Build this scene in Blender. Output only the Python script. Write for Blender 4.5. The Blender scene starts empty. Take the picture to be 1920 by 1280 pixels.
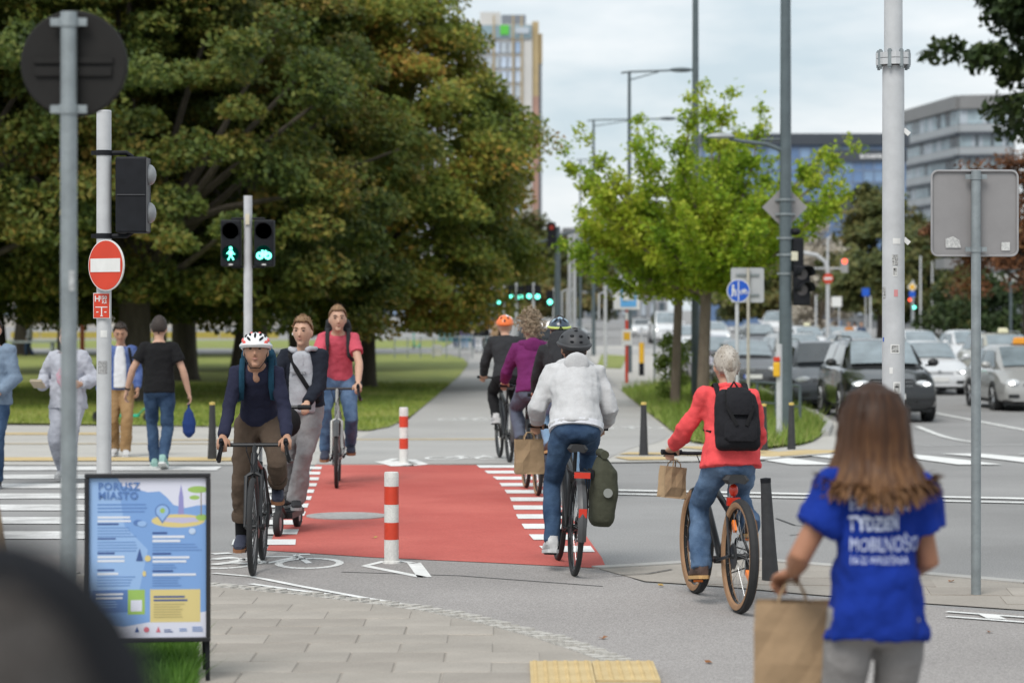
import bpy, bmesh, math, random
import numpy as np
from mathutils import Vector, Matrix
random.seed(7)
V = Vector
PI = math.pi
sc = bpy.context.scene
C = bpy.context.collection

# ---------------------------------------------------------------- camera
F = 4533.0            # focal length in photograph pixels (85 mm on a 36 mm frame)
CH = 1.87             # camera height
HY = 575.0            # horizon row in the photograph
cam_d = bpy.data.cameras.new("camera")
cam = bpy.data.objects.new("camera", cam_d); C.objects.link(cam)
cam.location = (0, 0, CH); cam.rotation_euler = (PI/2, 0, 0)
cam_d.sensor_width = 36.0; cam_d.lens = 36.0*F/1920
cam_d.shift_y = -(640-HY)/1920
cam_d.clip_start = 0.1; cam_d.clip_end = 4000
cam_d.dof.use_dof = True; cam_d.dof.focus_distance = 17.2; cam_d.dof.aperture_fstop = 2.6
sc.camera = cam

# ---------------------------------------------------------------- sky and sun
SUN_EL, SUN_AZ = math.radians(52), math.radians(205)
w = bpy.data.worlds.new("World"); sc.world = w; w.use_nodes = True
nt = w.node_tree; nt.nodes.clear()
def wn(t, **k):
    n = nt.nodes.new(t)
    for a, b in k.items(): setattr(n, a, b)
    return n
out = wn('ShaderNodeOutputWorld')
sky = wn('ShaderNodeTexSky', sky_type='NISHITA', sun_disc=False, sun_elevation=SUN_EL, sun_rotation=SUN_AZ)
sky.air_density = 1.0; sky.dust_density = 3.0
bg_sky = wn('ShaderNodeBackground'); bg_sky.inputs[1].default_value = 0.09
nt.links.new(sky.outputs[0], bg_sky.inputs[0])
tc = wn('ShaderNodeTexCoord')
mp = wn('ShaderNodeMapping'); mp.inputs['Scale'].default_value = (3.0, 3.0, 11.0)
nz = wn('ShaderNodeTexNoise'); nz.inputs['Scale'].default_value = 2.3; nz.inputs['Detail'].default_value = 7; nz.inputs['Roughness'].default_value = .55
nt.links.new(tc.outputs['Generated'], mp.inputs[0]); nt.links.new(mp.outputs[0], nz.inputs['Vector'])
rp = wn('ShaderNodeValToRGB')
rp.color_ramp.elements[0].position = .36; rp.color_ramp.elements[0].color = (.56, .66, .72, 1)
rp.color_ramp.elements[1].position = .62; rp.color_ramp.elements[1].color = (.83, .865, .885, 1)
nt.links.new(nz.outputs[0], rp.inputs[0])
bg_c = wn('ShaderNodeBackground'); bg_c.inputs[1].default_value = .73
nt.links.new(rp.outputs[0], bg_c.inputs[0])
mx = wn('ShaderNodeMixShader'); mx.inputs[0].default_value = .88
nt.links.new(bg_sky.outputs[0], mx.inputs[1]); nt.links.new(bg_c.outputs[0], mx.inputs[2])
nt.links.new(mx.outputs[0], out.inputs[0])

sl = bpy.data.lights.new("sun", 'SUN'); sun = bpy.data.objects.new("sun", sl); C.objects.link(sun)
sl.energy = 1.5; sl.angle = math.radians(28); sl.color = (1, .965, .92)
sun.rotation_euler = (PI/2-SUN_EL, 0, PI-SUN_AZ)
sun.location = (0, 0, 40)

sc.view_settings.view_transform = 'Standard'; sc.view_settings.look = 'None'
sc.view_settings.gamma = 1; sc.view_settings.exposure = 0.7
sc.view_settings.use_curve_mapping = False
sc.render.engine = 'CYCLES'
sc.cycles.use_denoising = True
sc.cycles.max_bounces = 6; sc.cycles.diffuse_bounces = 3; sc.cycles.glossy_bounces = 3
sc.cycles.transmission_bounces = 3; sc.cycles.transparent_max_bounces = 4
sc.cycles.caustics_reflective = False; sc.cycles.caustics_refractive = False

# ---------------------------------------------------------------- terrain and pixel helpers
def gz(y):
    t = min(1, max(0, (y-28.5)/17.5)); return -.53*t*t*(3-2*t)
def P(px, py, dz=0):
    """ground point that the photograph shows at (px, py)"""
    lo, hi = 3.0, 900.0
    for _ in range(60):
        m = (lo+hi)/2
        if HY + F*(CH-gz(m))/m > py: lo = m
        else: hi = m
    return V(((px-960)*m/F, m, gz(m)+dz))
def XZ(px, py, d):
    return V(((px-960)*d/F, d, CH-(py-HY)*d/F))

# ---------------------------------------------------------------- materials
MATS = {}
def M(name, col=(.5,.5,.5), rough=.6, metal=0., var=.12, scale=6., bump=0., bscale=60., emit=0., coat=0., spec=.5, col2=None, trans=0., stretch=None, gen='Object', fine=0., fscale=200.):
    if name in MATS: return MATS[name]
    m = bpy.data.materials.new(name); m.use_nodes = True; MATS[name] = m
    t = m.node_tree; b = t.nodes['Principled BSDF']; L = t.links.new
    b.inputs['Roughness'].default_value = rough; b.inputs['Metallic'].default_value = metal
    b.inputs['Specular IOR Level'].default_value = spec
    if coat: b.inputs['Coat Weight'].default_value = coat; b.inputs['Coat Roughness'].default_value = .06
    c = tuple(col)+(1,)
    if var or col2:
        g = t.nodes.new('ShaderNodeTexCoord'); mp = t.nodes.new('ShaderNodeMapping')
        if stretch: mp.inputs['Scale'].default_value = stretch
        n = t.nodes.new('ShaderNodeTexNoise'); n.inputs['Scale'].default_value = scale; n.inputs['Detail'].default_value = 5; n.inputs['Roughness'].default_value = .6
        L(g.outputs[gen], mp.inputs[0]); L(mp.outputs[0], n.inputs['Vector'])
        r = t.nodes.new('ShaderNodeValToRGB'); e = r.color_ramp.elements
        e[0].position, e[1].position = .32, .68
        if col2: e[0].color, e[1].color = c, tuple(col2)+(1,)
        else:
            e[0].color = tuple(x*(1-var) for x in col)+(1,); e[1].color = tuple(min(1, x*(1+var)) for x in col)+(1,)
        L(n.outputs[0], r.inputs[0]); src = r.outputs[0]
        if fine:
            n3 = t.nodes.new('ShaderNodeTexNoise'); n3.inputs['Scale'].default_value = fscale; n3.inputs['Detail'].default_value = 3; n3.inputs['Roughness'].default_value = .8
            L(g.outputs[gen], n3.inputs['Vector'])
            mr = t.nodes.new('ShaderNodeMapRange'); mr.inputs[1].default_value = .3; mr.inputs[2].default_value = .7
            mr.inputs[3].default_value = 1-fine; mr.inputs[4].default_value = 1+fine
            L(n3.outputs[0], mr.inputs[0])
            vm = t.nodes.new('ShaderNodeVectorMath'); vm.operation = 'SCALE'
            L(src, vm.inputs[0]); L(mr.outputs[0], vm.inputs['Scale']); src = vm.outputs[0]
        L(src, b.inputs['Base Color'])
        if bump:
            n2 = t.nodes.new('ShaderNodeTexNoise'); n2.inputs['Scale'].default_value = bscale; n2.inputs['Detail'].default_value = 4
            L(mp.outputs[0], n2.inputs['Vector'])
            bp = t.nodes.new('ShaderNodeBump'); bp.inputs['Strength'].default_value = bump; bp.inputs['Distance'].default_value = .02
            L(n2.outputs[0], bp.inputs['Height']); L(bp.outputs[0], b.inputs['Normal'])
    else: b.inputs['Base Color'].default_value = c
    if emit: b.inputs['Emission Color'].default_value = c; b.inputs['Emission Strength'].default_value = emit
    if trans: b.inputs['Transmission Weight'].default_value = trans
    return m

def leafmat(name, cols, patch=.35, rough=.6, transl=.3):
    """foliage: colour varies leaf by leaf and in patches"""
    if name in MATS: return MATS[name]
    m = bpy.data.materials.new(name); m.use_nodes = True; MATS[name] = m
    t = m.node_tree; L = t.links.new; b = t.nodes['Principled BSDF']; o = t.nodes['Material Output']
    b.inputs['Roughness'].default_value = rough; b.inputs['Specular IOR Level'].default_value = .3
    g = t.nodes.new('ShaderNodeNewGeometry'); tc = t.nodes.new('ShaderNodeTexCoord')
    n = t.nodes.new('ShaderNodeTexNoise'); n.inputs['Scale'].default_value = patch; n.inputs['Detail'].default_value = 4
    L(tc.outputs['Object'], n.inputs['Vector'])
    a = t.nodes.new('ShaderNodeMath'); a.operation = 'MULTIPLY_ADD'; a.inputs[1].default_value = .5
    s = t.nodes.new('ShaderNodeMath'); s.operation = 'MULTIPLY_ADD'; s.inputs[1].default_value = 1.7; s.inputs[2].default_value = -.6
    L(n.outputs[0], s.inputs[0]); L(g.outputs['Random Per Island'], a.inputs[0]); L(s.outputs[0], a.inputs[2])
    r = t.nodes.new('ShaderNodeValToRGB'); cr = r.color_ramp
    while len(cr.elements) < len(cols): cr.elements.new(.5)
    for i, c in enumerate(cols):
        cr.elements[i].position = .08+.84*i/(len(cols)-1); cr.elements[i].color = tuple(c)+(1,)
    L(a.outputs[0], r.inputs[0]); L(r.outputs[0], b.inputs['Base Color'])
    tr = t.nodes.new('ShaderNodeBsdfTranslucent'); L(r.outputs[0], tr.inputs[0])
    mx = t.nodes.new('ShaderNodeMixShader'); mx.inputs[0].default_value = transl
    L(b.outputs[0], mx.inputs[1]); L(tr.outputs[0], mx.inputs[2]); L(mx.outputs[0], o.inputs[0])
    return m

# ---------------------------------------------------------------- mesh builder
def frame(d):
    d = d.normalized(); u = V((0,0,1)) if abs(d.z) < .95 else V((0,1,0))
    x = d.cross(u).normalized(); return x, x.cross(d).normalized()
class MB:
    def __init__(s): s.v = []; s.f = []; s.mi = []; s.cur = 0
    def mat(s, i): s.cur = i; return s
    def add(s, vs, fs):
        o = len(s.v); s.v += [tuple(p) for p in vs]
        for f in fs: s.f.append([i+o for i in f]); s.mi.append(s.cur)
        return s
    def box(s, c, size, rot=None, taper=1.):
        c = V(c); x, y, z = (q/2 for q in size); pts = []
        for sx, sy, sz in ((-1,-1,-1),(1,-1,-1),(1,1,-1),(-1,1,-1),(-1,-1,1),(1,-1,1),(1,1,1),(-1,1,1)):
            k = taper if sz > 0 else 1
            p = V((sx*x*k, sy*y*k, sz*z)); pts.append(c+(rot @ p if rot else p))
        return s.add(pts, [(0,3,2,1),(4,5,6,7),(0,1,5,4),(1,2,6,5),(2,3,7,6),(3,0,4,7)])
    def tube(s, pts, r, n=8, caps=True, flat=1., upv=None, closed=False):
        pts = [V(p) for p in pts]; k = len(pts)
        rs = r if isinstance(r, (list, tuple)) else [r]*k
        vs = []; px = None
        for i, p in enumerate(pts):
            if closed: d = pts[(i+1) % k]-pts[i-1]
            else: d = (pts[min(i+1, k-1)]-pts[max(i-1, 0)])
            if d.length < 1e-9: d = V((0,0,1))
            d.normalize()
            if upv is not None: x = d.cross(V(upv))
            elif px is None: x = frame(d)[0]
            else: x = px-d*px.dot(d)
            if x.length < 1e-6: x = frame(d)[0]
            x.normalize(); px = x; y = x.cross(d)
            for j in range(n):
                a = 2*PI*j/n; vs.append(p+x*(math.cos(a)*rs[i])+y*(math.sin(a)*rs[i]*flat))
        fs = []
        for i in range(k if closed else k-1):
            i2 = (i+1) % k
            for j in range(n):
                fs.append((i*n+j, i*n+(j+1) % n, i2*n+(j+1) % n, i2*n+j))
        if caps and not closed:
            fs.append(tuple(reversed(range(n)))); fs.append(tuple((k-1)*n+j for j in range(n)))
        return s.add(vs, fs)
    def loft(s, rings, caps=True):
        n = len(rings[0]); vs = [p for r in rings for p in r]; fs = []
        for i in range(len(rings)-1):
            for j in range(n): fs.append((i*n+j, i*n+(j+1) % n, (i+1)*n+(j+1) % n, (i+1)*n+j))
        if caps: fs.append(tuple(reversed(range(n)))); fs.append(tuple((len(rings)-1)*n+j for j in range(n)))
        return s.add(vs, fs)
    def capsule(s, a, b, ra, rb, n=10):
        a, b = V(a), V(b); d = (b-a); L = d.length
        d = d/L if L > 1e-6 else V((0,0,1))
        return s.tube([a-d*ra*.95, a-d*ra*.6, a, b, b+d*rb*.6, b+d*rb*.95], [ra*.3, ra*.8, ra, rb, rb*.8, rb*.3], n)
    def ell(s, c, r, n=14, m=9, rot=None, fn=None):
        c = V(c); vs = []; fs = []
        for i in range(m+1):
            th = PI*i/m
            for j in range(n):
                a = 2*PI*j/n; p = V((math.sin(th)*math.cos(a), math.sin(th)*math.sin(a), math.cos(th)))
                if fn: p = fn(p)
                p = V((p.x*r[0], p.y*r[1], p.z*r[2])); vs.append(c+(rot @ p if rot else p))
        for i in range(m):
            for j in range(n): fs.append((i*n+j, (i+1)*n+j, (i+1)*n+(j+1) % n, i*n+(j+1) % n))
        return s.add(vs, fs)
    def lathe(s, prof, c=(0,0,0), axis='z', n=24, close=False):
        c = V(c); vs = []; k = len(prof)
        for r, h in prof:
            for j in range(n):
                a = 2*PI*j/n; q = (r*math.cos(a), r*math.sin(a))
                p = V((q[0], q[1], h)) if axis == 'z' else V((h, q[0], q[1])) if axis == 'x' else V((q[1], h, q[0]))
                vs.append(c+p)
        fs = []
        for i in range(k if close else k-1):
            i2 = (i+1) % k
            for j in range(n): fs.append((i*n+j, i*n+(j+1) % n, i2*n+(j+1) % n, i2*n+j))
        if not close:
            if prof[0][0] > 1e-6: fs.append(tuple(reversed(range(n))))
            if prof[-1][0] > 1e-6: fs.append(tuple((k-1)*n+j for j in range(n)))
        return s.add(vs, fs)
    def prism(s, poly, thick, origin=(0,0,0), ux=(1,0,0), uy=(0,0,1)):
        """polygon in the (ux, uy) plane, extruded by thick along ux x uy"""
        o = V(origin); ux, uy = V(ux), V(uy); nn = ux.cross(uy).normalized()*thick; k = len(poly)
        a = [o+ux*p[0]+uy*p[1] for p in poly]; b = [p+nn for p in a]
        fs = [tuple(reversed(range(k))), tuple(range(k, 2*k))]+[(i, (i+1) % k, k+(i+1) % k, k+i) for i in range(k)]
        return s.add(a+b, fs)
    def poly(s, pts): return s.add(pts, [tuple(range(len(pts)))])
    def build(s, name, mat, parent=None, loc=None, smooth=True, fix=True):
        me = bpy.data.meshes.new(name); me.from_pydata(s.v, [], s.f)
        for m in (mat if isinstance(mat, (list, tuple)) else [mat]): me.materials.append(m)
        if any(s.mi): me.polygons.foreach_set('material_index', s.mi)
        if fix:
            bm = bmesh.new(); bm.from_mesh(me); bmesh.ops.recalc_face_normals(bm, faces=bm.faces); bm.to_mesh(me); bm.free()
        if smooth:
            me.polygons.foreach_set('use_smooth', [True]*len(me.polygons))
            try: me.set_sharp_from_angle(angle=math.radians(38))
            except Exception: pass
        o = bpy.data.objects.new(name, me); C.objects.link(o)
        if parent: o.parent = parent
        if loc is not None: o.location = loc
        return o
def tag(o, label=None, cat=None, group=None, kind=None):
    if label: o['label'] = label
    if cat: o['category'] = cat
    if group: o['group'] = group
    if kind: o['kind'] = kind
    return o
def thing(name, label, cat, loc=(0,0,0), rz=0, group=None):
    o = bpy.data.objects.new(name, None); C.objects.link(o); o.empty_display_size = .1
    o.location = loc; o.rotation_euler = (0, 0, rz); return tag(o, label, cat, group)
def inst(src, parent, loc=(0,0,0), rot=(0,0,0), scale=(1,1,1)):
    o = src.copy(); C.objects.link(o); o.parent = parent; o.location = loc; o.rotation_euler = rot; o.scale = scale; return o
def copy_tree(src, parent=None):
    o = src.copy(); C.objects.link(o); o.parent = parent
    for ch in list(src.children): copy_tree(ch, o)
    return o
def sheet(name, polyxy, off, mat, parent=None, kind=None, thick=0, cuts=True):
    """flat ground sheet that follows the terrain"""
    bm = bmesh.new(); vs = [bm.verts.new((p[0], p[1], 0)) for p in polyxy]; f = bm.faces.new(vs)
    bmesh.ops.triangulate(bm, faces=[f])
    y0 = min(p[1] for p in polyxy); y1 = max(p[1] for p in polyxy)
    if cuts:
        for y in range(28, 48):
            yy = y+.5
            if y0 < yy < y1:
                bmesh.ops.bisect_plane(bm, geom=bm.verts[:]+bm.edges[:]+bm.faces[:], plane_co=(0, yy, 0), plane_no=(0, 1, 0))
    for v in bm.verts: v.co.z = gz(v.co.y)+off
    bmesh.ops.recalc_face_normals(bm, faces=bm.faces)
    if bm.faces and sum(q.normal.z for q in bm.faces) < 0: bmesh.ops.reverse_faces(bm, faces=bm.faces)
    if thick:
        r = bmesh.ops.extrude_face_region(bm, geom=bm.faces[:])
        for e in r['geom']:
            if isinstance(e, bmesh.types.BMVert): e.co.z -= thick
        bmesh.ops.recalc_face_normals(bm, faces=bm.faces)
    me = bpy.data.meshes.new(name); bm.to_mesh(me); bm.free(); me.materials.append(mat)
    o = bpy.data.objects.new(name, me); C.objects.link(o)
    if parent: o.parent = parent
    if kind: o['kind'] = kind
    return o
def text_mesh(s, size, mat, name='lettering', parent=None, bold=0., align='LEFT', thick=.001, space=1.):
    cu = bpy.data.curves.new(name, 'FONT'); cu.body = s; cu.size = size; cu.extrude = thick; cu.offset = bold
    cu.align_x = align; cu.space_character = space; cu.resolution_u = 2
    o = bpy.data.objects.new(name, cu); C.objects.link(o)
    dg = bpy.context.evaluated_depsgraph_get(); me = bpy.data.meshes.new_from_object(o.evaluated_get(dg))
    bpy.data.objects.remove(o); me.materials.clear(); me.materials.append(mat)
    o = bpy.data.objects.new(name, me); C.objects.link(o)
    if parent: o.parent = parent
    return o
# ================================================================ the setting
asph = M('road asphalt', (.27,.265,.26), .9, var=.15, scale=.35, bump=.4, bscale=90, spec=.25, fine=.36, fscale=75)
asph2 = M('cycle path asphalt', (.31,.291,.279), .92, var=.1, scale=.5, bump=.4, bscale=110, spec=.25, fine=.42, fscale=85)
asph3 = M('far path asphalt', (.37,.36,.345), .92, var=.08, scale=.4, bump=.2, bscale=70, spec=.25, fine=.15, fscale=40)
redm = M('red cycle crossing coating', (.42,.085,.07), .85, col2=(.52,.13,.105), scale=.7, bump=.3, bscale=100, spec=.25, fine=.16, fscale=55)
white = M('worn white road paint', (.62,.62,.6), .8, col2=(.78,.78,.76), scale=4, bump=.15, bscale=80, fine=.12, fscale=60)
yelp = M('yellow tactile paint', (.47,.35,.17), .85, col2=(.57,.44,.23), scale=3, fine=.12, fscale=50)
slabm = M('concrete slab', (.33,.3,.264), .9, var=.1, scale=1.3, bump=.25, bscale=70, spec=.25, fine=.12, fscale=70)
jointm = M('sandy joint', (.2,.18,.15), .95, var=.2, scale=9)
settm = M('granite sett', (.4,.38,.345), .85, col2=(.56,.54,.5), scale=7, bump=.3, bscale=40, fine=.15, fscale=60)
kerbm = M('concrete kerb', (.38,.37,.35), .9, var=.12, scale=2, bump=.2, bscale=60, fine=.1)
soil = M('lawn soil', (.16,.2,.04), .95, col2=(.26,.28,.065), scale=1.2, fine=.25, fscale=20)

ys = [-30, 0, 10, 20, 28]+[28+.75*i for i in range(1, 25)]+[50, 60, 80, 120, 200, 400, 800, 1500]
b = MB()
for y in ys: b.v += [(-900, y, gz(y)), (900, y, gz(y))]
for i in range(len(ys)-1): b.f.append((2*i, 2*i+1, 2*i+3, 2*i+2)); b.mi.append(0)
ground = b.build('ground', asph, smooth=False); tag(ground, kind='structure')

def pp(*pts): return [P(*p) for p in pts]
def path(name, pts, off, mat): return tag(sheet(name, pts, off, mat), kind='structure')
# near cycle path
near_edge = [(-300,1052),(300,1036),(500,1032),(700,1045),(900,1054),(1137,1066),(1210,1094),(1360,1104),(1500,1117),(1700,1133),(2300,1185)]
cpath = path('cycle_path', [V((-9, 5, 0)), V((12, 5, 0))]+[q for q in reversed(pp(*near_edge))], .004, asph2)
# near pavement with slabs, framed by setts
setts_line = [(-200,1078),(200,1088),(400,1108),(560,1124),(700,1141),(800,1156),(900,1178),(1000,1205),(1080,1232),(1160,1262),(1240,1298),(1300,1345),(1330,1420)]
edge = pp(*setts_line)
pave = path('pavement', [V((-9, 5, 0)), V((edge[-1].x*.9, 5, 0))]+list(reversed(edge)), .010, jointm)
def inside(poly, x, y):
    c = False; j = len(poly)-1
    for i in range(len(poly)):
        a, q = poly[i], poly[j]
        if (a.y > y) != (q.y > y) and x < (q.x-a.x)*(y-a.y)/(q.y-a.y)+a.x: c = not c
        j = i
    return c
def bevel_slab(w_, d_, h_, name, mat, e=.006):
    m = MB(); x, y = w_/2, d_/2
    m.v = [(-x,-y,0),(x,-y,0),(x,y,0),(-x,y,0),(-x,-y,h_-e),(x,-y,h_-e),(x,y,h_-e),(-x,y,h_-e),(-x+e,-y+e,h_),(x-e,-y+e,h_),(x-e,y-e,h_),(-x+e,y-e,h_)]
    m.f = [(0,1,5,4),(1,2,6,5),(2,3,7,6),(3,0,4,7),(4,5,9,8),(5,6,10,9),(6,7,11,10),(7,4,8,11),(8,9,10,11)]; m.mi = [0]*9
    me = bpy.data.meshes.new(name); me.from_pydata(m.v, [], m.f); me.materials.append(mat); return me
slab_tones = [M('concrete slab %s' % n, c, .9, var=.1, scale=2.2, bump=.25, bscale=70, spec=.25, fine=.12, fscale=70) for n, c in
              (('warm', (.34,.308,.27)), ('grey', (.322,.293,.258)), ('pale', (.352,.32,.282)), ('dark', (.308,.278,.244)))]
slab_me = [bevel_slab(.494, .344, .03, 'slab', m_) for m_ in slab_tones]
pvpoly = [V((-9, 5, 0)), V((edge[-1].x*.9, 5, 0))]+list(reversed(edge))
tact_c = P(1125, 1262)
n = 0
for iy in range(30):
    y = 10.9+iy*.35
    for ix in range(16):
        x = -4.35+ix*.5+(.25 if iy % 2 else 0)
        if abs(x) > .24*y+.3: continue
        cs = [(x+sx*.245, y+sy*.17) for sx in (-1, 1) for sy in (-1, 1)]
        if not all(inside(pvpoly, a, c_) for a, c_ in cs): continue
        if tact_c.x-.5 < x < tact_c.x+.62 and y < tact_c.y+.22: continue
        if n >= 290: continue
        n += 1
        o = bpy.data.objects.new('slab', random.choice(slab_me)); C.objects.link(o); o.parent = pave
        o.location = (x, y, .0105+random.uniform(-.002, .002)); o.rotation_euler = (random.gauss(0,.003), random.gauss(0,.003), random.gauss(0,.004))
# fill triangles between the slabs and the setts
fill = [q+V((0,-.02,0)) for q in edge]
tag(sheet('slab_offcut', [V((-9, 5.05, 0)), V((edge[-1].x*.88, 5.05, 0))]+list(reversed(fill)), .034, slabm, pave), kind=None)
# yellow tactile tiles with studs
tile_m = MB(); tile_m.box((0,0,.02), (.395,.395,.04))
for i in range(6):
    for j in range(6): tile_m.lathe([(.017,.04),(.012,.046)], (-.165+i*.066, -.165+j*.066, 0), n=6)
tile0 = tile_m.build('tactile_tile', yelp, pave, smooth=False); tile0.scale = (.8,.8,1); tile0.location = (tact_c.x-.2, tact_c.y-.04, .008)
for i in range(1, 5):
    o = inst(tile0, pave, (tact_c.x-.2+.32*(i % 2), tact_c.y-.04-.32*(i//2), .008), scale=(.8,.8,1))
# setts: two uneven rows
sett_me = []
for k in range(5):
    m = MB(); x, y = random.uniform(.04,.05), random.uniform(.038,.048)
    m.v = [(-x,-y,0),(x,-y,0),(x*.95,y,0),(-x,y*.95,0),(-x*.9,-y*.9,.042),(x*.88,-y*.88,.046),(x*.9,y*.85,.044),(-x*.86,y*.9,.04)]
    m.f = [(0,1,5,4),(1,2,6,5),(2,3,7,6),(3,0,4,7),(4,5,6,7)]; m.mi = [0]*5
    me = bpy.data.meshes.new('sett'); me.from_pydata(m.v, [], m.f); me.materials.append(settm); sett_me.append(me)
border = path('sett_border', [q+V((0,.17,0)) for q in edge]+[q+V((0,-.02,0)) for q in reversed(edge)], .014, jointm)
cnt = 0
for i in range(len(edge)-1):
    a, q = edge[i], edge[i+1]; L_ = (q-a).length; dirv = (q-a).normalized(); nrm = V((-dirv.y, dirv.x, 0)); t = 0
    if nrm.y < 0: nrm = -nrm
    while t < L_:
        p0 = a+dirv*t
        if abs(p0.x) < .22*p0.y+.2 and p0.y > 11.3 and not (p0.x > tact_c.x-.42 and p0.y < tact_c.y+.2):
            for r_ in range(2):
                if cnt >= 298: break
                cnt += 1
                o = bpy.data.objects.new('sett', random.choice(sett_me)); C.objects.link(o); o.parent = border
                p = p0+nrm*(.05+.093*r_)+dirv*random.uniform(-.01,.01)
                o.location = (p.x, p.y, -.008+random.uniform(-.006,.003)); o.rotation_euler = (random.gauss(0,.03), random.gauss(0,.03), math.atan2(dirv.y, dirv.x)+random.gauss(0,.06))
        t += random.uniform(.1,.115)
# concrete slab island on the right, with kerb
isl = pp((1125,1068),(1200,1064),(1400,1051),(1620,1070),(1920,1096),(2300,1130),(2300,1180),(1920,1145),(1700,1130),(1500,1114),(1360,1101),(1210,1091))
island = path('slab_island', isl, .008, slabm)
k = 0
for iy in range(12):
    for ix in range(12):
        x = .5+ix*.52+.13*iy; y = 13.6+iy*.44-.055*ix
        pts = [V((x,y,0)), V((x+.5,y-.05,0)), V((x+.54,y+.37,0)), V((x+.04,y+.42,0))]
        cl = [q for q in pts if inside(isl, q.x, q.y)]
        if len(cl) < 4: continue
        m = MB(); m.prism([(q.x,q.y) for q in pts], .009, (0,0,.003), (1,0,0), (0,1,0)); m.build('slab', random.choice(slab_tones), island, smooth=False)
kl = pp((1125,1068),(1200,1064),(1400,1051),(1620,1070),(1920,1096),(2300,1130))
for i in range(len(kl)-1):
    a, q = kl[i], kl[i+1]; nseg = max(1, round((q-a).length/.9))
    for j in range(nseg):
        s0, s1 = a.lerp(q, j/nseg), a.lerp(q, (j+1)/nseg-.006)
        m = MB(); d_ = (s1-s0).normalized(); nn = V((-d_.y, d_.x, 0))*.13
        m.prism([(s0.x,s0.y),(s1.x,s1.y),(s1.x+nn.x,s1.y+nn.y),(s0.x+nn.x,s0.y+nn.y)], .018, (0,0,0), (1,0,0), (0,1,0)); m.build('kerb_stone', kerbm, island, smooth=False)

# red crossing
path('crossing_surface', pp((500,1033),(700,1046),(900,1055),(1137,1067),(1128,1046),(1095,1000),(1062,960),(1028,920),(985,873),(740,872),(592,872),(572,900),(540,950),(515,1000)), .008, redm)
def patch(name, pts, off, mat=white, parent=ground): return sheet(name, pts, off, mat, parent)
def strip(name, a, q, wd, off=.012, mat=white, parent=ground):
    a, q = V((a.x,a.y,0)), V((q.x,q.y,0)); d_ = (q-a).normalized(); nn = V((-d_.y, d_.x, 0))*wd/2
    return patch(name, [a+nn, q+nn, q-nn, a-nn], off, mat, parent)
def lerp_tab(tab, y):
    for (y0,x0),(y1,x1) in zip(tab, tab[1:]):
        if y0 <= y <= y1: return x0+(x1-x0)*(y-y0)/(y1-y0)
    return tab[-1][1] if y > tab[-1][0] else tab[0][1]
inR = [(17.6,.36),(18.6,.226),(20,.12),(21.5,.04),(23.5,-.016),(26,-.16),(28.4,-.42)]
ouR = [(17.6,.66),(18.6,.62),(21.5,.5),(24.4,.366),(28.4,.157)]
inL = [(18,-1.62),(19.6,-1.75),(22.85,-1.92),(26,-2.08),(28.4,-2.23)]
for i in range(11):
    y = 18.35+i*.96
    patch('crossing_square', [V((lerp_tab(inR,y),y,0)), V((lerp_tab(ouR,y),y,0)), V((lerp_tab(ouR,y+.46),y+.46,0)), V((lerp_tab(inR,y+.46),y+.46,0))], .0125)
    y = 18.9+i*.88
    patch('crossing_square', [V((lerp_tab(inL,y)-.5,y,0)), V((lerp_tab(inL,y),y,0)), V((lerp_tab(inL,y+.44),y+.44,0)), V((lerp_tab(inL,y+.44)-.5,y+.44,0))], .0125)
# zebra on the left
zebp = M('worn zebra paint', (.4,.395,.385), .85, col2=(.74,.735,.72), scale=2.2, bump=.15, bscale=80, fine=.2, fscale=50)
for i in range(7):
    y = 19.43+i*1.36
    xr = -3.25-.02*i
    patch('zebra_stripe', [V((-12,y,0)), V((xr,y,0)), V((xr-.02,y+.66,0)), V((-12,y+.66,0))], .0075, zebp)
# zebra on the right-hand road
for i in range(11):
    x = 3.1+i*.98
    patch('zebra_stripe', [V((x+.2,28.5,0)), V((x+.72,28.5,0)), V((x+.02,31.2,0)), V((x-.5,31.2,0))], .013)
strip('lane_line', P(1140,920), P(2300,944), .2); strip('lane_line', P(1140,927), P(2300,952), .13)
strip('stop_line', P(1725,836), P(2300,833), .16)
strip('lane_line', P(1720,800), P(1830,830), .12); strip('lane_line', P(1755,775), P(2000,820), .14)
strip('lane_line', P(1640,760), P(1700,772), .12); strip('lane_line', P(1570,700), P(1610,712), .14)
strip('lane_line', P(1775,1149), P(2200,1180), .05); strip('lane_line', P(1775,1158), P(2200,1190), .05)
patch('give_way_mark', pp((1830,1152),(1868,1155),(1888,1164),(1850,1162)), .0125)
# edge line of the cycle path, curving
for pts in ([(400,1076),(470,1082),(560,1100),(680,1122),(790,1140),(860,1152)], [(470,1096),(540,1106),(620,1116)]):
    for a, q in zip(pts, pts[1:]): strip('edge_line', P(*a), P(*q), .055, .0095)
for pts in ([(400,1050),(440,1046)], [(398,1060),(450,1054)], [(398,1040),(432,1038)]): strip('edge_line', P(*pts[0]), P(*pts[1]), .1, .0095)
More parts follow.
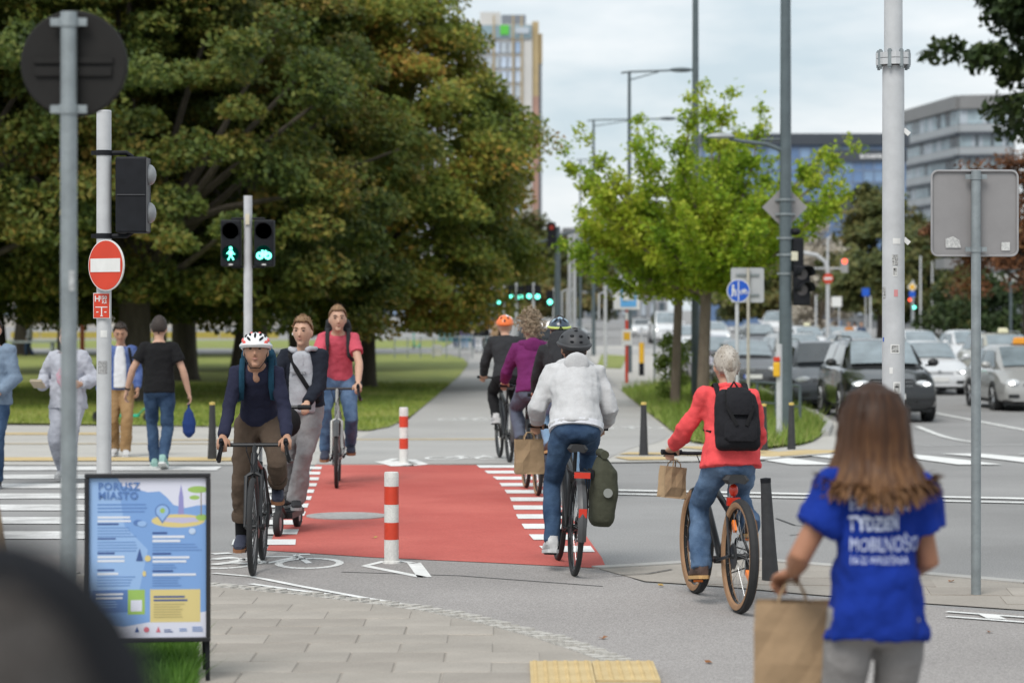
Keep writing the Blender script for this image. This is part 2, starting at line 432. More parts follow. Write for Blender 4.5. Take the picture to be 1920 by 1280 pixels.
# outline around the two red and white bollards
def drop_mark(cx, cy, wpx, s=1):
    c_ = P(cx, cy); ring = []
    for i in range(24):
        a = 2*PI*i/24; ring.append((math.cos(a), math.sin(a)))
    for i in range(24):
        (x0,y0),(x1,y1) = ring[i], ring[(i+1) % 24]
        k0 = .7; sx, sy = .2*s, .62*s
        patch('bollard_mark', [V((c_.x+x0*sx,c_.y+y0*sy-.2,0)), V((c_.x+x1*sx,c_.y+y1*sy-.2,0)), V((c_.x+x1*sx*k0,c_.y+y1*sy*k0-.2,0)), V((c_.x+x0*sx*k0,c_.y+y0*sy*k0-.2,0))], .0125)
    return c_
def painted_bicycle(c_, s, yaw=0, sq=1.):
    m = MB()
    def T(x, y): return V((c_.x+s*(x*math.cos(yaw)-y*math.sin(yaw)), c_.y+s*sq*(x*math.sin(yaw)+y*math.cos(yaw)), 0))
    def st(a, q, w_):
        a, q = V((a[0],a[1],0)), V((q[0],q[1],0)); d_ = (q-a).normalized(); nn = V((-d_.y,d_.x,0))*w_/2
        m.poly([T(*(x)[:2])+V((0,0,gz(T(*x[:2]).y)+(.0128 if T(*x[:2]).y > 20 else .0072))) for x in (a+nn, q+nn, q-nn, a-nn)])
    for cx in (-.5, .5):
        for i in range(20):
            a0, a1 = 2*PI*i/20, 2*PI*(i+1)/20
            st((cx+.36*math.cos(a0), .36*math.sin(a0)), (cx+.36*math.cos(a1), .36*math.sin(a1)), .09)
    for a, q in (((-.5,0),(-.2,.5)), ((-.2,.5),(.3,.5)), ((-.25,.45),(0,0)), ((0,0),(-.5,0)), ((0,0),(.3,.5)), ((.5,0),(.25,.66)), ((.25,.66),(.42,.7)), ((-.32,.58),(-.1,.58))): st(a, q, .08)
    return m.build('painted_bicycle', white, ground, smooth=False)
for a, q, w_ in (((685,1062),(792,1083),.07), ((776,1056),(796,1083),.1), ((684,1062),(722,1053),.06), ((745,1052),(780,1057),.06), ((724,866),(757,875),.3), ((757,875),(795,872),.12), ((724,866),(742,861),.1), ((770,863),(795,872),.12)): strip('bollard_mark', P(*a), P(*q), w_, .0125 if a[1] < 1000 else .0075)
painted_bicycle(P(880,860), .62, 0, 1.7); painted_bicycle(P(880,787), .75, 0, 1.6); painted_bicycle(P(500,1057), .62, 0, 1.5); painted_bicycle(P(1195,803), .6, 0, 1.6)
# manhole
c_ = P(650, 969)
m = MB(); m.lathe([(.36,.006),(.36,.016),(.30,.017),(.295,.013),(.0,.014)], (c_.x, c_.y, 0), n=36)
mh = m.build('manhole_cover', M('worn iron', (.33,.32,.31), .7, var=.2, scale=20, bump=.4, bscale=90)); tag(mh, 'round pale iron manhole cover set into the red crossing', 'manhole')

# far side: pavement, cycle path, lawn, traffic island
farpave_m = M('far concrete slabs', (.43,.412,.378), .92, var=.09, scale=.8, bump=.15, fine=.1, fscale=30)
far_k = pp((-400,872),(300,872),(590,872),(985,871),(1135,868),(1300,866),(1420,864),(1560,852))
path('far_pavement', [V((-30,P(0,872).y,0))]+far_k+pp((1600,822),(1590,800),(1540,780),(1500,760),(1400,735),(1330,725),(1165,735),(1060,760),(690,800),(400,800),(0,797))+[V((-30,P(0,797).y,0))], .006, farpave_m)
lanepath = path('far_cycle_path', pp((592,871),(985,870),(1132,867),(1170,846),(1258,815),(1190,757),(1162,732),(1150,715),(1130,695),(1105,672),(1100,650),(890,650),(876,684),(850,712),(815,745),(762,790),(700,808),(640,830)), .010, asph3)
for (a, q, wd) in (((-200,814),(240,814),.8), ((-200,833),(430,833),.65), ((-200,862),(470,862),.85), ((280,826),(1010,824),.55)):
    strip('tactile_strip', P(*a), P(*q), wd, .015, yelp)
for pts in ([(1170,851),(1280,852),(1400,856),(1480,852),(1560,845)], [(1165,861),(1260,860)], [(1290,838),(1420,850)]):
    for a, q in zip(pts, pts[1:]): strip('tactile_strip', P(*a), P(*q), .75, .015, yelp)
lawn_poly = pp((-1000,795),(0,795),(400,801),(690,809),(730,802),(770,782),(820,742),(862,705),(878,684),(868,672),(830,664))
lawn_poly = [V((-60, lawn_poly[0].y, 0))]+lawn_poly[1:]+[V((-3.4,122,0)), V((-60,122,0))]
lawn = path('lawn', lawn_poly, .03, soil)
path('plaza', [V((-60,122,0)), V((-3.4,122,0)), V((40,122,0)), V((40,138,0)), V((-60,138,0))], .02, asph3)
path('far_lawn', [V((-60,138,0)), V((-4,138,0)), V((-4,172,0)), V((-60,172,0))], .03, soil)
isl2_px = [(1165,733),(1182,748),(1215,775),(1268,816),(1300,831),(1360,841),(1430,845),(1500,836),(1540,818),(1549,800),(1530,784),(1492,768),(1440,742),(1400,725),(1330,715),(1240,722)]
isl2 = pp(*isl2_px)
path('grass_island', isl2, .05, soil)
for i in range(8, 15):
    a, q = isl2[i], isl2[i+1]; d_ = (q-a).normalized(); nn = V((-d_.y, d_.x, 0)); m = MB()
    if nn.dot(a-sum(isl2, V())/len(isl2)) < 0: nn = -nn
    k0 = [a, q, q+nn*.14, a+nn*.14]; zt = [gz(t_.y) for t_ in k0]
    m.add([(t_.x,t_.y,z_-.02) for t_, z_ in zip(k0, zt)]+[(t_.x,t_.y,z_+.1) for t_, z_ in zip(k0, zt)], [(3,2,1,0),(4,5,6,7),(0,1,5,4),(1,2,6,5),(2,3,7,6),(3,0,4,7)])
    m.build('kerb_stone', kerbm, bpy.data.objects['grass_island'], smooth=False)
path('bus_stop_pavement', pp((1106,672),(1131,695),(1163,731),(1240,721),(1262,690),(1240,662),(1190,648),(1112,650)), .013, farpave_m)
path('verge', pp((1118,690),(1165,692),(1175,668),(1128,665)), .03, soil)
for a, q in zip(far_k[3:], far_k[4:]):      # kerb line of the far pavement
    n_ = max(1, round((q-a).length/1.0))
    for j in range(n_):
        strip('kerb_stone', a.lerp(q, j/n_), a.lerp(q, (j+1)/n_-.01), .14, .02, kerbm, bpy.data.objects['far_pavement'])

# ---- grass blades
def blades(name, region, nb, h0, h1, mat, wd=.012, kind='stuff', label=None, zoff=.03, clump=0., yb=None):
    rng = np.random.default_rng(hash(name) % 1000 if False else len(name)*7+nb)
    xs = [p.x for p in region]; yy = [p.y for p in region]
    pts = []
    while len(pts) < nb:
        x = rng.uniform(min(xs), max(xs)); y = rng.uniform(min(yy), max(yy) if yb is None else yb)
        if abs(x) > .235*y+1: continue
        if inside(region, x, y): pts.append((x, y))
    pts = np.array(pts); z = np.array([gz(p[1]) for p in pts])+zoff-.015
    h = rng.uniform(h0, h1, nb)
    if clump:
        ph = np.sin(pts[:,0]*2.3+1.3*np.sin(pts[:,1]*1.7))*np.sin(pts[:,1]*2.9); h *= (1+clump*ph)
    a = rng.uniform(0, 2*PI, nb); ln = rng.normal(0, .45, (nb, 2))*h[:,None]
    w_ = wd*rng.uniform(.6,1.3,nb); dx = np.cos(a)*w_; dy = np.sin(a)*w_
    vv = np.zeros((nb*3, 3)); vv[0::3] = np.c_[pts[:,0]-dx, pts[:,1]-dy, z]; vv[1::3] = np.c_[pts[:,0]+dx, pts[:,1]+dy, z]
    vv[2::3] = np.c_[pts[:,0]+ln[:,0], pts[:,1]+ln[:,1], z+h]
    me = bpy.data.meshes.new(name); me.from_pydata(vv.tolist(), [], np.arange(nb*3).reshape(-1,3).tolist()); me.materials.append(mat)
    o = bpy.data.objects.new(name, me); C.objects.link(o); tag(o, label, 'grass', kind=kind); return o
gm = leafmat('lawn grass', [(.14,.2,.035),(.22,.3,.05),(.32,.37,.075),(.42,.4,.14)], .5, transl=.25)
gm2 = leafmat('island weeds', [(.09,.14,.025),(.16,.24,.04),(.24,.32,.06),(.33,.32,.12)], .8, transl=.3)
blades('grass', lawn_poly, 60000, .05, .13, gm, .014, label='mown green lawn under the park trees left of the cycle path', yb=75)
blades('grass', isl2, 16000, .08, .3, gm2, .014, label='rough weedy grass on the traffic island around the young trees', clump=.5)
tuft = pp((190,1225),(360,1222),(372,1262),(350,1340),(150,1340),(140,1240))
path('grass_bed', tuft, .05, soil)
blades('grass', tuft, 9000, .06, .15, leafmat('tuft grass', [(.05,.13,.015),(.09,.2,.025),(.15,.27,.04)], 2., transl=.3), .005, label='short bright green grass patch at the foot of the poster board', zoff=.05)
tar = M('tar seam', (.05,.05,.05), .7, var=.2, scale=30)
for pts in ([(1455,972),(1490,985),(1520,988),(1560,1004)], [(640,1073),(860,1080),(1130,1100)], [(1150,1081),(1215,1078),(1260,1070)], [(1480,1004),(1510,1001)]):
    for a, q in zip(pts, pts[1:]): strip('tar_seam', P(*a), P(*q), .022, .015 if pts[0][0] == 1150 else .0065, tar)
# a few fallen leaves
lm = [M('dry leaf brown', (.25,.1,.03), .8), M('dry leaf ochre', (.42,.27,.07), .8)]
for i, (x_, y_) in enumerate(((1130,1199),(1240,1101),(1855,1187),(826,1157),(1783,1093),(702,1010),(1330,1245))):
    p = P(x_, y_); m = MB(); s_ = .03
    m.v = [(-s_,0,.012),(0,-s_*.6,.004),(s_,0,.014),(0,s_*.6,.004),(s_*.2,s_*.9,.016)]; m.f = [(0,1,3),(1,2,4,3)]; m.mi = [0,0]
    o = m.build('fallen_leaf', lm[i % 2], None, (p.x,p.y,.006 if i not in (1,4) else .01), smooth=False, fix=False); o.rotation_euler = (0,0,i*1.3)
    tag(o, ('brown leaf on the asphalt beside the sett border', 'ochre leaf at the tip of the slab island', 'brown leaf below the sign post on the right', 'ochre leaf lying against the setts', 'brown leaf on the slab island by the sign post', 'ochre leaf on the red crossing beside the striped bollard', 'brown leaf on open asphalt below the coral cyclist')[i], 'leaf', 'fallen autumn leaves')
# ================================================================ trees
bark = M('dark bark', (.055,.045,.035), .95, col2=(.1,.085,.065), scale=5, bump=.6, bscale=18, stretch=(1,1,.25))
bark2 = M('grey brown bark', (.13,.1,.075), .95, col2=(.2,.16,.12), scale=7, bump=.6, bscale=25, stretch=(1,1,.35))
maple = leafmat('maple leaves', [(.034,.058,.013),(.064,.1,.018),(.11,.145,.025),(.17,.17,.03),(.25,.17,.034)], .33, transl=.3)
maple2 = leafmat('maple leaves turning', [(.07,.11,.018),(.13,.18,.026),(.21,.24,.034),(.3,.25,.04),(.42,.22,.042)], .36, transl=.3)
fresh = leafmat('young lime leaves', [(.16,.28,.02),(.27,.4,.028),(.4,.49,.04),(.52,.54,.065)], .8, transl=.45)
oakm = leafmat('oak leaves', [(.02,.04,.012),(.035,.06,.016),(.06,.08,.02)], .5, transl=.2)
redl = leafmat('russet leaves', [(.06,.035,.018),(.13,.055,.025),(.2,.08,.03),(.12,.1,.03)], .4, transl=.2)
farg = leafmat('distant green leaves', [(.06,.08,.03),(.1,.12,.035),(.16,.15,.045),(.2,.14,.05)], .12, transl=.2)
pale = leafmat('pale seed plumes', [(.4,.36,.3),(.55,.5,.42),(.66,.62,.54)], .4, transl=.3)

def leaf_cloud(pos, nrm, size, rng, jitter=.7):
    """one folded four-cornered leaf per position"""
    k = len(pos); a = rng.normal(size=(k,3)); nn = nrm+jitter*rng.normal(size=(k,3)); nn /= np.linalg.norm(nn, axis=1)[:,None]
    u = np.cross(nn, a); u /= np.linalg.norm(u, axis=1)[:,None]; w_ = np.cross(nn, u)
    s = (size*rng.uniform(.65,1.3,k))[:,None]
    vv = np.zeros((k*4,3)); vv[0::4] = pos-u*s; vv[1::4] = pos-w_*s*.62-nn*s*.15; vv[2::4] = pos+u*s; vv[3::4] = pos+w_*s*.62-nn*s*.15
    return vv
def mesh_from(name, vv, mat, per=4):
    me = bpy.data.meshes.new(name); k = len(vv)//per
    me.vertices.add(len(vv)); me.vertices.foreach_set('co', vv.astype(np.float32).ravel())
    me.loops.add(len(vv)); me.loops.foreach_set('vertex_index', np.arange(len(vv), dtype=np.int32))
    me.polygons.add(k); me.polygons.foreach_set('loop_start', np.arange(0, len(vv), per, dtype=np.int32))
    me.update(calc_edges=True); me.materials.append(mat); return me
def crown_mesh(seed, rx, rz, zc, nclump, per, leaf, mat, flat=.5, low=.0, shell=.55, clr=.75):
    rng = np.random.default_rng(seed); allv = []; cents = []
    for i in range(nclump):
        while True:
            d = rng.normal(size=3); d /= np.linalg.norm(d)
            if d[2] > -.75: break
        r = shell+(1-shell)*rng.random()**.6
        # lobed outline
        lob = 1+.16*math.sin(3*math.atan2(d[1],d[0])+seed)+.13*math.sin(5*d[2]*2+seed*1.7)
        tap = 1-.42*max(0, d[2])**1.2
        c = np.array([d[0]*rx*r*lob*tap, d[1]*rx*r*lob*tap, zc+d[2]*rz*r*(1 if d[2] > 0 else .82)])
        cents.append(c); cr = clr*rng.uniform(.65,1.35); k = int(per*rng.uniform(.7,1.3))
        q = rng.normal(size=(k,3)); q /= np.linalg.norm(q, axis=1)[:,None]; q *= (rng.random(k)**.45)[:,None]
        q[:,2] *= flat; q[:,2] -= .25*(q[:,0]**2+q[:,1]**2)
        out_ = np.array([d[0], d[1], max(.2, d[2])+.5])
        allv.append(leaf_cloud(c+q*cr, np.tile(out_, (k,1)), leaf, rng))
    return np.concatenate(allv), cents
def limbs(m, base_r, zfork, cents, rng, nb=16, lean=(0,0), root=1.5):
    top = V((lean[0]*zfork, lean[1]*zfork, zfork))
    m.tube([(0,0,-.15), (0,0,.25), (lean[0]*zfork*.4, lean[1]*zfork*.4, zfork*.45), top, top+V((lean[0],lean[1],1.6))], [base_r*root, base_r*1.1, base_r*.95, base_r*.85, base_r*.5], 10)
    for c in [cents[i] for i in rng.permutation(len(cents))[:nb]]:
        c = V(c); st = top+V((0,0,random.uniform(-.3,1.4))); mid = st.lerp(c, .5)+V((0,0,random.uniform(-.2,.6)))
        m.tube([st, st.lerp(mid, .5)+V((0,0,.15)), mid, c], [base_r*.42, base_r*.3, base_r*.2, base_r*.06], 6)
def big_tree(name, label, loc, H, rx, zlow, seed, mat, base_r, nclump=190, per=190, leaf=.082, lean=(0,0), rz=0., cr=.85, group=None, flat=.5, shell=.55, bm_=None):
    t = thing(name, label, 'tree', loc, rz, group)
    zc = zlow+(H-zlow)*.42; rzz = (H-zlow)*.56
    vv, cents = crown_mesh(seed, rx, rzz, zc, nclump, per, leaf, mat, clr=cr, flat=flat, shell=shell)
    o = bpy.data.objects.new('crown', mesh_from('crown', vv, mat)); C.objects.link(o); o.parent = t
    m = MB(); limbs(m, base_r, max(2.6, zlow+.6), cents, np.random.default_rng(seed+5), 22, lean); m.build('trunk', bm_ or bark, t)
    return t
def tree_copy(src, label, loc, rz, s, group=None):
    t = copy_tree(src); t.location = loc; t.rotation_euler = (0,0,rz); t.scale = s; t['label'] = label
    if group: t['group'] = group
    return t
def gp(px, d): return V(((px-960)*d/F, d, gz(d)))
G_ = 'old park maples on the lawn'
tA = big_tree('maple_tree', 'broad maple with thick straight trunk behind the no entry sign', gp(252,60), 14, 5.6, .6, 3, maple, .45, 290, 480, group=G_)
tB = big_tree('maple_tree', 'maple with browning crown nearest the cycle path', gp(690,71), 14.4, 5.35, .4, 11, maple2, .23, 360, 440, group=G_, cr=.9)
tC = big_tree('maple_tree', 'maple with leaning trunk behind the pedestrian signal post', gp(445,65), 14.5, 5.0, .5, 23, maple, .27, 290, 480, lean=(.12,0), group=G_)
tree_copy(tA, 'slim dark maple behind the man in the black tee shirt', gp(345,78), 1.9, (.95,.95,1.05), G_)
tree_copy(tC, 'maple at the left end of the lawn behind the denim jacket', gp(5,66), 2.6, (.8,.8,.98), G_)
tree_copy(tB, 'maple standing behind the grey round sign post', gp(120,88), .8, (1.1,1.1,1.15), G_)
tree_copy(tC, 'maple in the second row behind the kick scooter rider', gp(560,92), 4.0, (1.15,1.15,1.2), G_)
tree_copy(tA, 'outermost maple past the edge of the zebra crossing', gp(-190,58), .5, (1,1,1.05), G_)
tree_copy(tB, 'tall maple in the back row deep in the park', gp(300,118), 2.2, (1.4,1.4,1.5), G_)
tree_copy(tA, 'back row maple deep in the park behind the leaning trunk', gp(480,122), 3.3, (1.3,1.3,1.5), G_)
tree_copy(tC, 'back row maple at the far left of the park', gp(40,120), 1.2, (1.5,1.5,1.5), G_)

# the two young bright trees on the island
def young_tree(label, loc, H, seed, nb, spread, trunk_r, zfork):
    rng = np.random.default_rng(seed); t = thing('young_tree', label, 'tree', loc, 0, 'young trees on the grass island')
    m = MB(); top = V((rng.uniform(-.1,.1), 0, zfork)); m.tube([(0,0,-.1),(0,0,.2),(top.x*.4,0,zfork*.5),top], [trunk_r*1.3,trunk_r,trunk_r*.9,trunk_r*.85], 9)
    vv = []
    for i in range(nb):
        a = 2*PI*i/nb+rng.uniform(-.3,.3); el = rng.uniform(.1, 1.3); L_ = (H-zfork)*rng.uniform(.62,1.05)*(1 if el > .8 else .8)
        d = V((math.cos(a)*math.cos(el)*spread, math.sin(a)*math.cos(el)*spread, math.sin(el))); p = top+V((0,0,rng.uniform(-.25,.5))); pts = [p.copy()]
        nseg = 7
        for s_ in range(nseg):
            d = (d+V((rng.normal()*.12, rng.normal()*.12, .1+rng.normal()*.06))).normalized(); p = p+d*L_/nseg; pts.append(p.copy())
        m.tube(pts, [trunk_r*.4*(1-.92*j/nseg) for j in range(nseg+1)], 5)
        # twigs
        for s_ in range(1, nseg+1):
            base = pts[s_]
            for q in range(5 if s_ < nseg else 2):
                td = V((rng.normal(), rng.normal(), rng.normal()*.6+.25)).normalized()*.6+ (pts[s_]-pts[s_-1]).normalized()*.5
                tl = rng.uniform(.35,.95)*(1.15-.6*s_/nseg); m.tube([base, base+td*tl*.5, base+td*tl+V((0,0,-.04))], [.012,.008,.003], 3)
                k = int(36*rng.uniform(.6,1.3)); tt = rng.random(k)
                pos = np.array([base+td*tl*x for x in tt])+rng.normal(size=(k,3))*.085
                vv.append(leaf_cloud(pos, np.tile(np.array([0,-.1,.8]), (k,1)), .062, rng, .8))
    o = bpy.data.objects.new('crown', mesh_from('crown', np.concatenate(vv), fresh)); C.objects.link(o); o.parent = t
    m.build('trunk', bark2, t); return t
young_tree('slimmer young tree with dark trunk and lime green leaves', gp(1266,57.5), 7.0, 4, 34, 1.75, .12, 2.75)
young_tree('stouter young tree with grey brown trunk and spreading lime green crown', gp(1318,55.5), 7.4, 9, 40, 1.7, .15, 2.8)

def shrub(name, label, loc, sx, sy, sz, seed, mat, nclump, per, leaf, cr, z0=0., cat='shrub', flat=.9):
    t = thing(name, label, cat, loc); rng = np.random.default_rng(seed); vv = []; m = MB()
    for i in range(nclump):
        d = rng.normal(size=3); d /= np.linalg.norm(d); r = .35+.65*rng.random()**.5
        c = np.array([d[0]*sx*r, d[1]*sy*r, z0+sz*(.5+.5*d[2]*r)]); k = int(per*rng.uniform(.6,1.4))
        q = rng.normal(size=(k,3)); q *= (rng.random(k)**.4/np.linalg.norm(q, axis=1))[:,None]; q[:,2] *= flat
        vv.append(leaf_cloud(c+q*cr*rng.uniform(.7,1.3), np.tile(np.array([d[0],d[1],.7]), (k,1)), leaf, rng))
        if i % max(1, nclump//9) == 0: m.tube([(0,0,-.05),(c[0]*.4,c[1]*.4,c[2]*.5),tuple(c)], [.04*sz/3,.03*sz/3,.01], 5)
    o = bpy.data.objects.new('crown', mesh_from('crown', np.concatenate(vv), mat)); C.objects.link(o); o.parent = t
    m.build('trunk', bark2, t); return t
shrub('shrub', 'leafy green shoots around the foot of the young trees', gp(1262,59), .42, .4, 1.75, 2, gm2, 34, 60, .05, .2)
# right-hand side
big_tree('oak_tree', 'dark green oak crown overhanging the right-hand carriageway', gp(2105,62)+V((0,0,0)), 15, 4.0, 5.6, 31, oakm, .3, 150, 170, .14, cr=.75)
big_tree('russet_tree', 'thin russet leaved tree below the dark oak', gp(1925,85), 8.6, 2.9, 2.5, 41, redl, .16, 90, 160, .09, cr=.7, shell=.3)
shrub('hedge_shrub', 'dark bushy shrub behind the taxis under the russet tree', gp(1870,105), 3.3, 2, 3.7, 6, oakm, 70, 120, .13, .7)
shrub('hedge_shrub', 'olive bush with yellowing leaves beside the dark shrub', gp(1808,112), 1.5, 1.5, 4.2, 16, farg, 40, 110, .13, .6)
big_tree('background_tree', 'dense green tree with browning left side beside the light mast', gp(1652,165), 11.2, 3.9, .8, 51, farg, .3, 120, 130, .22, cr=1.2)
big_tree('background_tree', 'dark green tree behind the light mast with stickers', gp(1745,185), 9.5, 4.5, .5, 53, oakm, .3, 120, 130, .24, cr=1.3)
shrub('plume_shrub', 'tall pale feathery shrub in front of the blue glass building', gp(1535,175), 2.4, 2, 8.2, 8, pale, 60, 130, .16, 1.0)
big_tree('background_tree', 'green tree behind the far signals at the end of the cycle path', gp(985,185), 9.6, 4.6, 1.2, 61, farg, .3, 110, 130, .26, cr=1.3)
big_tree('background_tree', 'broad green tree far along the avenue left of the young trees', gp(1075,260), 9.5, 5.0, .8, 63, farg, .3, 100, 130, .3, cr=1.5)
big_tree('background_tree', 'low green tree far down the road behind the waiting cars', gp(1440,230), 8.6, 5.5, .6, 65, farg, .3, 110, 130, .3, cr=1.5)
# ================================================================ buildings
def facade(parent, mats, x0, x1, z0, z1, cols, rows, y, mw=.2, glass=None, name='window', wfrac=.8, hfrac=.75, jit=0.3, seed=0, ux=V((1,0,0))):
    """real recessed-look window units set proud of a wall, one object each, sharing mesh data"""
    rng = random.Random(seed); cw, rh = (x1-x0)/cols, (z1-z0)/rows; mes = []
    for g in glass:
        m = MB(); m.box((0,0,0), (cw*wfrac, .12, rh*hfrac)); me = bpy.data.meshes.new(name); me.from_pydata(m.v, [], m.f); me.materials.append(g); mes.append(me)
    fm = MB(); w2, h2 = cw*wfrac/2, rh*hfrac/2
    for c_, s_ in (((0,-.04,h2),(w2*2+.1,.14,.12)), ((0,-.04,-h2),(w2*2+.1,.14,.12)), ((-w2,-.04,0),(.12,.14,h2*2)), ((w2,-.04,0),(.12,.14,h2*2))): fm.box(c_, s_)
    fme = bpy.data.meshes.new('frame'); fme.from_pydata(fm.v, [], fm.f); fme.materials.append(mats)
    for i in range(cols):
        for j in range(rows):
            o = bpy.data.objects.new(name, rng.choice(mes)); C.objects.link(o); o.parent = parent
            o.location = (x0+(i+.5)*cw, y, z0+(j+.5)*rh)
            f = bpy.data.objects.new('frame', fme); C.objects.link(f); f.parent = o
glA = M('tower glass pale', (.5,.58,.7), .12, var=.15, scale=.3, spec=.8); glB = M('tower glass blue', (.32,.43,.6), .1, var=.15, scale=.3, spec=.8); glC = M('tower glass grey', (.45,.5,.55), .2, var=.1, scale=.3)  # tower glass colours are lightened to paint in distance haze
conc = M('pale cladding', (.55,.54,.52), .7, var=.06, scale=.2); gold = M('ochre cladding', (.42,.32,.17), .6, var=.12, scale=.2); brick = M('brick red cladding', (.38,.23,.18), .8, var=.1, scale=.3)
dk = M('dark cladding', (.05,.06,.075), .5, var=.1, scale=.2); framem = M('window frame grey', (.2,.22,.25), .5, var=.05)
# high-rise, 500 m off
D = 500.; k = D/F
t = thing('tower_block', 'tall glass high-rise with ochre fins and a green sign on top', 'building', (0,D,gz(D)))
def bx(par, name, mat, px0, px1, py0, py1, dpt, D_, yo=0.):
    a, q = XZ(px0, py1, D_), XZ(px1, py0, D_); m = MB(); m.box(((a.x+q.x)/2, dpt/2+yo, (a.z+q.z)/2-gz(D_)), (q.x-a.x, dpt, q.z-a.z)); return m.build(name, mat, par, smooth=False)
bx(t, 'wall', conc, 893, 998, 46, 640, 12, D); bx(t, 'wall', gold, 998, 1010, 40, 180, 11, D, .5); bx(t, 'wall', brick, 998, 1010, 180, 640, 11, D, .5); bx(t, 'wall', gold, 1010, 1017, 62, 118, 11, D, 1.5); bx(t, 'wall', framem, 1010, 1016, 118, 640, 11, D, 1.6)
bx(t, 'roof', conc, 900, 938, 22, 46, 8, D, 1); bx(t, 'roof', framem, 940, 986, 27, 46, 8, D, 1.2)
bx(t, 'top_band', M('teal glass band', (.25,.34,.38), .2, var=.1, scale=.2), 894, 996, 48, 72, .4, D, -.4)
a, q = XZ(898,640,D), XZ(978,76,D)
facade(t, framem, a.x, q.x, a.z-gz(D)+20, q.z-gz(D), 6, 14, -.12, glass=[glA, glB, glA, glC], seed=3, wfrac=.84, hfrac=.78)
for px in (926, 962, 978): bx(t, 'fin', gold, px-1.5, px+1.5, 30, 640, .5, D, -.6)
bx(t, 'sign_panel', M('green sign', (.1,.5,.06), .5, var=.0), 938, 954, 48, 66, .2, D, -.75)
a = XZ(968, 64, D); 
bx(t, 'sign_panel', glC, 966, 992, 52, 64, .15, D, -.7)
# second tower just peeking over the maples
t = thing('tower_block', 'lilac grey high-rise peeking over the maple crowns', 'building', (0,620,gz(620)))
bx(t, 'wall', M('lilac cladding', (.42,.42,.52), .5, var=.08, scale=.2), 790, 828, -40, 640, 12, 620); bx(t, 'roof', framem, 794, 824, -52, -40, 9, 620, 1.5)
a, q = XZ(792,300,620), XZ(826,-36,620); facade(t, framem, a.x, q.x, a.z-gz(620), q.z-gz(620), 3, 12, -.1, glass=[glA, glB], seed=9)
# blue glass office
D = 300.
t = thing('glass_office', 'long blue glass office with dark roof band and white lettering', 'building', (0,D,gz(D)))
bx(t, 'wall', M('blue slate cladding', (.12,.19,.33), .4, var=.1, scale=.2), 1316, 1690, 272, 640, 15, D); bx(t, 'roof_band', dk, 1312, 1704, 251, 272, 16, D, -.6)
a, q = XZ(1320,385,D), XZ(1698,276,D)
facade(t, M('mullion blue', (.16,.22,.33), .4, var=.05), a.x, q.x, a.z-gz(D), q.z-gz(D), 19, 5, -.1, glass=[M('office glass azure', (.12,.21,.38), .1, var=.2, scale=.25, spec=.8), M('office glass cobalt', (.09,.16,.3), .1, var=.2, scale=.25, spec=.8), M('office glass pale blue', (.2,.3,.45), .15, var=.2, scale=.3)], seed=5, wfrac=.93, hfrac=.92)
bx(t, 'sign_band', dk, 1553, 1700, 281, 303, .3, D, -.5); bx(t, 'dark_bay', dk, 1507, 1536, 308, 346, .3, D, -.5); bx(t, 'base_band', dk, 1316, 1700, 376, 392, .4, D, -.6)
a = XZ(1611, 297, D); o = text_mesh('accenture', 1.0, M('white letters', (.8,.8,.8), .5, var=0), 'lettering', t, bold=.02); o.location = (a.x, -.56, a.z-gz(D)); o.rotation_euler = (PI/2,0,0)
# grey office on the right: two wings meeting at an angle
t = thing('terrace_office', 'grey stepped office with long window bands on the right', 'building', (0,0,0))
lite = M('pale spandrel', (.33,.35,.365), .5, var=.06, scale=.3); fasc = M('grey fascia', (.2,.2,.2), .6, var=.06, scale=.3); gls = M('office band glass', (.3,.38,.42), .12, var=.3, scale=.4, spec=.8); gls2 = M('office band glass dark', (.1,.13,.15), .12, var=.3, scale=.4, spec=.8)
PA, PB, PC = (1688, 390.), (1800, 358.), (1900, 356.)
def wing(name, mat, pa, pb, za, zb, out_=0., thick=5.):
    A_, B_ = V(((pa[0]-960)*pa[1]/F, pa[1], 0)), V(((pb[0]-960)*pb[1]/F, pb[1], 0)); d_ = (B_-A_).normalized(); nn = V((d_.y,-d_.x,0))
    if nn.dot(A_) > 0: nn = -nn
    m = MB(); A_, B_ = A_+nn*out_, B_+nn*out_
    m.add([A_+V((0,0,za)),B_+V((0,0,za)),B_-nn*thick+V((0,0,za)),A_-nn*thick+V((0,0,za)),A_+V((0,0,zb)),B_+V((0,0,zb)),B_-nn*thick+V((0,0,zb)),A_-nn*thick+V((0,0,zb))], [(3,2,1,0),(4,5,6,7),(0,1,5,4),(1,2,6,5),(2,3,7,6),(3,0,4,7)])
    return m.build(name, mat, t, smooth=False)
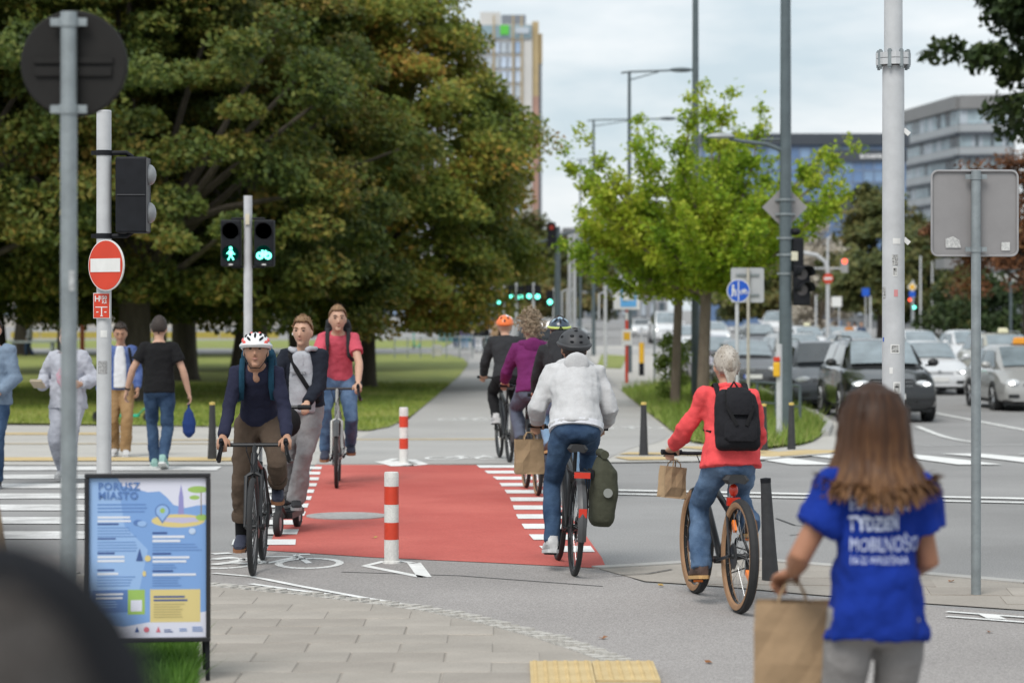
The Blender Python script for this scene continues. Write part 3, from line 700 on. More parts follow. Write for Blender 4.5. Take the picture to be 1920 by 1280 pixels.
for pa, pb in ((PA, PB), (PB, PC)):
    wing('wall', fasc, pa, pb, -.5, 33., 0); wing('roof_fascia', fasc, pa, pb, 31.1, 33.1, .8, 6)
    for k in range(8): wing('spandrel', lite, pa, pb, 27.7-3.35*k, 28.8-3.35*k, .45, .4); wing('slab_edge', dk, pa, pb, 27.2-3.35*k, 27.6-3.35*k, .9, 1)
    nW = 14
    for z, hh in [(28.9-3.35*k, 2.1) for k in range(8)]:
        for i in range(nW):
            f0, f1 = i/nW+.004, (i+1)/nW-.004
            A_ = V(((pa[0]-960)*pa[1]/F, pa[1], 0)); B_ = V(((pb[0]-960)*pb[1]/F, pb[1], 0))
            s0, s1 = A_.lerp(B_, f0), A_.lerp(B_, f1); d_ = (s1-s0).normalized(); nn = V((d_.y,-d_.x,0))
            if nn.dot(s0) > 0: nn = -nn
            m = MB(); s0, s1 = s0+nn*.15, s1+nn*.15
            m.add([s0+V((0,0,z)),s1+V((0,0,z)),s1-nn*.1+V((0,0,z)),s0-nn*.1+V((0,0,z)),s0+V((0,0,z+hh)),s1+V((0,0,z+hh)),s1-nn*.1+V((0,0,z+hh)),s0-nn*.1+V((0,0,z+hh))], [(3,2,1,0),(4,5,6,7),(0,1,5,4),(1,2,6,5),(2,3,7,6),(3,0,4,7)])
            m.build('window', random.choice([gls, gls, gls2, glC]), t, smooth=False)
# low background blocks closing the end of the street
def block(label, px0, px1, py0, D_, mat, cols, rows, glass, seed):
    t = thing('apartment_block', label, 'building', (0,D_,gz(D_)))
    bx(t, 'wall', mat, px0, px1, py0, 640, 10, D_); bx(t, 'roof', fasc, px0-2, px1+2, py0-5, py0, 10.6, D_, -.3)
    a, q = XZ(px0+3,600,D_), XZ(px1-3,py0+4,D_); facade(t, framem, a.x, q.x, max(.5, a.z-gz(D_)), q.z-gz(D_), cols, rows, -.08, glass=glass, seed=seed, wfrac=.6, hfrac=.6)
block('grey office block behind the bus stop sign', 1058, 1252, 432, 330., M('grey render', (.38,.39,.4), .8, var=.08, scale=.1), 11, 4, [gls2, glC], 1)
block('pale block behind the traffic queue and mast arm', 1380, 1600, 470, 340., M('pale render', (.46,.45,.43), .8, var=.08, scale=.1), 12, 3, [gls2, glC], 2)
block('long pale block seen through the park trunks', -60, 520, 492, 290., M('cream render', (.5,.47,.42), .8, var=.1, scale=.1), 28, 3, [gls2, glA], 3)
block('white block behind the maple at the path side', 520, 905, 440, 310., M('white render', (.56,.56,.55), .8, var=.1, scale=.1), 20, 4, [gls2, glB], 4)
block('dark block far behind the taxis', 1600, 2050, 500, 270., M('dark render', (.16,.17,.18), .8, var=.1, scale=.1), 20, 2, [gls2, glC], 7)
# concrete ramp behind the taxis
t = thing('concrete_ramp', 'grey concrete viaduct edge beyond the taxi queue', 'viaduct', (0,140,gz(140)))
bx(t, 'deck', fasc, 1770, 2100, 484, 503, 3, 140); bx(t, 'parapet', conc, 1770, 2100, 515, 532, .4, 140, -.3)
for px in (1790, 1890, 1990): bx(t, 'pier', fasc, px, px+14, 503, 655, 1, 140, 1)
# glazed pavilion with stalls at the end of the path
t = thing('glass_pavilion', 'teal glazed pavilion behind the crowd at the end of the path', 'pavilion', (0,165,gz(165)))
bx(t, 'wall', M('teal glazing', (.1,.22,.25), .2, var=.3, scale=.6), 822, 935, 548, 642, 5, 165); bx(t, 'roof', framem, 815, 942, 540, 548, 6, 165, -.5)
for px in range(826, 935, 12): bx(t, 'mullion', lite, px, px+1.5, 548, 642, .2, 165, -.22)
t = thing('yellow_wall', 'long low yellow barrier seen behind the park trunks', 'barrier', (0,150,gz(150)))
for i in range(9): bx(t, 'panel', M('yellow panel', (.42,.33,.08), .6, var=.1), 20+i*56, 20+i*56+54, 622, 634, .15, 150)
t = thing('red_kiosk', 'brick red kiosk post behind the round grey sign', 'kiosk', (0,96,gz(96)))
bx(t, 'post', M('kiosk red', (.42,.1,.05), .6), 150, 157, 560, 690, .2, 96); bx(t, 'roof', M('kiosk roof', (.35,.1,.06), .6), 138, 164, 552, 562, .6, 96, -.2)

# ================================================================ street furniture
galv = M('galvanised steel', (.27,.3,.31), .5, .5, var=.16, scale=9, bump=.08, bscale=40)
lgrey = M('light grey post paint', (.5,.51,.52), .5, var=.09, scale=7, bump=.05)
slate = M('slate green post paint', (.085,.11,.12), .45, var=.12, scale=6)
blackp = M('black plastic', (.011,.012,.015), .6, spec=.2, var=.2, scale=10)
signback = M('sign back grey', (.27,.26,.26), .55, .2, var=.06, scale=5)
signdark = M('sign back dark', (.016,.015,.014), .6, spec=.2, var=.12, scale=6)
signred = M('sign red', (.6,.045,.015), .4, var=.06, scale=6); signwhite = M('sign white', (.72,.72,.7), .4, var=.06, scale=8); signblue = M('sign blue', (.01,.09,.5), .4, var=.04)
yel = M('signal yellow', (.75,.42,.02), .45, var=.06)
greenlit = M('lit green lamp', (.16,1,.72), .4, var=0, emit=2.2)
greenoff = M('dim green lens', (.0,.1,.075), .3, var=0, emit=.35)
redlit = M('lit red lamp', (1,.1,.04), .4, var=0, emit=1.6)
lensoff = M('unlit lens', (.11,.095,.095), .25, var=.1, scale=30)
def at(o, px, py, d): p = XZ(px, py, d); return V((p.x-o.location.x, p.y-o.location.y, p.z-o.location.z))
def pole(t, h, r0, r1, mat, n=16, name='pole'):
    m = MB(); m.tube([(0,0,-.1),(0,0,h)], [r0,r1], n); return m.build(name, mat, t)
def clamp(t, z, r, mat=galv):
    m = MB(); m.lathe([(r,-.018),(r+.006,-.018),(r+.006,.018),(r,.018)], (0,0,z), n=18, close=True); m.box((r+.02,0,z), (.035,.014,.03)); m.box((-r-.02,0,z), (.035,.014,.03)); return m.build('clamp', mat, t)
def cyl_patch(m, r, z, h, a0, a1, n=6):
    vs = []
    for i in range(n+1):
        a = a0+(a1-a0)*i/n
        vs += [(r*math.sin(a), -r*math.cos(a), z), (r*math.sin(a), -r*math.cos(a), z+h)]
    return m.add(vs, [(2*i,2*i+2,2*i+3,2*i+1) for i in range(n)])
# -- near left: round sign seen from behind
p = V(((129-960)*9.1/F, 9.1, 0))
t = thing('sign_post', 'galvanised post with round grey sign seen from behind', 'sign', p)
pole(t, CH+552*9.1/F, .031, .031, galv, 20)
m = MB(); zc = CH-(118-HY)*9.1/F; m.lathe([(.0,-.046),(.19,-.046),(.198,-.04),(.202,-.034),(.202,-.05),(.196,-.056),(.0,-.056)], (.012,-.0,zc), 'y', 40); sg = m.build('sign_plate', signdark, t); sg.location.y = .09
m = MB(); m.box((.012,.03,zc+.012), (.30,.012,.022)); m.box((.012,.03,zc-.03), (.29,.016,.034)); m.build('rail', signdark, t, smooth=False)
for py in (42, 205): clamp(t, CH-(py-HY)*9.1/F, .031)
m = MB(); cyl_patch(m, .0322, CH-(545-HY)*9.1/F, .075, .2, .9); m.build('sticker', M('torn sticker', (.45,.46,.46), .7, var=.3, scale=50), t)
# -- near left: signal post with no entry sign
D = 17.2; p = V(((195-960)*D/F, D, 0))
t = thing('signal_post', 'light grey signal post carrying no entry sign and hydrant plate', 'traffic light', p)
pole(t, CH-(210-HY)*D/F, .053, .053, lgrey, 20)
m = MB(); m.lathe([(.054,0),(.05,.012),(.0,.014)], (0,0,CH-(210-HY)*D/F), n=18); m.build('cap', lgrey, t)
hd = MB(); hz = CH-(366-HY)*D/F
hd.box((.205,.02,hz), (.225,.2,.54)); h = hd.build('signal_head', blackp, t, smooth=False)
md = h.modifiers.new('b','BEVEL'); md.width = .015; md.segments = 2
m = MB(); m.box((.205,-.083,hz), (.2,.008,.006)); m.box((.315,-.02,hz),(.008,.12,.52)); m.build('seam', M('seam grey', (.06,.06,.065), .5), h, smooth=False)
for dz in (.145, -.125):
    m = MB(); m.ell((.32,.02,hz+dz), (.05,.085,.075), 14, 8); m.build('lens_hood', M('hood grey', (.25,.26,.27), .4, var=.1), h)
for z in (hz+.3, hz-.29):
    m = MB(); m.tube([(.04,0,z),(.16,0,z),(.2,.02,z-.03 if z > hz else z+.03)], .017, 8); m.build('bracket', blackp, t)
    clamp(t, z, .053, blackp)
R_ = Matrix.Rotation(math.radians(-38), 3, 'Z')
def disc(m, c, r, th, rot, n=40, y0=0):
    c = V(c); a = []; b_ = []
    for i in range(n):
        g = 2*PI*i/n; a.append(c+rot @ V((r*math.cos(g), y0, r*math.sin(g)))); b_.append(c+rot @ V((r*math.cos(g), y0+th, r*math.sin(g))))
    m.add(a+b_, [tuple(range(n)), tuple(reversed(range(n, 2*n)))]+[(i,(i+1) % n, n+(i+1) % n, n+i) for i in range(n)])
zc = CH-(498-HY)*D/F; cx = (206-195)*D/F
m = MB(); disc(m, (cx,-.17,zc), .181, .012, R_); sg = m.build('sign_plate', signwhite, t)
m = MB(); disc(m, (cx,-.17,zc), .173, .002, R_, y0=-.0035); m.build('red_face', signred, sg)
m = MB(); m.box(V((cx,-.17,zc))+R_ @ V((0,-.0055,0)), (.305,.002,.095), R_); m.build('white_bar', signwhite, sg, smooth=False)
zc = CH-(573-HY)*D/F
R2 = Matrix.Rotation(math.radians(-12), 3, 'Z')
m = MB(); m.box((-.005,-.066,zc), (.125,.004,.18), R2); pl = m.build('hydrant_plate', signwhite, t, smooth=False)
m = MB(); m.box((-.006,-.069,zc), (.116,.003,.17), R2); m.build('red_face', signred, pl, smooth=False)
for s_, x_, z_, sz in (('H', -.052, .03, .06), ('150', -.012, .045, .036), ('3,2', .004, .018, .03)):
    o = text_mesh(s_, sz, signwhite, 'lettering', pl, bold=.001); o.location = V((-.006,-.069,zc+z_))+R2 @ V((x_,-.004,0)); o.rotation_euler = (PI/2,0,math.radians(-12))
m = MB()
for x_, z_, w_, h_ in ((0,-.01,.09,.006), (.002,-.042,.008,.058), (-.03,-.045,.016,.007), (.03,-.045,.016,.007), (.002,-.072,.02,.006)): m.box(V((-.006,-.069,zc+z_))+R2 @ V((x_,-.003,0)), (w_,.002,h_), R2)
m.build('pictogram', signwhite, pl, smooth=False)
m = MB(); cyl_patch(m, .0545, CH-(632-HY)*D/F, .05, -.3, .6); m.build('sticker', signwhite, t)
m = MB(); cyl_patch(m, .0545, CH-(700-HY)*D/F, .09, -.7, .6); m.build('sticker', M('scuffed sticker', (.22,.22,.22), .8, col2=(.42,.42,.42), scale=60), t)
# -- far left: pedestrian and cycle signals lit green
D = 29.6; p = V(((465-960)*D/F, D, gz(D)))
t = thing('signal_post', 'grey signal post with green walking figure and green bicycle lights', 'traffic light', p)
zt = CH-(367-HY)*D/F-p.z; pole(t, zt, .052, .052, lgrey, 16)
m = MB(); m.box((0,-.06,zt-.29), (.05,.03,.13)); m.build('push_unit', M('cream box', (.6,.55,.42), .5), t, smooth=False)
walkfig = [((0,.072),.016), ]
def signal2(t, cx, D, fig, side):
    z0 = CH-(456-HY)*D/F-t.location.z
    m = MB(); m.box((cx,-.02,z0), (.245,.16,.57)); h = m.build('signal_head', blackp, t, smooth=False); md = h.modifiers.new('b','BEVEL'); md.width = .02; md.segments = 2
    for j, dz in enumerate((.145,-.13)):
        m = MB(); disc(m, (cx,-.1,z0+dz), .098, .012, Matrix.Identity(3), 28); L_ = m.build('lens', lensoff if j == 0 else greenoff, h)
        # visor: open half tube
        vs = []; fs = []; nn = 16
        for i in range(nn+1):
            a = math.radians(-25)+math.radians(230)*i/nn
            vs += [(cx+.108*math.cos(a), -.1, z0+dz+.108*math.sin(a)), (cx+.108*math.cos(a), -.23+.09*abs(i-nn/2)/(nn/2), z0+dz+.108*math.sin(a))]
        for i in range(nn): fs.append((2*i,2*i+2,2*i+3,2*i+1))
        m = MB(); m.add(vs, fs); vo = m.build('visor', blackp, h, fix=False); sm = vo.modifiers.new('s','SOLIDIFY'); sm.thickness = .006
        if j: 
            m = MB()
            if fig == 'walk':
                c_ = V((cx,-.104,z0+dz)); m.ell(c_+V((0,0,.068)), (.02,.006,.02), 10, 6)
                for a_, b_, r_ in (((0,.04),(.0,-.015),.024),((0,-.015),(.036,-.075),.015),((0,-.015),(-.032,-.078),.015),((.0,.036),(.048,-.008),.012),((0,.036),(-.048,.0),.012)): m.tube([c_+V((a_[0],0,a_[1])), c_+V((b_[0],0,b_[1]))], r_, 8, flat=.5)
            else:
                c_ = V((cx,-.104,z0+dz-.008))
                for sx in (-1, 1):
                    m.tube([c_+V((sx*.048+.034*math.cos(2*PI*i/16),0,-.016+.034*math.sin(2*PI*i/16))) for i in range(16)], .012, 6, closed=True)
                for a_, b_ in (((-.042,-.014),(-.016,.03)),((-.016,.03),(.026,.03)),((-.018,.028),(.002,-.014)),((.002,-.014),(.026,.03)),((.042,-.014),(.02,.048)),((-.03,.044),(-.008,.044)),((-.042,-.014),(.002,-.014))): m.tube([c_+V((a_[0],0,a_[1])), c_+V((b_[0],0,b_[1]))], .01, 6)
            m.build('lit_symbol', greenlit, L_)
    m = MB(); m.box((cx,-.105,z0-.262), (.05,.004,.014)); m.build('maker_tag', signwhite, h, smooth=False)
    for z in (z0+.3, z0-.29):
        m = MB(); m.tube([(0,0,z),(cx,-.01,z)], .014, 8); m.build('bracket', blackp, t)
signal2(t, -.2, D, 'walk', -1); signal2(t, .205, D, 'bike', 1)

# -- right: tall mast with flange and stickers
D = 16.2; p = V(((1675-960)*D/F, D, 0))
t = thing('light_mast', 'thick pale grey mast with bolted flange and many stickers', 'mast', p)
zf = CH-(110-HY)*D/F
m = MB(); m.tube([(0,0,-.1),(0,0,zf-.05)], [.077,.073], 28); m.build('lower_tube', lgrey, t)
m = MB(); m.tube([(0,0,zf+.03),(0,0,zf+5.5)], [.062,.05], 28); m.build('upper_tube', lgrey, t)
m = MB(); m.lathe([(.06,-.045),(.118,-.045),(.118,-.004),(.06,-.004)], (0,0,zf), n=8, close=True); m.lathe([(.06,0),(.118,0),(.118,.036),(.06,.036)], (0,0,zf), n=8, close=True); fl = m.build('flange', lgrey, t, smooth=False)
m0 = MB(); m0.lathe([(.0,-.075),(.01,-.075),(.01,-.06),(.016,-.06),(.016,-.045),(.016,.036),(.016,.05),(.01,.05),(.01,.058),(0,.058)], n=6); bo = m0.build('bolt', galv, fl, smooth=False)
for i in range(8):
    a = PI/8+i*PI/4; q = bo if i == 0 else inst(bo, fl); q.location = (.1*math.cos(a), .1*math.sin(a), zf)
m = MB(); m.tube([(0,0,0),(0,0,.16)], .105, 20); m.build('base_collar', lgrey, t)
for py, hpx, a0, a1, mt in ((458,11,-.2,.5,signwhite),(498,20,-.25,.25,None),(518,18,-.2,.2,signwhite),(560,22,-1.4,-.9,None),(556,13,-.1,.25,M('pink sticker',(.6,.25,.25),.6)),(662,17,-.4,.4,signwhite),(700,12,-.5,-.2,signwhite),(737,22,-.15,.5,signwhite),(640,8,-1.3,-1.1,signblue)):
    m = MB(); r_ = .0765; z = CH-(py-HY)*D/F; hh = hpx*D/F; cyl_patch(m, r_, z, hh, a0, a1); o = m.build('sticker', mt or M('scribbled sticker', (.1,.1,.1), .7, col2=(.62,.62,.6), scale=90), t)
    if mt is signwhite and hpx > 15:
        m = MB(); cyl_patch(m, r_+.0006, z+hh*.12, hh*.76, a0+(a1-a0)*.12, a0+(a1-a0)*.88); m.build('print', M('scribble print', (.01,.01,.01), .7, col2=(.6,.6,.58), scale=38), o)
for py in (248, 452):
    m = MB(); z = CH-(py-HY)*D/F; m.box((.085,-.01,z), (.05,.03,.03), Matrix.Rotation(.7,3,'Y')); m.build('small_sensor', signwhite, t, smooth=False)
# -- right: rectangular sign seen from behind
p = P(1830, 1117); D = p.y
t = thing('sign_post', 'galvanised post with large rectangular grey sign seen from behind', 'sign', p)
zt = CH-(320-HY)*D/F; pole(t, zt, .032, .032, galv, 18)
z0, z1 = CH-(479-HY)*D/F, CH-(320-HY)*D/F; x0, x1 = (1749-1830)*D/F, (1910-1830)*D/F
def rrect(x0, x1, z0, z1, r, n=5):
    pts = []
    for cx, cz, a0 in ((x1-r,z1-r,0),(x0+r,z1-r,PI/2),(x0+r,z0+r,PI),(x1-r,z0+r,1.5*PI)):
        for i in range(n+1): a = a0+PI/2*i/n; pts.append((cx+r*math.cos(a), cz+r*math.sin(a)))
    return pts
m = MB(); m.prism(rrect(x0,x1,z0,z1,.04), -.004, (0,.045,0)); sg = m.build('sign_plate', signback, t, smooth=False)
m = MB(); oc = [V((q[0],.036,q[1])) for q in rrect(x0,x1,z0,z1,.04)]; m.tube(oc, .008, 6, closed=True); m.build('rim', M('sign rim', (.36,.35,.35), .4, .4), sg)
for z in (z0+.04, z1-.04): clamp(t, z, .032)
m = MB(); m.prism([(-.19,.05),(-.09,.05),(-.1,.10),(-.14,.125),(-.19,.11)], .001, (0,.039,z0)); m.build('sticker', M('torn white sticker', (.6,.6,.58), .7, col2=(.35,.35,.35), scale=70), sg, smooth=False)
m = MB(); m.box((.2,.039,z0+.06), (.055,.002,.055)); m.build('sticker', M('small white sticker', (.62,.62,.6), .7, col2=(.4,.4,.4), scale=90), sg, smooth=False)

# -- bollards
bw = M('bollard white', (.66,.65,.62), .6, var=.1, scale=14, fine=.12, fscale=60); br = M('bollard red', (.6,.05,.02), .5, var=.08, scale=12)
def striped_bollard(label, px, py, h, r):
    t = thing('striped_bollard', label, 'bollard', P(px, py), 0, 'red and white bollards on the cycle path')
    z = [0,.27,.46,.66,.86,1.0] if h else 0
    for i in range(5):
        m = MB(); a, q = z[i]*h, z[i+1]*h; rr = r+(.0008 if i % 2 else 0)
        prof = [(rr,a),(rr,q)]+([(rr*.93,q+.012),(0,q+.016)] if i == 4 else [])
        m.lathe(prof, n=28); m.build('band', br if i % 2 else bw, t)
    m = MB(); m.lathe([(r*1.25,0),(r*1.2,.018),(r,.022)], n=24); m.build('foot', bw, t)
striped_bollard('red and white striped bollard at the near end of the red crossing', 734, 1056, .655, .053); striped_bollard('red and white striped bollard at the far end of the red crossing', 757, 869, .66, .053)
ytop = M('bollard cap yellow', (.6,.45,.12), .6)
def black_bollard(label, px, py, top, cap=True):
    p = P(px, py); h = (py-top)*p.y/F; t = thing('black_bollard', label, 'bollard', p, 0, 'slim black bollards at the crossing')
    m = MB(); m.lathe([(.06,-.02),(.06,0),(.058,.04),(.05,.2*h/.7),(.04,.5*h/.7),(.035,h-.03)], n=16); m.build('post', M('black rubber', (.03,.031,.034), .6, var=.25, scale=14), t)
    m = MB(); m.lathe([(.036,h-.03),(.037,h),(.0,h+.006)], n=16); m.build('cap', ytop if cap else blackp, t)
    return t
black_bollard('black bollard leaning on the slab island beside the blue shirted woman', 1445, 1090, 896, False).rotation_euler = (0,-.05,0)
black_bollard('black bollard at the far pavement left of the coral jacket', 1207, 854, 754); black_bollard('black bollard at the far zebra end beside the cyclist in brown trousers', 398, 862, 754)
black_bollard('black bollard in front of the guard rail at the grass island', 1432, 846, 757); black_bollard('black bollard beside the dark signal mast', 1484, 843, 755)

# -- dark signal mast with lamp arm
p = P(1473, 822); D = p.y
t = thing('signal_mast', 'tall slate mast with street lamp arm, diamond sign and black signals', 'traffic light', p)
pole(t, 9.5, .125, .085, slate, 10)
zl = CH-(268-HY)*D/F-p.z; xl = (1330-1473)*D/F
m = MB(); m.tube([(-.05,0,zl-.14),(-.35,0,zl-.02),(-.8,0,zl+.03),(xl+.35,0,zl+.08)], [.045,.04,.035,.03], 10); m.tube([(-.05,0,zl+.06),(-.45,0,zl+.06)], .02, 8); la = m.build('lamp_arm', slate, t)
m = MB(); m.ell((xl+.2,0,zl+.11), (.26,.13,.075), 16, 8, fn=lambda q: V((q.x, q.y, q.z if q.z > 0 else q.z*.45))); m.build('lamp_head', M('lamp housing', (.3,.32,.33), .4, var=.06), la)
zs = CH-(388-HY)*D/F-p.z; hs = .41
m = MB(); m.prism([(0,-hs),(hs,0),(0,hs),(-hs,0)], -.006, (0,.13,zs)); dsg = m.build('diamond_sign', signback, t, smooth=False)
for dz in (-.13, .13): m = MB(); m.box((0,.1,zs+dz), (.36,.03,.03)); m.build('rail', galv, dsg, smooth=False)
for z in (zs-.13, zs+.13, zs-.56, zs-.86, zs-1.2): clamp(t, z, .122)
xh = (1492-1473)*D/F
z0 = CH-(478-HY)*D/F-p.z; m = MB(); m.box((xh+.04,.06,z0), (.2,.24,.62)); hb = m.build('signal_head', blackp, t, smooth=False); md = hb.modifiers.new('b','BEVEL'); md.width = .03; md.segments = 2
m = MB(); m.ell((xh-.01,-.02,z0+.42), (.1,.1,.07), 12, 6); m.build('camera_dome', blackp, t)
m = MB(); m.box((xh-.03,-.07,z0-.02), (.12,.01,.16)); m.build('plate', M('cream plate', (.6,.57,.44), .6), hb, smooth=False)
z0 = CH-(535-HY)*D/F-p.z; m = MB(); m.box((xh+.1,.0,z0), (.3,.24,.72)); hb = m.build('signal_head', blackp, t, smooth=False); md = hb.modifiers.new('b','BEVEL'); md.width = .03; md.segments = 2
for dz in (.2, -.08):
    vs = []; fs = []
    for i in range(13):
        a = -.3+3.75*i/12; vs += [(xh+.1+.13*math.cos(a), -.12, z0+dz+.13*math.sin(a)), (xh+.2+.13*math.cos(a), -.36+.14*abs(i-6)/6, z0+dz+.02+.13*math.sin(a))]
    m = MB(); m.add(vs, [(2*i,2*i+2,2*i+3,2*i+1) for i in range(12)]); vo = m.build('visor', blackp, hb, fix=False); sm = vo.modifiers.new('s','SOLIDIFY'); sm.thickness = .008
    m = MB(); disc(m, (xh+.1,-.125,z0+dz), .1, .01, Matrix.Identity(3), 20); m.build('lens', lensoff, hb)
p = P(1461, 830); D = p.y
t = thing('push_button_post', 'short light grey post with yellow push button box', 'post', p)
zt = (830-645)*D/F; pole(t, zt, .05, .05, lgrey, 14)
m = MB(); zb = (830-692)*D/F; m.box((-.05,-.06,zb), (.11,.1,.25)); bb = m.build('button_box', yel, t, smooth=False); md = bb.modifiers.new('b','BEVEL'); md.width = .025; md.segments = 2
m = MB(); m.box((-.05,-.07,zb+.17), (.1,.08,.07)); m.build('red_top', signred, t, smooth=False)

# -- guard rail on the island
pts = pp((1385,778),(1420,784),(1455,788),(1500,795)); t = thing('guard_rail', 'low slate guard rail behind the coral jacket cyclist', 'railing', pts[0])
hr = .78
for q in pts:
    o_ = q-pts[0]; m = MB(); m.tube([o_+V((0,0,-.05)), o_+V((0,0,hr))], .03, 8); m.build('post', slate, t)
for a, q in zip(pts, pts[1:]):
    for z in (hr, hr*.45):
        m = MB(); m.tube([a-pts[0]+V((0,0,z)), q-pts[0]+V((0,0,z))], .027 if z == hr else .02, 8); m.build('rail', slate, t)

# -- blue cycle and pedestrian sign, sign backs near the trees
D = 45.; p = gp(1382, D); t = thing('sign_post', 'blue round shared path sign with white divider on thin post', 'sign', p)
zc = CH-(545-HY)*D/F-p.z; pole(t, zc+.2, .035, .035, lgrey, 10); m = MB(); disc(m, (.02,-.06,zc), .215, .01, Matrix.Identity(3)); sg = m.build('sign_plate', signwhite, t)
m = MB(); disc(m, (.02,-.06,zc), .2, .003, Matrix.Identity(3), y0=-.004); m.build('blue_face', signblue, sg)
m = MB(); c_ = V((.02,-.067,zc)); m.box(c_, (.018,.002,.38)); m.ell(c_+V((-.1,0,.09)), (.022,.004,.024), 8, 5)
for a_, b_, r_ in (((-.1,.06),(-.1,-.02),.022),((-.1,-.02),(-.07,-.11),.014),((-.1,-.02),(-.125,-.11),.014),((-.055,.02),(-.055,-.03),.014),((-.055,-.03),(-.05,-.1),.011),((-.1,.05),(-.06,.0),.01)): m.tube([c_+V((a_[0],0,a_[1])), c_+V((b_[0],0,b_[1]))], r_, 6, flat=.3)
for sx in (-1, 1): m.tube([c_+V((.1+sx*.042+.032*math.cos(2*PI*i/14),0,-.03+.032*math.sin(2*PI*i/14))) for i in range(14)], .007, 5, closed=True)
for a_, b_ in (((.058,-.03),(.082,.02)),((.082,.02),(.125,.02)),((.1,-.03),(.125,.02)),((.082,.02),(.1,-.03)),((.142,-.03),(.12,.04))): m.tube([c_+V((a_[0],0,a_[1])), c_+V((b_[0],0,b_[1]))], .007, 5)
m.build('pictogram', signwhite, sg)
def back_sign(label, px0, px1, py0, py1, ppx, pby, D, mat=signback, pm=galv, front=False, rails=True, r=.03):
    p = gp(ppx, D); t = thing('sign_post', label, 'sign', p); zb, zt = CH-(py1-HY)*D/F-p.z, CH-(py0-HY)*D/F-p.z
    pole(t, zt, r, r, pm, 10); x0, x1 = (px0-ppx)*D/F, (px1-ppx)*D/F
    m = MB(); m.prism(rrect(x0,x1,zb,zt,.04), -.01, (0,-.05 if front else .06,0)); s_ = m.build('sign_plate', mat, t, smooth=False)
    if rails:
        for f_ in (.22, .8):
            m = MB(); m.box(((x0+x1)/2,.045,zb+(zt-zb)*f_), ((x1-x0)*.7,.03,.04)); m.build('rail', galv, s_, smooth=False)
    return t, s_
back_sign('square grey sign back on a tan post behind the blue sign', 1371, 1433, 502, 567, 1403, 760, 47., M('sign back pale', (.4,.41,.42), .5, var=.05), M('tan post', (.42,.39,.33), .6))
back_sign('grey rectangular sign back between bus stop and young trees', 1199, 1250, 508, 562, 1227, 720, 72., signback, galv)
# -- bus stop
D = 76.; p = gp(1175, D); t = thing('bus_stop_sign', 'white and blue bus stop sign on a red and white post', 'sign', p)
def zz(py): return CH-(py-HY)*D/F-p.z
zs = [0, zz(640), zz(618), zz(600), zz(585), zz(560)]
for i in range(5):
    m = MB(); m.tube([(0,0,zs[i]-(.1 if i == 0 else 0)),(0,0,zs[i+1])], .05, 10); m.build('band', br if i % 2 == 0 else bw, t)
x0, x1 = (1150-1175)*D/F, (1199-1175)*D/F
m = MB(); m.box(((x0+x1)/2,-.07,(zz(528)+zz(580))/2), (x1-x0,.06,zz(528)-zz(580))); sg = m.build('sign_board', signwhite, t, smooth=False)
m = MB(); m.box((.05,-.105,(zz(541)+zz(575))/2), (.5,.01,zz(541)-zz(575))); m.build('blue_panel', M('bus blue', (.12,.4,.75), .5), sg, smooth=False)
m = MB(); m.box((.05,-.113,zz(555)), (.36,.006,.28)); m.build('white_panel', signwhite, sg, smooth=False)
m = MB(); m.box((0,-.07,zz(632)), (.32,.04,.5)); nb = m.build('notice', signwhite, t, smooth=False)
m = MB(); m.box((0,-.095,zz(630)), (.2,.01,.24)); m.build('yellow_notice', yel, nb, smooth=False)

p = gp(1203, 84.); t = thing('marker_post', 'short yellow and black marker post beyond the bus stop', 'post', p)
for z0_, z1_, mt_ in ((-.05,.45,blackp), (.45,1.15,yel), (1.15,1.7,lgrey)): m = MB(); m.tube([(0,0,z0_),(0,0,z1_)], .09 if z1_ < 1.5 else .04, 12); m.build('band', mt_, t)
# -- street lamps along the avenue
def lamp(label, px, top, D, ax, r=.1, both=False):
    p = gp(px, D); t = thing('street_lamp', label, 'street lamp', p, 0, 'street lamps along the avenue'); zt = CH-(top-HY)*D/F-p.z; pole(t, zt, r, r*.55, slate, 8); xa = (ax-px)*D/F
    m = MB(); m.tube([(-.9 if both else -.3,0,zt-.02),(0,0,zt+.02),(xa*.55,0,zt+.06),(xa-.5,0,zt+.08)], .04, 6); m.tube([(0,0,zt-.28),(xa*.5,0,zt+.02)], .025, 5); ar = m.build('lamp_arm', slate, t)
    m = MB(); m.ell((xa-.25,0,zt+.09), (.45,.16,.09), 10, 6); m.build('lamp_head', slate, ar)
lamp('tall street lamp standing behind the bus stop sign', 1180, 136, 88., 1290); lamp('street lamp beyond the bus stop, lower over the young trees', 1113, 226, 118., 1262)
lamp('closest tall street lamp rising between the two young trees', 1304, -260, 60., 1420, .11)
lamp('far slender street lamp near the crossing signals', 1088, 300, 160., 1150, .1)
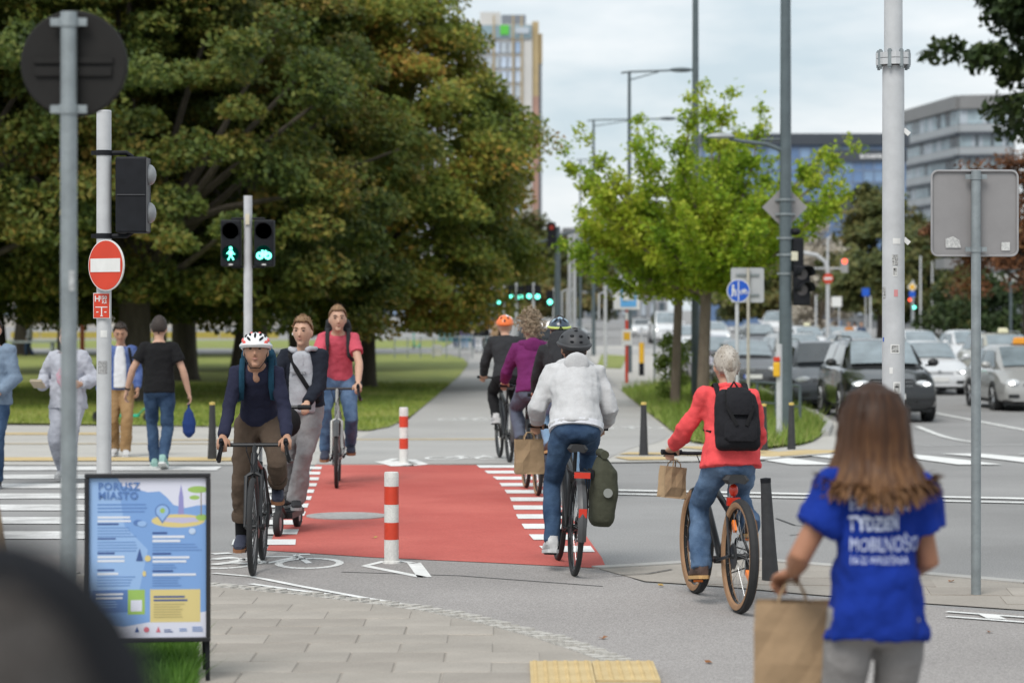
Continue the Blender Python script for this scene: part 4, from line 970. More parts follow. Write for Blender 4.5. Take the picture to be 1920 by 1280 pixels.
# -- far signals
def far_signal(label, px, top, base, D, lit, mat=lgrey, r=.06):
    p = gp(px, D); t = thing('signal_post', label, 'traffic light', p, 0, 'distant signals at the next crossing'); zt = CH-(top-HY)*D/F-p.z; pole(t, zt, r, r, mat, 8)
    for (lx, ly, lm_) in lit:
        c_ = V(((lx-px)*D/F, -.05, CH-(ly-HY)*D/F-p.z)); m = MB(); m.box(c_+V((0,.1,.14)), (.3,.2,.66)); h = m.build('signal_head', blackp, t, smooth=False)
        m = MB(); disc(m, c_+V((0,-.02,0)), .095, .02, Matrix.Identity(3), 14); m.build('lens', lm_, h)
far_signal('grey post with one green light, first of the distant signals beside the crowd', 944, 540, 650, 100., [(936,566,greenlit)]); far_signal('grey post with two green lights behind the orange helmet', 968, 530, 650, 101., [(960,556,greenlit),(976,557,greenlit)])
far_signal('grey post with a bright pair of green lights right of the orange helmet', 1000, 525, 650, 102., [(992,555,greenlit),(1008,556,greenlit)]); far_signal('grey post with a single green light beside the dark mast', 1039, 540, 650, 98., [(1031,566,greenlit)])
D = 84.; p = gp(1045, D); t = thing('signal_mast', 'dark far mast with signal head and long overhead arm', 'traffic light', p); pole(t, CH-(425-HY)*D/F-p.z, .13, .1, slate, 10)
m = MB(); z = CH-(443-HY)*D/F-p.z; m.tube([(-1.0,.5,z-.35),(0,0,z),(1.0,-.3,z+.28),(1.9,-.5,z+.3)], .05, 6); m.build('arm', slate, t)
m = MB(); m.box((-.2,-.1,z+.05), (.28,.24,.85)); h = m.build('signal_head', blackp, t, smooth=False)
m = MB(); disc(m, (-.2,-.24,z+.3), .09, .02, Matrix.Identity(3), 12); m.build('lens', M('dull red lens', (.25,.02,.01), .4), h)
for px, top, D, lab in ((1068,440,80.,'light grey pole beside the dark far mast'), (1077,437,82.,'second light grey pole beside the dark far mast'), (1135,520,95.,'thin grey pole near the parked dark car')):
    p = gp(px, D); t = thing('street_pole', lab, 'pole', p); pole(t, CH-(top-HY)*D/F-p.z, .07, .06, lgrey, 8); m = MB(); m.tube([(-.25,0,1.9),(-.25,0,2.9),(0,0,3.0)], .04, 6); m.build('bracket', lgrey, t)
# -- white mast arm with no entry sign on the right
D = 105.; p = gp(1552, D); t = thing('mast_arm', 'pale curved mast arm over the road with small no entry sign', 'traffic light', p)
def zz(py): return CH-(py-HY)*D/F-p.z
m = MB(); m.tube([(0,0,-.1),(0,0,zz(510)),(-.12,0,zz(490)),(-.5,0,zz(478)),(-1.0,0,zz(474)),(-4.2,0,zz(474))], .085, 8); m.build('arm', lgrey, t)
m = MB(); m.tube([(0,0,zz(500)),(0,0,zz(446)),(.12,0,zz(446))], .05, 8); m.tube([(-1.4,0,zz(503)),(.8,0,zz(503))], .04, 6); m.build('camera_bracket', lgrey, t)
m = MB(); disc(m, (0,-.12,zz(522)), .22, .02, Matrix.Identity(3), 20); sg = m.build('sign_plate', signred, t); m = MB(); m.box((0,-.13,zz(522)), (.34,.01,.1)); m.build('white_bar', signwhite, sg, smooth=False)
m = MB(); m.box((.72,0,zz(498)), (.3,.2,.6)); h = m.build('signal_head', M('signal grey', (.3,.3,.3), .5), t, smooth=False); m = MB(); disc(m, (.72,-.12,zz(490)), .11, .02, Matrix.Identity(3), 12); m.build('lens', redlit, h)
far_signal('distant mast with a red and a green light beyond the taxis', 1712, 525, 640, 150., [(1706,562,redlit),(1714,576,greenlit)], lgrey)
D = 130.; p = gp(1710, D); t = thing('sign_post', 'yellow diamond priority sign above a blue sign past the mast', 'sign', p); pole(t, CH-(530-HY)*D/F-p.z, .05, .05, galv, 8)
z = CH-(538-HY)*D/F-p.z; m = MB(); m.prism([(0,-.26),(.26,0),(0,.26),(-.26,0)], -.02, (0,-.08,z)); s_ = m.build('sign_plate', signwhite, t, smooth=False); m = MB(); m.prism([(0,-.18),(.18,0),(0,.18),(-.18,0)], -.02, (0,-.1,z)); m.build('yellow_face', yel, s_, smooth=False)
m = MB(); m.box((0,-.08,z-.38), (.32,.02,.3)); m.build('blue_plate', signblue, t, smooth=False)
for px, top, D, lab in ((1726,480,140.,'tan pole behind the traffic right of the sticker mast'), (1748,490,142.,'pale leaning pole behind the traffic'), (1632,555,130.,'grey post by the distant pedestrians'), (1530,553,120.,'grey post left of the small no entry sign'), (1895,500,95.,'thin dark pole in front of the dark shrub')):
    p = gp(px, D); t = thing('street_pole', lab, 'pole', p); pole(t, CH-(top-HY)*D/F-p.z, .06, .05, lgrey if D != 95. else slate, 8); m = MB(); m.lathe([(.1,0),(.1,.1),(.06,.14)], n=8); m.build('base', lgrey, t)
back_sign('small blue and white information sign by the distant pedestrians', 1559, 1578, 556, 575, 1573, 600, 128., signwhite, lgrey, True, False); back_sign('blue parking sign far behind the queue', 1616, 1630, 540, 555, 1623, 600, 135., signblue, lgrey, True, False)
# railing and stone block in the park
t = thing('park_railing', 'thin grey railing behind the lawn near the crowd', 'railing', gp(740,112))
for i in range(9): m = MB(); m.tube([(i*.6,0,-.05),(i*.6,0,1.0)], .03, 6); m.build('post', galv, t)
for z in (1., .5): m = MB(); m.tube([(0,0,z),(4.8,0,z)], .025, 6); m.build('rail', galv, t)
p = P(819, 668); t = thing('stone_block', 'square grey stone block at the lawn corner', 'block', p); m = MB(); m.box((0,0,.24), (.5,.5,.56), taper=.96); o = m.build('body', kerbm, t, smooth=False); md = o.modifiers.new('b','BEVEL'); md.width = .03
m = MB(); m.box((0,0,.545), (.44,.44,.05)); m.build('top', kerbm, t, smooth=False)
t = thing('park_bench', 'grey park table with bench behind the round sign post', 'bench', gp(62,112))
m = MB(); m.box((0,0,.78), (2.2,.7,.08)); m.build('top', galv, t, smooth=False)
for x_ in (-.9, .9): m = MB(); m.box((x_,0,.37), (.12,.5,.76)); m.build('leg', galv, t, smooth=False)

# -- poster board
D = 11.8; p = gp(277, D); t = thing('poster_board', 'black framed blue event poster board reading PORUSZ MIASTO', 'poster board', p, math.radians(4))
x0, x1 = -.305, .305; z0, z1 = CH-(1203-HY)*D/F, CH-(887-HY)*D/F; W_, H_ = x1-x0, z1-z0
m = MB(); fw = .022
for c_, s_ in (((0,0,z1-fw/2),(W_,.03,fw)), ((0,0,z0+fw/2),(W_,.03,fw)), ((x0+fw/2,0,(z0+z1)/2),(fw,.0299,H_-2*fw)), ((x1-fw/2,0,(z0+z1)/2),(fw,.0299,H_-2*fw))): m.box(c_, s_)
fr = m.build('frame', M('black frame', (.015,.015,.018), .35, var=.1), t, smooth=False); md = fr.modifiers.new('b','BEVEL'); md.width = .004
for lx, ly in ((x0+.02,.02),(x1-.015,.02),(x0+.06,.42),(x1-.05,.42)):
    m = MB(); m.tube([(lx,.02,z0+.1 if ly < .1 else z1-.1),(lx,ly,-.02)], .011, 8); m.build('leg', blackp, t)
m = MB(); m.box((0,.014,(z0+z1)/2), (W_-.03,.012,H_-.03)); m.build('back_panel', blackp, t, smooth=False)
pw, ph = W_-2*fw, H_-2*fw
inkc = {}
def ink(n, c): return M('ink '+n, c, .35, var=0, coat=.15)
def PX(u, v): return (x0+fw+u*pw, z1-fw-v*ph)
lay = [0]
def pr(name, pts, mat, par=None):
    lay[0] += 1; m = MB(); m.poly([V((PX(u,v)[0], .0065-.00003*lay[0], PX(u,v)[1])) for u, v in reversed(pts)]); o = m.build(name, mat, t, smooth=False, fix=False)
    return o
def ellp(cu, cv, ru, rv, n=24): return [(cu+ru*math.cos(2*PI*i/n), cv+rv*math.sin(2*PI*i/n)) for i in range(n)]
def rc(u0, v0, u1, v1): return [(u0,v0),(u1,v0),(u1,v1),(u0,v1)]
bl = ink('sky blue', (.2,.36,.68)); lb = ink('light blue', (.3,.47,.76)); lil = ink('lilac white', (.68,.69,.8)); nav = ink('navy', (.05,.1,.28)); sand = ink('sand', (.68,.56,.24)); wht = ink('white', (.72,.75,.82)); vio = ink('violet', (.28,.27,.55)); gr_ = ink('leaf green', (.32,.5,.12)); dbl = ink('deep blue', (.1,.2,.46))
pr('print', rc(0,0,1,1), bl); pr('print', [(0,0),(.24,0),(.3,.3),(.5,.45),(.4,.8),(0,.7)], lb)
pr('print', [(.24,0),(1,0),(1,.17),(.92,.175),(.82,.19),(.72,.17),(.66,.12),(.6,.085),(.5,.09),(.4,.07),(.28,.05)], lil)
pr('print', [(0,.9),(.3,.93),(.55,.9),(.8,.86),(1,.84),(1,1),(0,1)], lil); pr('print', ellp(.76,.27,.23,.042), sand)
pr('print', [(.76,.23),(.765,.12),(.785,.04),(.805,.12),(.81,.23)], vio); pr('print', [(.64,.275),(.66,.25),(.9,.25),(.94,.275),(.8,.285)], ink('pale violet', (.5,.48,.66)))
for e in ((.93,.075,.09,.022),(.9,.125,.045,.014),(.96,.25,.05,.02)): pr('print', ellp(*e, 14), gr_)
pr('print', rc(.952,.09,.962,.24), ink('brown', (.25,.2,.14)))
pr('print', ellp(.625,.21,.065,.046), dbl); pr('print', [(.575,.235),(.675,.235),(.625,.288)], dbl); pr('print', ellp(.625,.21,.054,.038), lb); pr('print', [(.585,.232),(.665,.232),(.625,.272)], lb); pr('print', ellp(.625,.206,.022,.016), gr_)
pr('print', rc(.03,.70,.33,.84), dbl); pr('print', rc(.33,.7,.475,.855), gr_); pr('print', rc(.355,.765,.45,.835), lil); pr('print', [(.52,.7),(.95,.7),(.95,.905),(.52,.905)], sand)
rg = random.Random(4)
def lines(u0, u1, v0, n, dv, h, mat, rag=.25):
    for i in range(n): pr('text_line', rc(u0, v0+i*dv, u1-rg.random()*rag*(u1-u0), v0+i*dv+h), mat)
md_ = ink('mid blue text', (.12,.24,.52))
lines(.07,.5,.163,3,.022,.009,md_,.15); lines(.07,.36,.24,2,.023,.013,wht); lines(.07,.27,.283,1,.02,.012,nav); lines(.07,.42,.31,4,.018,.005,md_); lines(.07,.25,.375,1,.02,.01,nav); lines(.07,.42,.4,4,.018,.005,md_)
lines(.07,.26,.465,1,.02,.012,nav); lines(.07,.36,.487,2,.025,.014,wht); lines(.07,.25,.57,1,.02,.012,nav); lines(.07,.25,.592,1,.02,.014,wht,.1); lines(.07,.42,.617,4,.018,.005,md_)
lines(.54,.7,.34,1,.02,.012,nav); lines(.54,.82,.362,2,.026,.015,wht); lines(.54,.98,.415,3,.018,.005,md_); lines(.54,.72,.47,1,.02,.011,nav); lines(.54,.86,.492,2,.025,.014,wht,.1); lines(.54,.78,.545,2,.016,.005,md_)
lines(.54,.73,.578,1,.02,.012,nav); lines(.54,.95,.6,1,.02,.014,wht,.1); lines(.54,.82,.625,4,.016,.005,md_); lines(.06,.3,.72,2,.024,.012,wht,.1); lines(.06,.25,.77,3,.016,.005,lb); lines(.55,.84,.74,2,.022,.011,nav,.1); lines(.55,.82,.79,6,.016,.005,ink('khaki', (.45,.38,.17)))
pr('print', [(.4,.52),(.43,.44),(.46,.52)], nav); pr('print', ellp(.5,.505,.027,.02,14), sand); pr('print', ellp(.42,.28,.045,.018,14), dbl); pr('print', ellp(.45,.287,.04,.018,14), lb); pr('print', ellp(.88,.335,.03,.02,14), ink('pale blue', (.5,.62,.8))); pr('print', ellp(.47,.6,.016,.018,12), sand); pr('print', [(.39,.965),(.41,.93),(.43,.965)], nav); pr('print', ellp(.49,.95,.024,.017,12), ink('logo red', (.6,.15,.2))); pr('print', [(.57,.967),(.59,.93),(.61,.967)], ink('logo red', (.6,.15,.2)))
lines(.64,.72,.95,2,.012,.005,nav); lines(.77,.84,.945,2,.012,.005,md_); lines(.88,.98,.935,3,.012,.005,md_)
for s_, v_ in (('PORUSZ', .088), ('MIASTO', .145)):
    o = text_mesh(s_, .05, dbl, 'lettering', t, thick=.0002, bold=.0012, space=1.12); q = PX(.075, v_-.014); o.location = (q[0], .0022, q[1]); o.rotation_euler = (PI/2,0,0)
# wooden easel at the left edge
t = thing('wooden_easel', 'plain wooden easel leg leaning behind the dark haired onlooker', 'easel', gp(-40, 9.6)); wd = M('pale wood', (.2,.14,.085), .7, var=.15, scale=8, stretch=(1,1,.1))
for a_, b_ in (((.02,0,1.35),(.26,-.05,0)), ((-.1,0,1.35),(-.36,-.05,0)), ((-.04,.05,1.3),(-.05,.5,0))): m = MB(); m.tube([a_, b_], .017, 4); m.build('leg', wd, t, smooth=False)
m = MB(); m.box((-.04,-.02,.62), (.36,.03,.04)); m.build('crossbar', wd, t, smooth=False)
# ================================================================ cars
cglass = M('car glass', (.05,.06,.065), .06, var=.2, scale=2, spec=.9, coat=.5)
cglass2 = M('car glass pale', (.2,.24,.26), .08, var=.3, scale=1.5, spec=.9, coat=.5)
tyre_m = M('tyre rubber', (.022,.022,.023), .8, var=.15, scale=20); rim_m = M('alloy rim', (.35,.36,.37), .35, .7, var=.1)
trimb = M('black trim', (.015,.016,.017), .45, var=.1); lampw = M('headlamp glass', (.62,.64,.66), .15, var=.1, scale=12, coat=.6)
lampon = M('lit headlamp', (1,.97,.9), .3, var=0, emit=3.2); platem = M('number plate', (.7,.7,.68), .5, var=.05); plateblue = M('plate blue', (.02,.1,.5), .5, var=0)
def carpaint(n, c, r=.28): return M('car paint '+n, c, r, .15, var=.04, scale=2, coat=.7)
PROTO = {}
def wheel_proto(r):
    m = MB(); m.lathe([(r*.62,-.1),(r*.9,-.105),(r*.985,-.085),(r,-.05),(r,.05),(r*.985,.085),(r*.9,.105),(r*.62,.1)], axis='x', n=26, close=True); ty = m
    q = MB(); q.lathe([(r*.63,-.09),(r*.66,-.1),(r*.66,.1),(r*.63,.09)], axis='x', n=24, close=True)
    for sx in (-1, 1):
        q.lathe([(0,sx*.075),(r*.13,sx*.075),(r*.13,sx*.03),(0,sx*.03)], axis='x', n=10)
        for i in range(5):
            a = 2*PI*i/5; q.tube([(sx*.06,math.cos(a)*r*.1,math.sin(a)*r*.1),(sx*.075,math.cos(a)*r*.64,math.sin(a)*r*.64)], [.04,.05], 4, flat=.5)
    q.lathe([(0,-.005),(r*.6,-.005),(r*.6,.005),(0,.005)], axis='x', n=16)
    return ty, q
def car(label, px, py, kind, paint, yaw=0., lit=1, name='car', glass=None, taxi=None, s=1., D=None, group='cars queuing towards the crossing', plate=True):
    p = P(px, py) if D is None else gp(px, D)
    # kind: half width, length, hood height at nose / cowl, belt, roof, hood length, nose height, wheel radius
    W, Ln, zn, zcow, zr, hood, wsl, rear, r, gh = dict(
        sedan=(.895,4.6,.66,.93,1.44,1.0,.85,.95,.32,.2), suv=(.985,4.95,.86,1.12,1.70,1.15,.75,.35,.385,.44), wagon=(.93,4.75,.74,1.0,1.56,1.05,.75,.4,.34,.26),
        hatch=(.87,4.3,.68,.95,1.50,.85,.85,.5,.32,.16), van=(1.0,5.2,.95,1.25,2.1,.75,.55,.1,.36,.25))[kind]
    t = thing(name, label, 'car' if name != 'delivery_van' else 'van', p, yaw, group); t.scale = (s,s,s)
    # front bumper of the car at local y=0, car extends to +y, wheels on z=0
    gc = .19 if kind != 'suv' else .25
    ringd = [(0.0,.80,zn*.8),(.06,.9,zn*.97),(.3,.965,zn+.04),(hood*.6,.99,(zn+zcow)/2+.05),(hood,1.,zcow),(hood+wsl,1.,zcow+.03),(Ln-rear-.3,1.,zcow+.05),(Ln-.25,.97,zcow+.02),(Ln-.05,.9,zcow-.06),(Ln,.84,zcow-.18)]
    rings = []
    for y, kw, zt in ringd:
        w_ = W*kw; zb = gc+(.05 if y < .1 or y > Ln-.1 else 0); hh = zt-zb
        half = [(w_*.80,zb),(w_*.965,zb+.1*hh),(w_,zb+.38*hh),(w_*.995,zb+.62*hh),(w_*.955,zb+.9*hh),(w_*.86,zb+.985*hh),(w_*.45,zt+.02)]
        rings.append([V((x,y,z)) for x, z in half]+[V((-x,y,z)) for x, z in reversed(half)])
    m = MB(); m.loft(rings); body = m.build('body', paint, t)
    y0, y1, y2, y3 = hood-.05, hood+wsl, Ln-rear-.15, Ln-.12
    wb, wr = W*.86, W*.66
    def cabring(y, wbase, wtop, ztop, zb=zcow-.04):
        half = [(wbase,zb),(wbase*.99,zb+.06),(wbase+(wtop-wbase)*.62,zb+(ztop-zb)*.66),(wtop,ztop-.06),(wtop*.9,ztop-.01),(wtop*.4,ztop+.012)]
        return [V((x,y,z)) for x, z in half]+[V((-x,y,z)) for x, z in reversed(half)]
    m = MB(); m.loft([cabring(y0,wb*.97,wb*.9,zcow+.02), cabring(y0+wsl*.5,wb,wr+(wb-wr)*.5,zcow+(zr-zcow)*.55), cabring(y1,wb,wr,zr-.03), cabring((y1+y2)/2,wb,wr*1.02,zr), cabring(y2,wb,wr*.97,zr-.05), cabring(y3,wb*.93,wr*.95,zcow+.1)])
    m.build('cabin', paint, t)
    gm_ = glass or cglass
    # windscreen sits proud of the cabin slope
    def wsp(u, v):
        y = y0+(y1-y0)*v; z = zcow+.02+(zr-.03-zcow-.02)*v; hw = (wb*.9*(1-v)+wr*v)*.94; return V((u*hw, y-.035, z+.028+.02*(1-u*u)))
    n = 8; vs = [wsp(-1+2*i/n, .06+.86*j/4) for j in range(5) for i in range(n+1)]; fs = [(j*(n+1)+i, j*(n+1)+i+1, (j+1)*(n+1)+i+1, (j+1)*(n+1)+i) for j in range(4) for i in range(n)]
    m = MB(); m.add(vs, fs); m.build('windscreen', gm_, t, fix=False)
    for sx in (-1, 1):
        for a0, a1 in ((y0+wsl*.62, (y1+y2)/2-.1), ((y1+y2)/2-.02, y2-.1)):
            zt0 = zcow+(zr-zcow)*.60 if a0 < y1-.05 else zr-.13
            q = [V((sx*(wb+.012), a0-(.22 if a0 < y1 else 0), zcow+.05)), V((sx*(wb+.012), a1, zcow+.05)), V((sx*(wr+(wb-wr)*.2+.02), a1-.05, zr-.13)), V((sx*(wr+(wb-wr)*.2+.02), max(a0, y1-.02) if a0 < y1 else a0, zr-.13))]
            m = MB(); m.add(q, [(0,1,2,3)]); m.build('side_window', cglass, t, smooth=False)
        m = MB(); m.ell((sx*(W+.1), hood+.28, zcow+.1), (.12,.09,.085), 10, 7); m.box((sx*(W-.0),hood+.3,zcow+.04),(.14,.05,.04)); m.build('mirror', paint if kind != 'suv' else trimb, t)
        # headlamp
        zl = zn*.93 if kind == 'suv' else zn*.95
        m = MB(); m.ell((sx*W*.68, .085, zl), (W*.2,.1,.075 if kind != 'hatch' else .1), 12, 7, rot=Matrix.Rotation(sx*.16,3,'Y') @ Matrix.Rotation(sx*.3,3,'Z')); m.build('headlight', lampw, t)
        if lit:
            m = MB(); m.ell((sx*W*.70, .012, zl), (.075,.05,.03), 10, 6); m.build('lit_lamp', lampon, t)
        m = MB(); m.box((sx*W*.66,.03,gc+.17), (W*.28,.1,.08)); m.build('bumper_vent', trimb, t, smooth=False)
        m = MB(); m.box((sx*W*.6,.12,gc-.03),(.01,.01,.01)) if False else None
    m = MB(); z1 = zn*.9; m.prism([(-W*.46,z1-gh*.55),(W*.46,z1-gh*.55),(W*.52,z1+.0),(W*.44,z1+gh*.3),(-W*.44,z1+gh*.3),(-W*.52,z1)], -.07, (0,.085,0)) ; gr = m.build('grille', trimb, t, smooth=False)
    for i in range(4):
        m = MB(); m.box((0,.008,z1-gh*.42+i*gh*.2), (W*.84,.012,.014)); m.build('slat', rim_m, gr, smooth=False)
    m = MB(); m.lathe([(0,-.012),(.05,-.012),(.05,.012),(0,.012)], (0,.005,z1+gh*.2), 'y', 12); m.build('badge', rim_m, gr)
    m = MB(); m.prism([(-W*.62,gc+.02),(W*.62,gc+.02),(W*.55,gc+.16),(-W*.55,gc+.16)], -.06, (0,.055,0)); m.build('lower_intake', trimb, t, smooth=False)
    if plate:
        m = MB(); zp = gc+.24 if kind != 'suv' else gc+.3; m.box((0,-.02,zp), (.52,.012,.114)); pl = m.build('number_plate', platem, t, smooth=False); m = MB(); m.box((-.237,-.028,zp), (.045,.006,.112)); m.build('plate_strip', plateblue, pl, smooth=False)
    key = ('w', r)
    for yy in (.88 if kind != 'van' else .95, Ln-1.0):
        for sx in (-1, 1):
            if key not in PROTO:
                ty, q = wheel_proto(r); wo = q.build('wheel', rim_m, t); to = ty.build('tyre', tyre_m, wo); PROTO[key] = (wo, to)
            else:
                wo = inst(PROTO[key][0], t); to = inst(PROTO[key][1], wo)
            wo.location = (sx*(W-.1), yy, r)
            m = MB(); m.lathe([(r*1.12,-.115),(r*1.12,.03),(r*.99,.03),(r*.99,-.115)], (sx*(W-.1),yy,r+.01), 'x', 22, close=True) 
            m.build('wheel_arch', trimb, t)
    m = MB(); m.box((0,Ln/2,gc+.02), (W*1.7,Ln*.92,.1)); m.build('underbody', trimb, t, smooth=False)
    if kind in ('wagon','suv'):
        for sx in (-1,1): m = MB(); m.tube([(sx*wr*.88,y1+.1,zr-.02),(sx*wr*.88,y1+.3,zr+.05),(sx*wr*.88,y2-.2,zr+.05),(sx*wr*.88,y2,zr-.03)], .018, 6); m.build('roof_rail', trimb if kind == 'suv' else rim_m, t)
    if taxi:
        m = MB(); m.box((.05,y1+.35,zr+.09), (.36,.14,.17), taper=.75); o = m.build('taxi_light', taxi, t, smooth=False); md = o.modifiers.new('b','BEVEL'); md.width = .03; md.segments = 2
        m = MB(); m.box((.05,y1+.35,zr+.01), (.42,.18,.02)); m.build('taxi_light_base', trimb, t, smooth=False)
    return t
blk = carpaint('black', (.012,.013,.014), .22); gry = carpaint('graphite', (.07,.072,.078)); blu = carpaint('dark blue grey', (.045,.052,.062)); wh = carpaint('white', (.68,.69,.7)); sil = carpaint('silver', (.36,.36,.35)); lilc = carpaint('lilac silver', (.42,.39,.45)); bei = carpaint('beige', (.42,.4,.33)); tax_o = M('orange taxi lamp', (.75,.3,.02), .4, var=.05); tax_w = M('white taxi lamp', (.75,.72,.5), .4, var=.05)
car('black sport utility car with lit headlights behind the sticker mast', 1674, 793, 'suv', blk, .0, glass=cglass2)
car('dark blue grey estate car just behind the black sport utility car', 1556, 768, 'wagon', blu, -.03, lit=0)
car('graphite saloon with chrome grille behind the push button post', 1412, 734, 'sedan', gry, .0, glass=cglass2, lit=0)
car('white saloon with lit headlights right of the sticker mast', 1762, 741, 'sedan', wh, .02, glass=cglass2)
car('silver taxi hatchback with orange roof light beside the rectangular sign', 1948, 772, 'hatch', sil, .03, taxi=tax_o, glass=cglass2)
car('beige taxi with white roof light behind the silver taxi', 1908, 722, 'wagon', bei, .03, taxi=tax_w, lit=0, glass=cglass2)
car('white hatchback beside the beige taxi', 1832, 695, 'hatch', wh, .02, lit=0, glass=cglass2)
car('white saloon behind the white saloon with lit headlights', 1736, 688, 'sedan', wh, .0, lit=0, glass=cglass2)
car('silver estate behind the slate signal mast', 1512, 722, 'wagon', sil, .05, lit=0, glass=cglass2)
car('lilac silver car left of the graphite saloon', 1345, 722, 'hatch', lilc, .0, lit=0, glass=cglass2)
car('white taxi with roof light far up the queue', 1524, 668, 'sedan', wh, .03, lit=0, taxi=tax_w, glass=cglass2)
car('dark fronted car with lit headlights far up the queue', 1430, 668, 'wagon', gry, 0, glass=cglass2)
car('silver saloon half hidden by the sticker mast', 1620, 690, 'sedan', sil, .08, lit=0, glass=cglass2)
car('white van with red stripe at the back of the queue', 1440, 636, 'van', wh, -.5, lit=0, name='delivery_van', glass=cglass2)
car('white delivery van with lit headlight behind the young trees', 1252, 645, 'van', wh, .0, name='delivery_van', glass=cglass2)
car('white hatchback behind the trunks of the young trees', 1345, 650, 'hatch', wh, 0, glass=cglass2)
car('small white car in the far queue right of the trees', 1298, 668, 'hatch', wh, 0, glass=cglass2)
car('dark parked car seen from the side beyond the bus stop', 1105, 642, 'wagon', blu, 1.35, lit=0, group='cars parked beyond the bus stop')
car('dark car far away at the crossing with lit headlights', 1020, 640, 'sedan', gry, .1, group='cars parked beyond the bus stop')
car('pale car at the far crossing with lit headlights', 1075, 640, 'hatch', sil, 0, group='cars parked beyond the bus stop')
car('white car waiting far beyond the bus stop with lit headlight', 1205, 632, 'sedan', wh, 0)
car('grey saloon beside the no entry sign far up the road', 1590, 668, 'sedan', gry, .05, lit=0, glass=cglass2)
# ================================================================ people
TXF = bpy.data.textures.new('cloth folds', 'CLOUDS'); TXF.noise_scale = .11; TXF.noise_depth = 2
TXG = bpy.data.textures.new('cloth small folds', 'CLOUDS'); TXG.noise_scale = .05; TXG.noise_depth = 1
def fuse(o, vox, it=3, fold=0., tex=None):
    m = o.modifiers.new('fuse', 'REMESH'); m.mode = 'VOXEL'; m.voxel_size = vox; m.use_smooth_shade = True
    m = o.modifiers.new('soft', 'SMOOTH'); m.factor = .5; m.iterations = it
    if fold:
        m = o.modifiers.new('folds', 'DISPLACE'); m.texture = tex or TXF; m.strength = fold*1.25; m.mid_level = .5; m.texture_coords = 'LOCAL'
        m = o.modifiers.new('small folds', 'DISPLACE'); m.texture = TXG; m.strength = fold*.22; m.mid_level = .5; m.texture_coords = 'LOCAL'
        m = o.modifiers.new('soft2', 'SMOOTH'); m.factor = .4; m.iterations = 1
    return o
def cloth(n, c, c2=None, fine=.1, bump=.4, **k): return M('cloth '+n, c, .92, col2=c2, var=.1, scale=5, bump=bump, bscale=22, spec=.2, fine=fine, fscale=160, **k)
skinA = M('skin fair', (.5,.3,.21), .5, var=.09, scale=14, spec=.35); skinB = M('skin tan', (.4,.22,.145), .5, var=.09, scale=14, spec=.35); skinC = M('skin warm', (.36,.17,.1), .5, var=.09, scale=14, spec=.35)
hairdk = M('hair dark brown', (.03,.02,.015), .6, var=.35, scale=60, bump=.5, bscale=120); hairgn = M('hair light brown', (.24,.14,.07), .6, var=.3, scale=60, bump=.5, bscale=120); hairbl = M('hair ash blond', (.3,.23,.155), .6, var=.35, scale=50, bump=.4, bscale=120); hairgy = M('hair silver blond', (.5,.46,.41), .55, col2=(.3,.25,.2), scale=20, bump=.5, bscale=120, stretch=(1,1,.3))
eyew = M('eye dark', (.03,.022,.018), .2, var=0); lipm = M('lips', (.36,.17,.13), .5, var=0)
def ik(a, b, l1, l2, pole):
    d = b-a; L = d.length; k = max(1., L/(l1+l2)*1.012); l1 *= k; l2 *= k
    L = max(L, abs(l1-l2)+.01); x = (l1*l1-l2*l2+L*L)/(2*L); h = math.sqrt(max(0, l1*l1-x*x)); u = d.normalized(); pv = pole-u*pole.dot(u)
    if pv.length < 1e-5: pv = V((0,1,0))-u*u.y
    return a+u*x+pv.normalized()*h
def ering(c, rt, fw, a, b, n=18, p=2.3):
    out_ = []
    for i in range(n):
        t = 2*PI*i/n; cc, ss = math.cos(t), math.sin(t)
        out_.append(c+rt*(a*abs(cc)**(2/p)*(1 if cc >= 0 else -1))+fw*(b*abs(ss)**(2/p)*(1 if ss >= 0 else -1)))
    return out_
def hand(m, w, d, nrm, side, curl=.4, s=1.):
    """palm, four fingers and a thumb; d points to the knuckles, nrm out of the palm, side = direction of the thumb"""
    d = d.normalized(); nrm = (nrm-d*nrm.dot(d)).normalized(); sd = side-d*side.dot(d)-nrm*side.dot(nrm); sd.normalize()
    m.loft([ering(w+d*t*s, sd, nrm, a*s, b*s, 10) for t, a, b in ((-.02,.026,.02),(.015,.03,.02),(.05,.041,.019),(.085,.042,.015),(.092,.036,.01))])
    for i, L_ in enumerate((.07,.078,.072,.056)):
        p = w+d*.085*s+sd*(.031-.0205*i)*s; dd = d; pts = [p]
        for k, f in enumerate((.45,.3,.25)):
            dd = (dd*math.cos(curl)+nrm*math.sin(curl)); dd.normalize(); nn = nrm-dd*nrm.dot(dd)
            nrm2 = (-d*math.sin(curl*(k+1))+nrm*math.cos(curl*(k+1))); p = p+dd*L_*f*s; pts.append(p)
            dd = d*math.cos(curl*(k+2)*.9)+nrm*math.sin(curl*(k+2)*.9) if k < 2 else dd
        m.tube(pts, [.0095*s,.009*s,.0085*s,.007*s], 7)
    b = w+d*.025*s+sd*.028*s; m.tube([b, b+(sd*.7+d*.7+nrm*.2).normalized()*.035*s, b+(sd*.45+d*.95+nrm*(.3+curl*.5)).normalized()*.068*s], [.014*s,.011*s,.009*s], 7)
def headfn(q):
    x, y, z = q
    if z < 0: x *= 1-.26*(-z)**1.2; y = y*(1-.42*(-z)) if y < 0 else y*(1-.06*(-z))
    if y > 0: y = y*.97 if z > .2 else y
    return V((x, y*(1.02 if y < 0 else .93), z))
class Person: pass
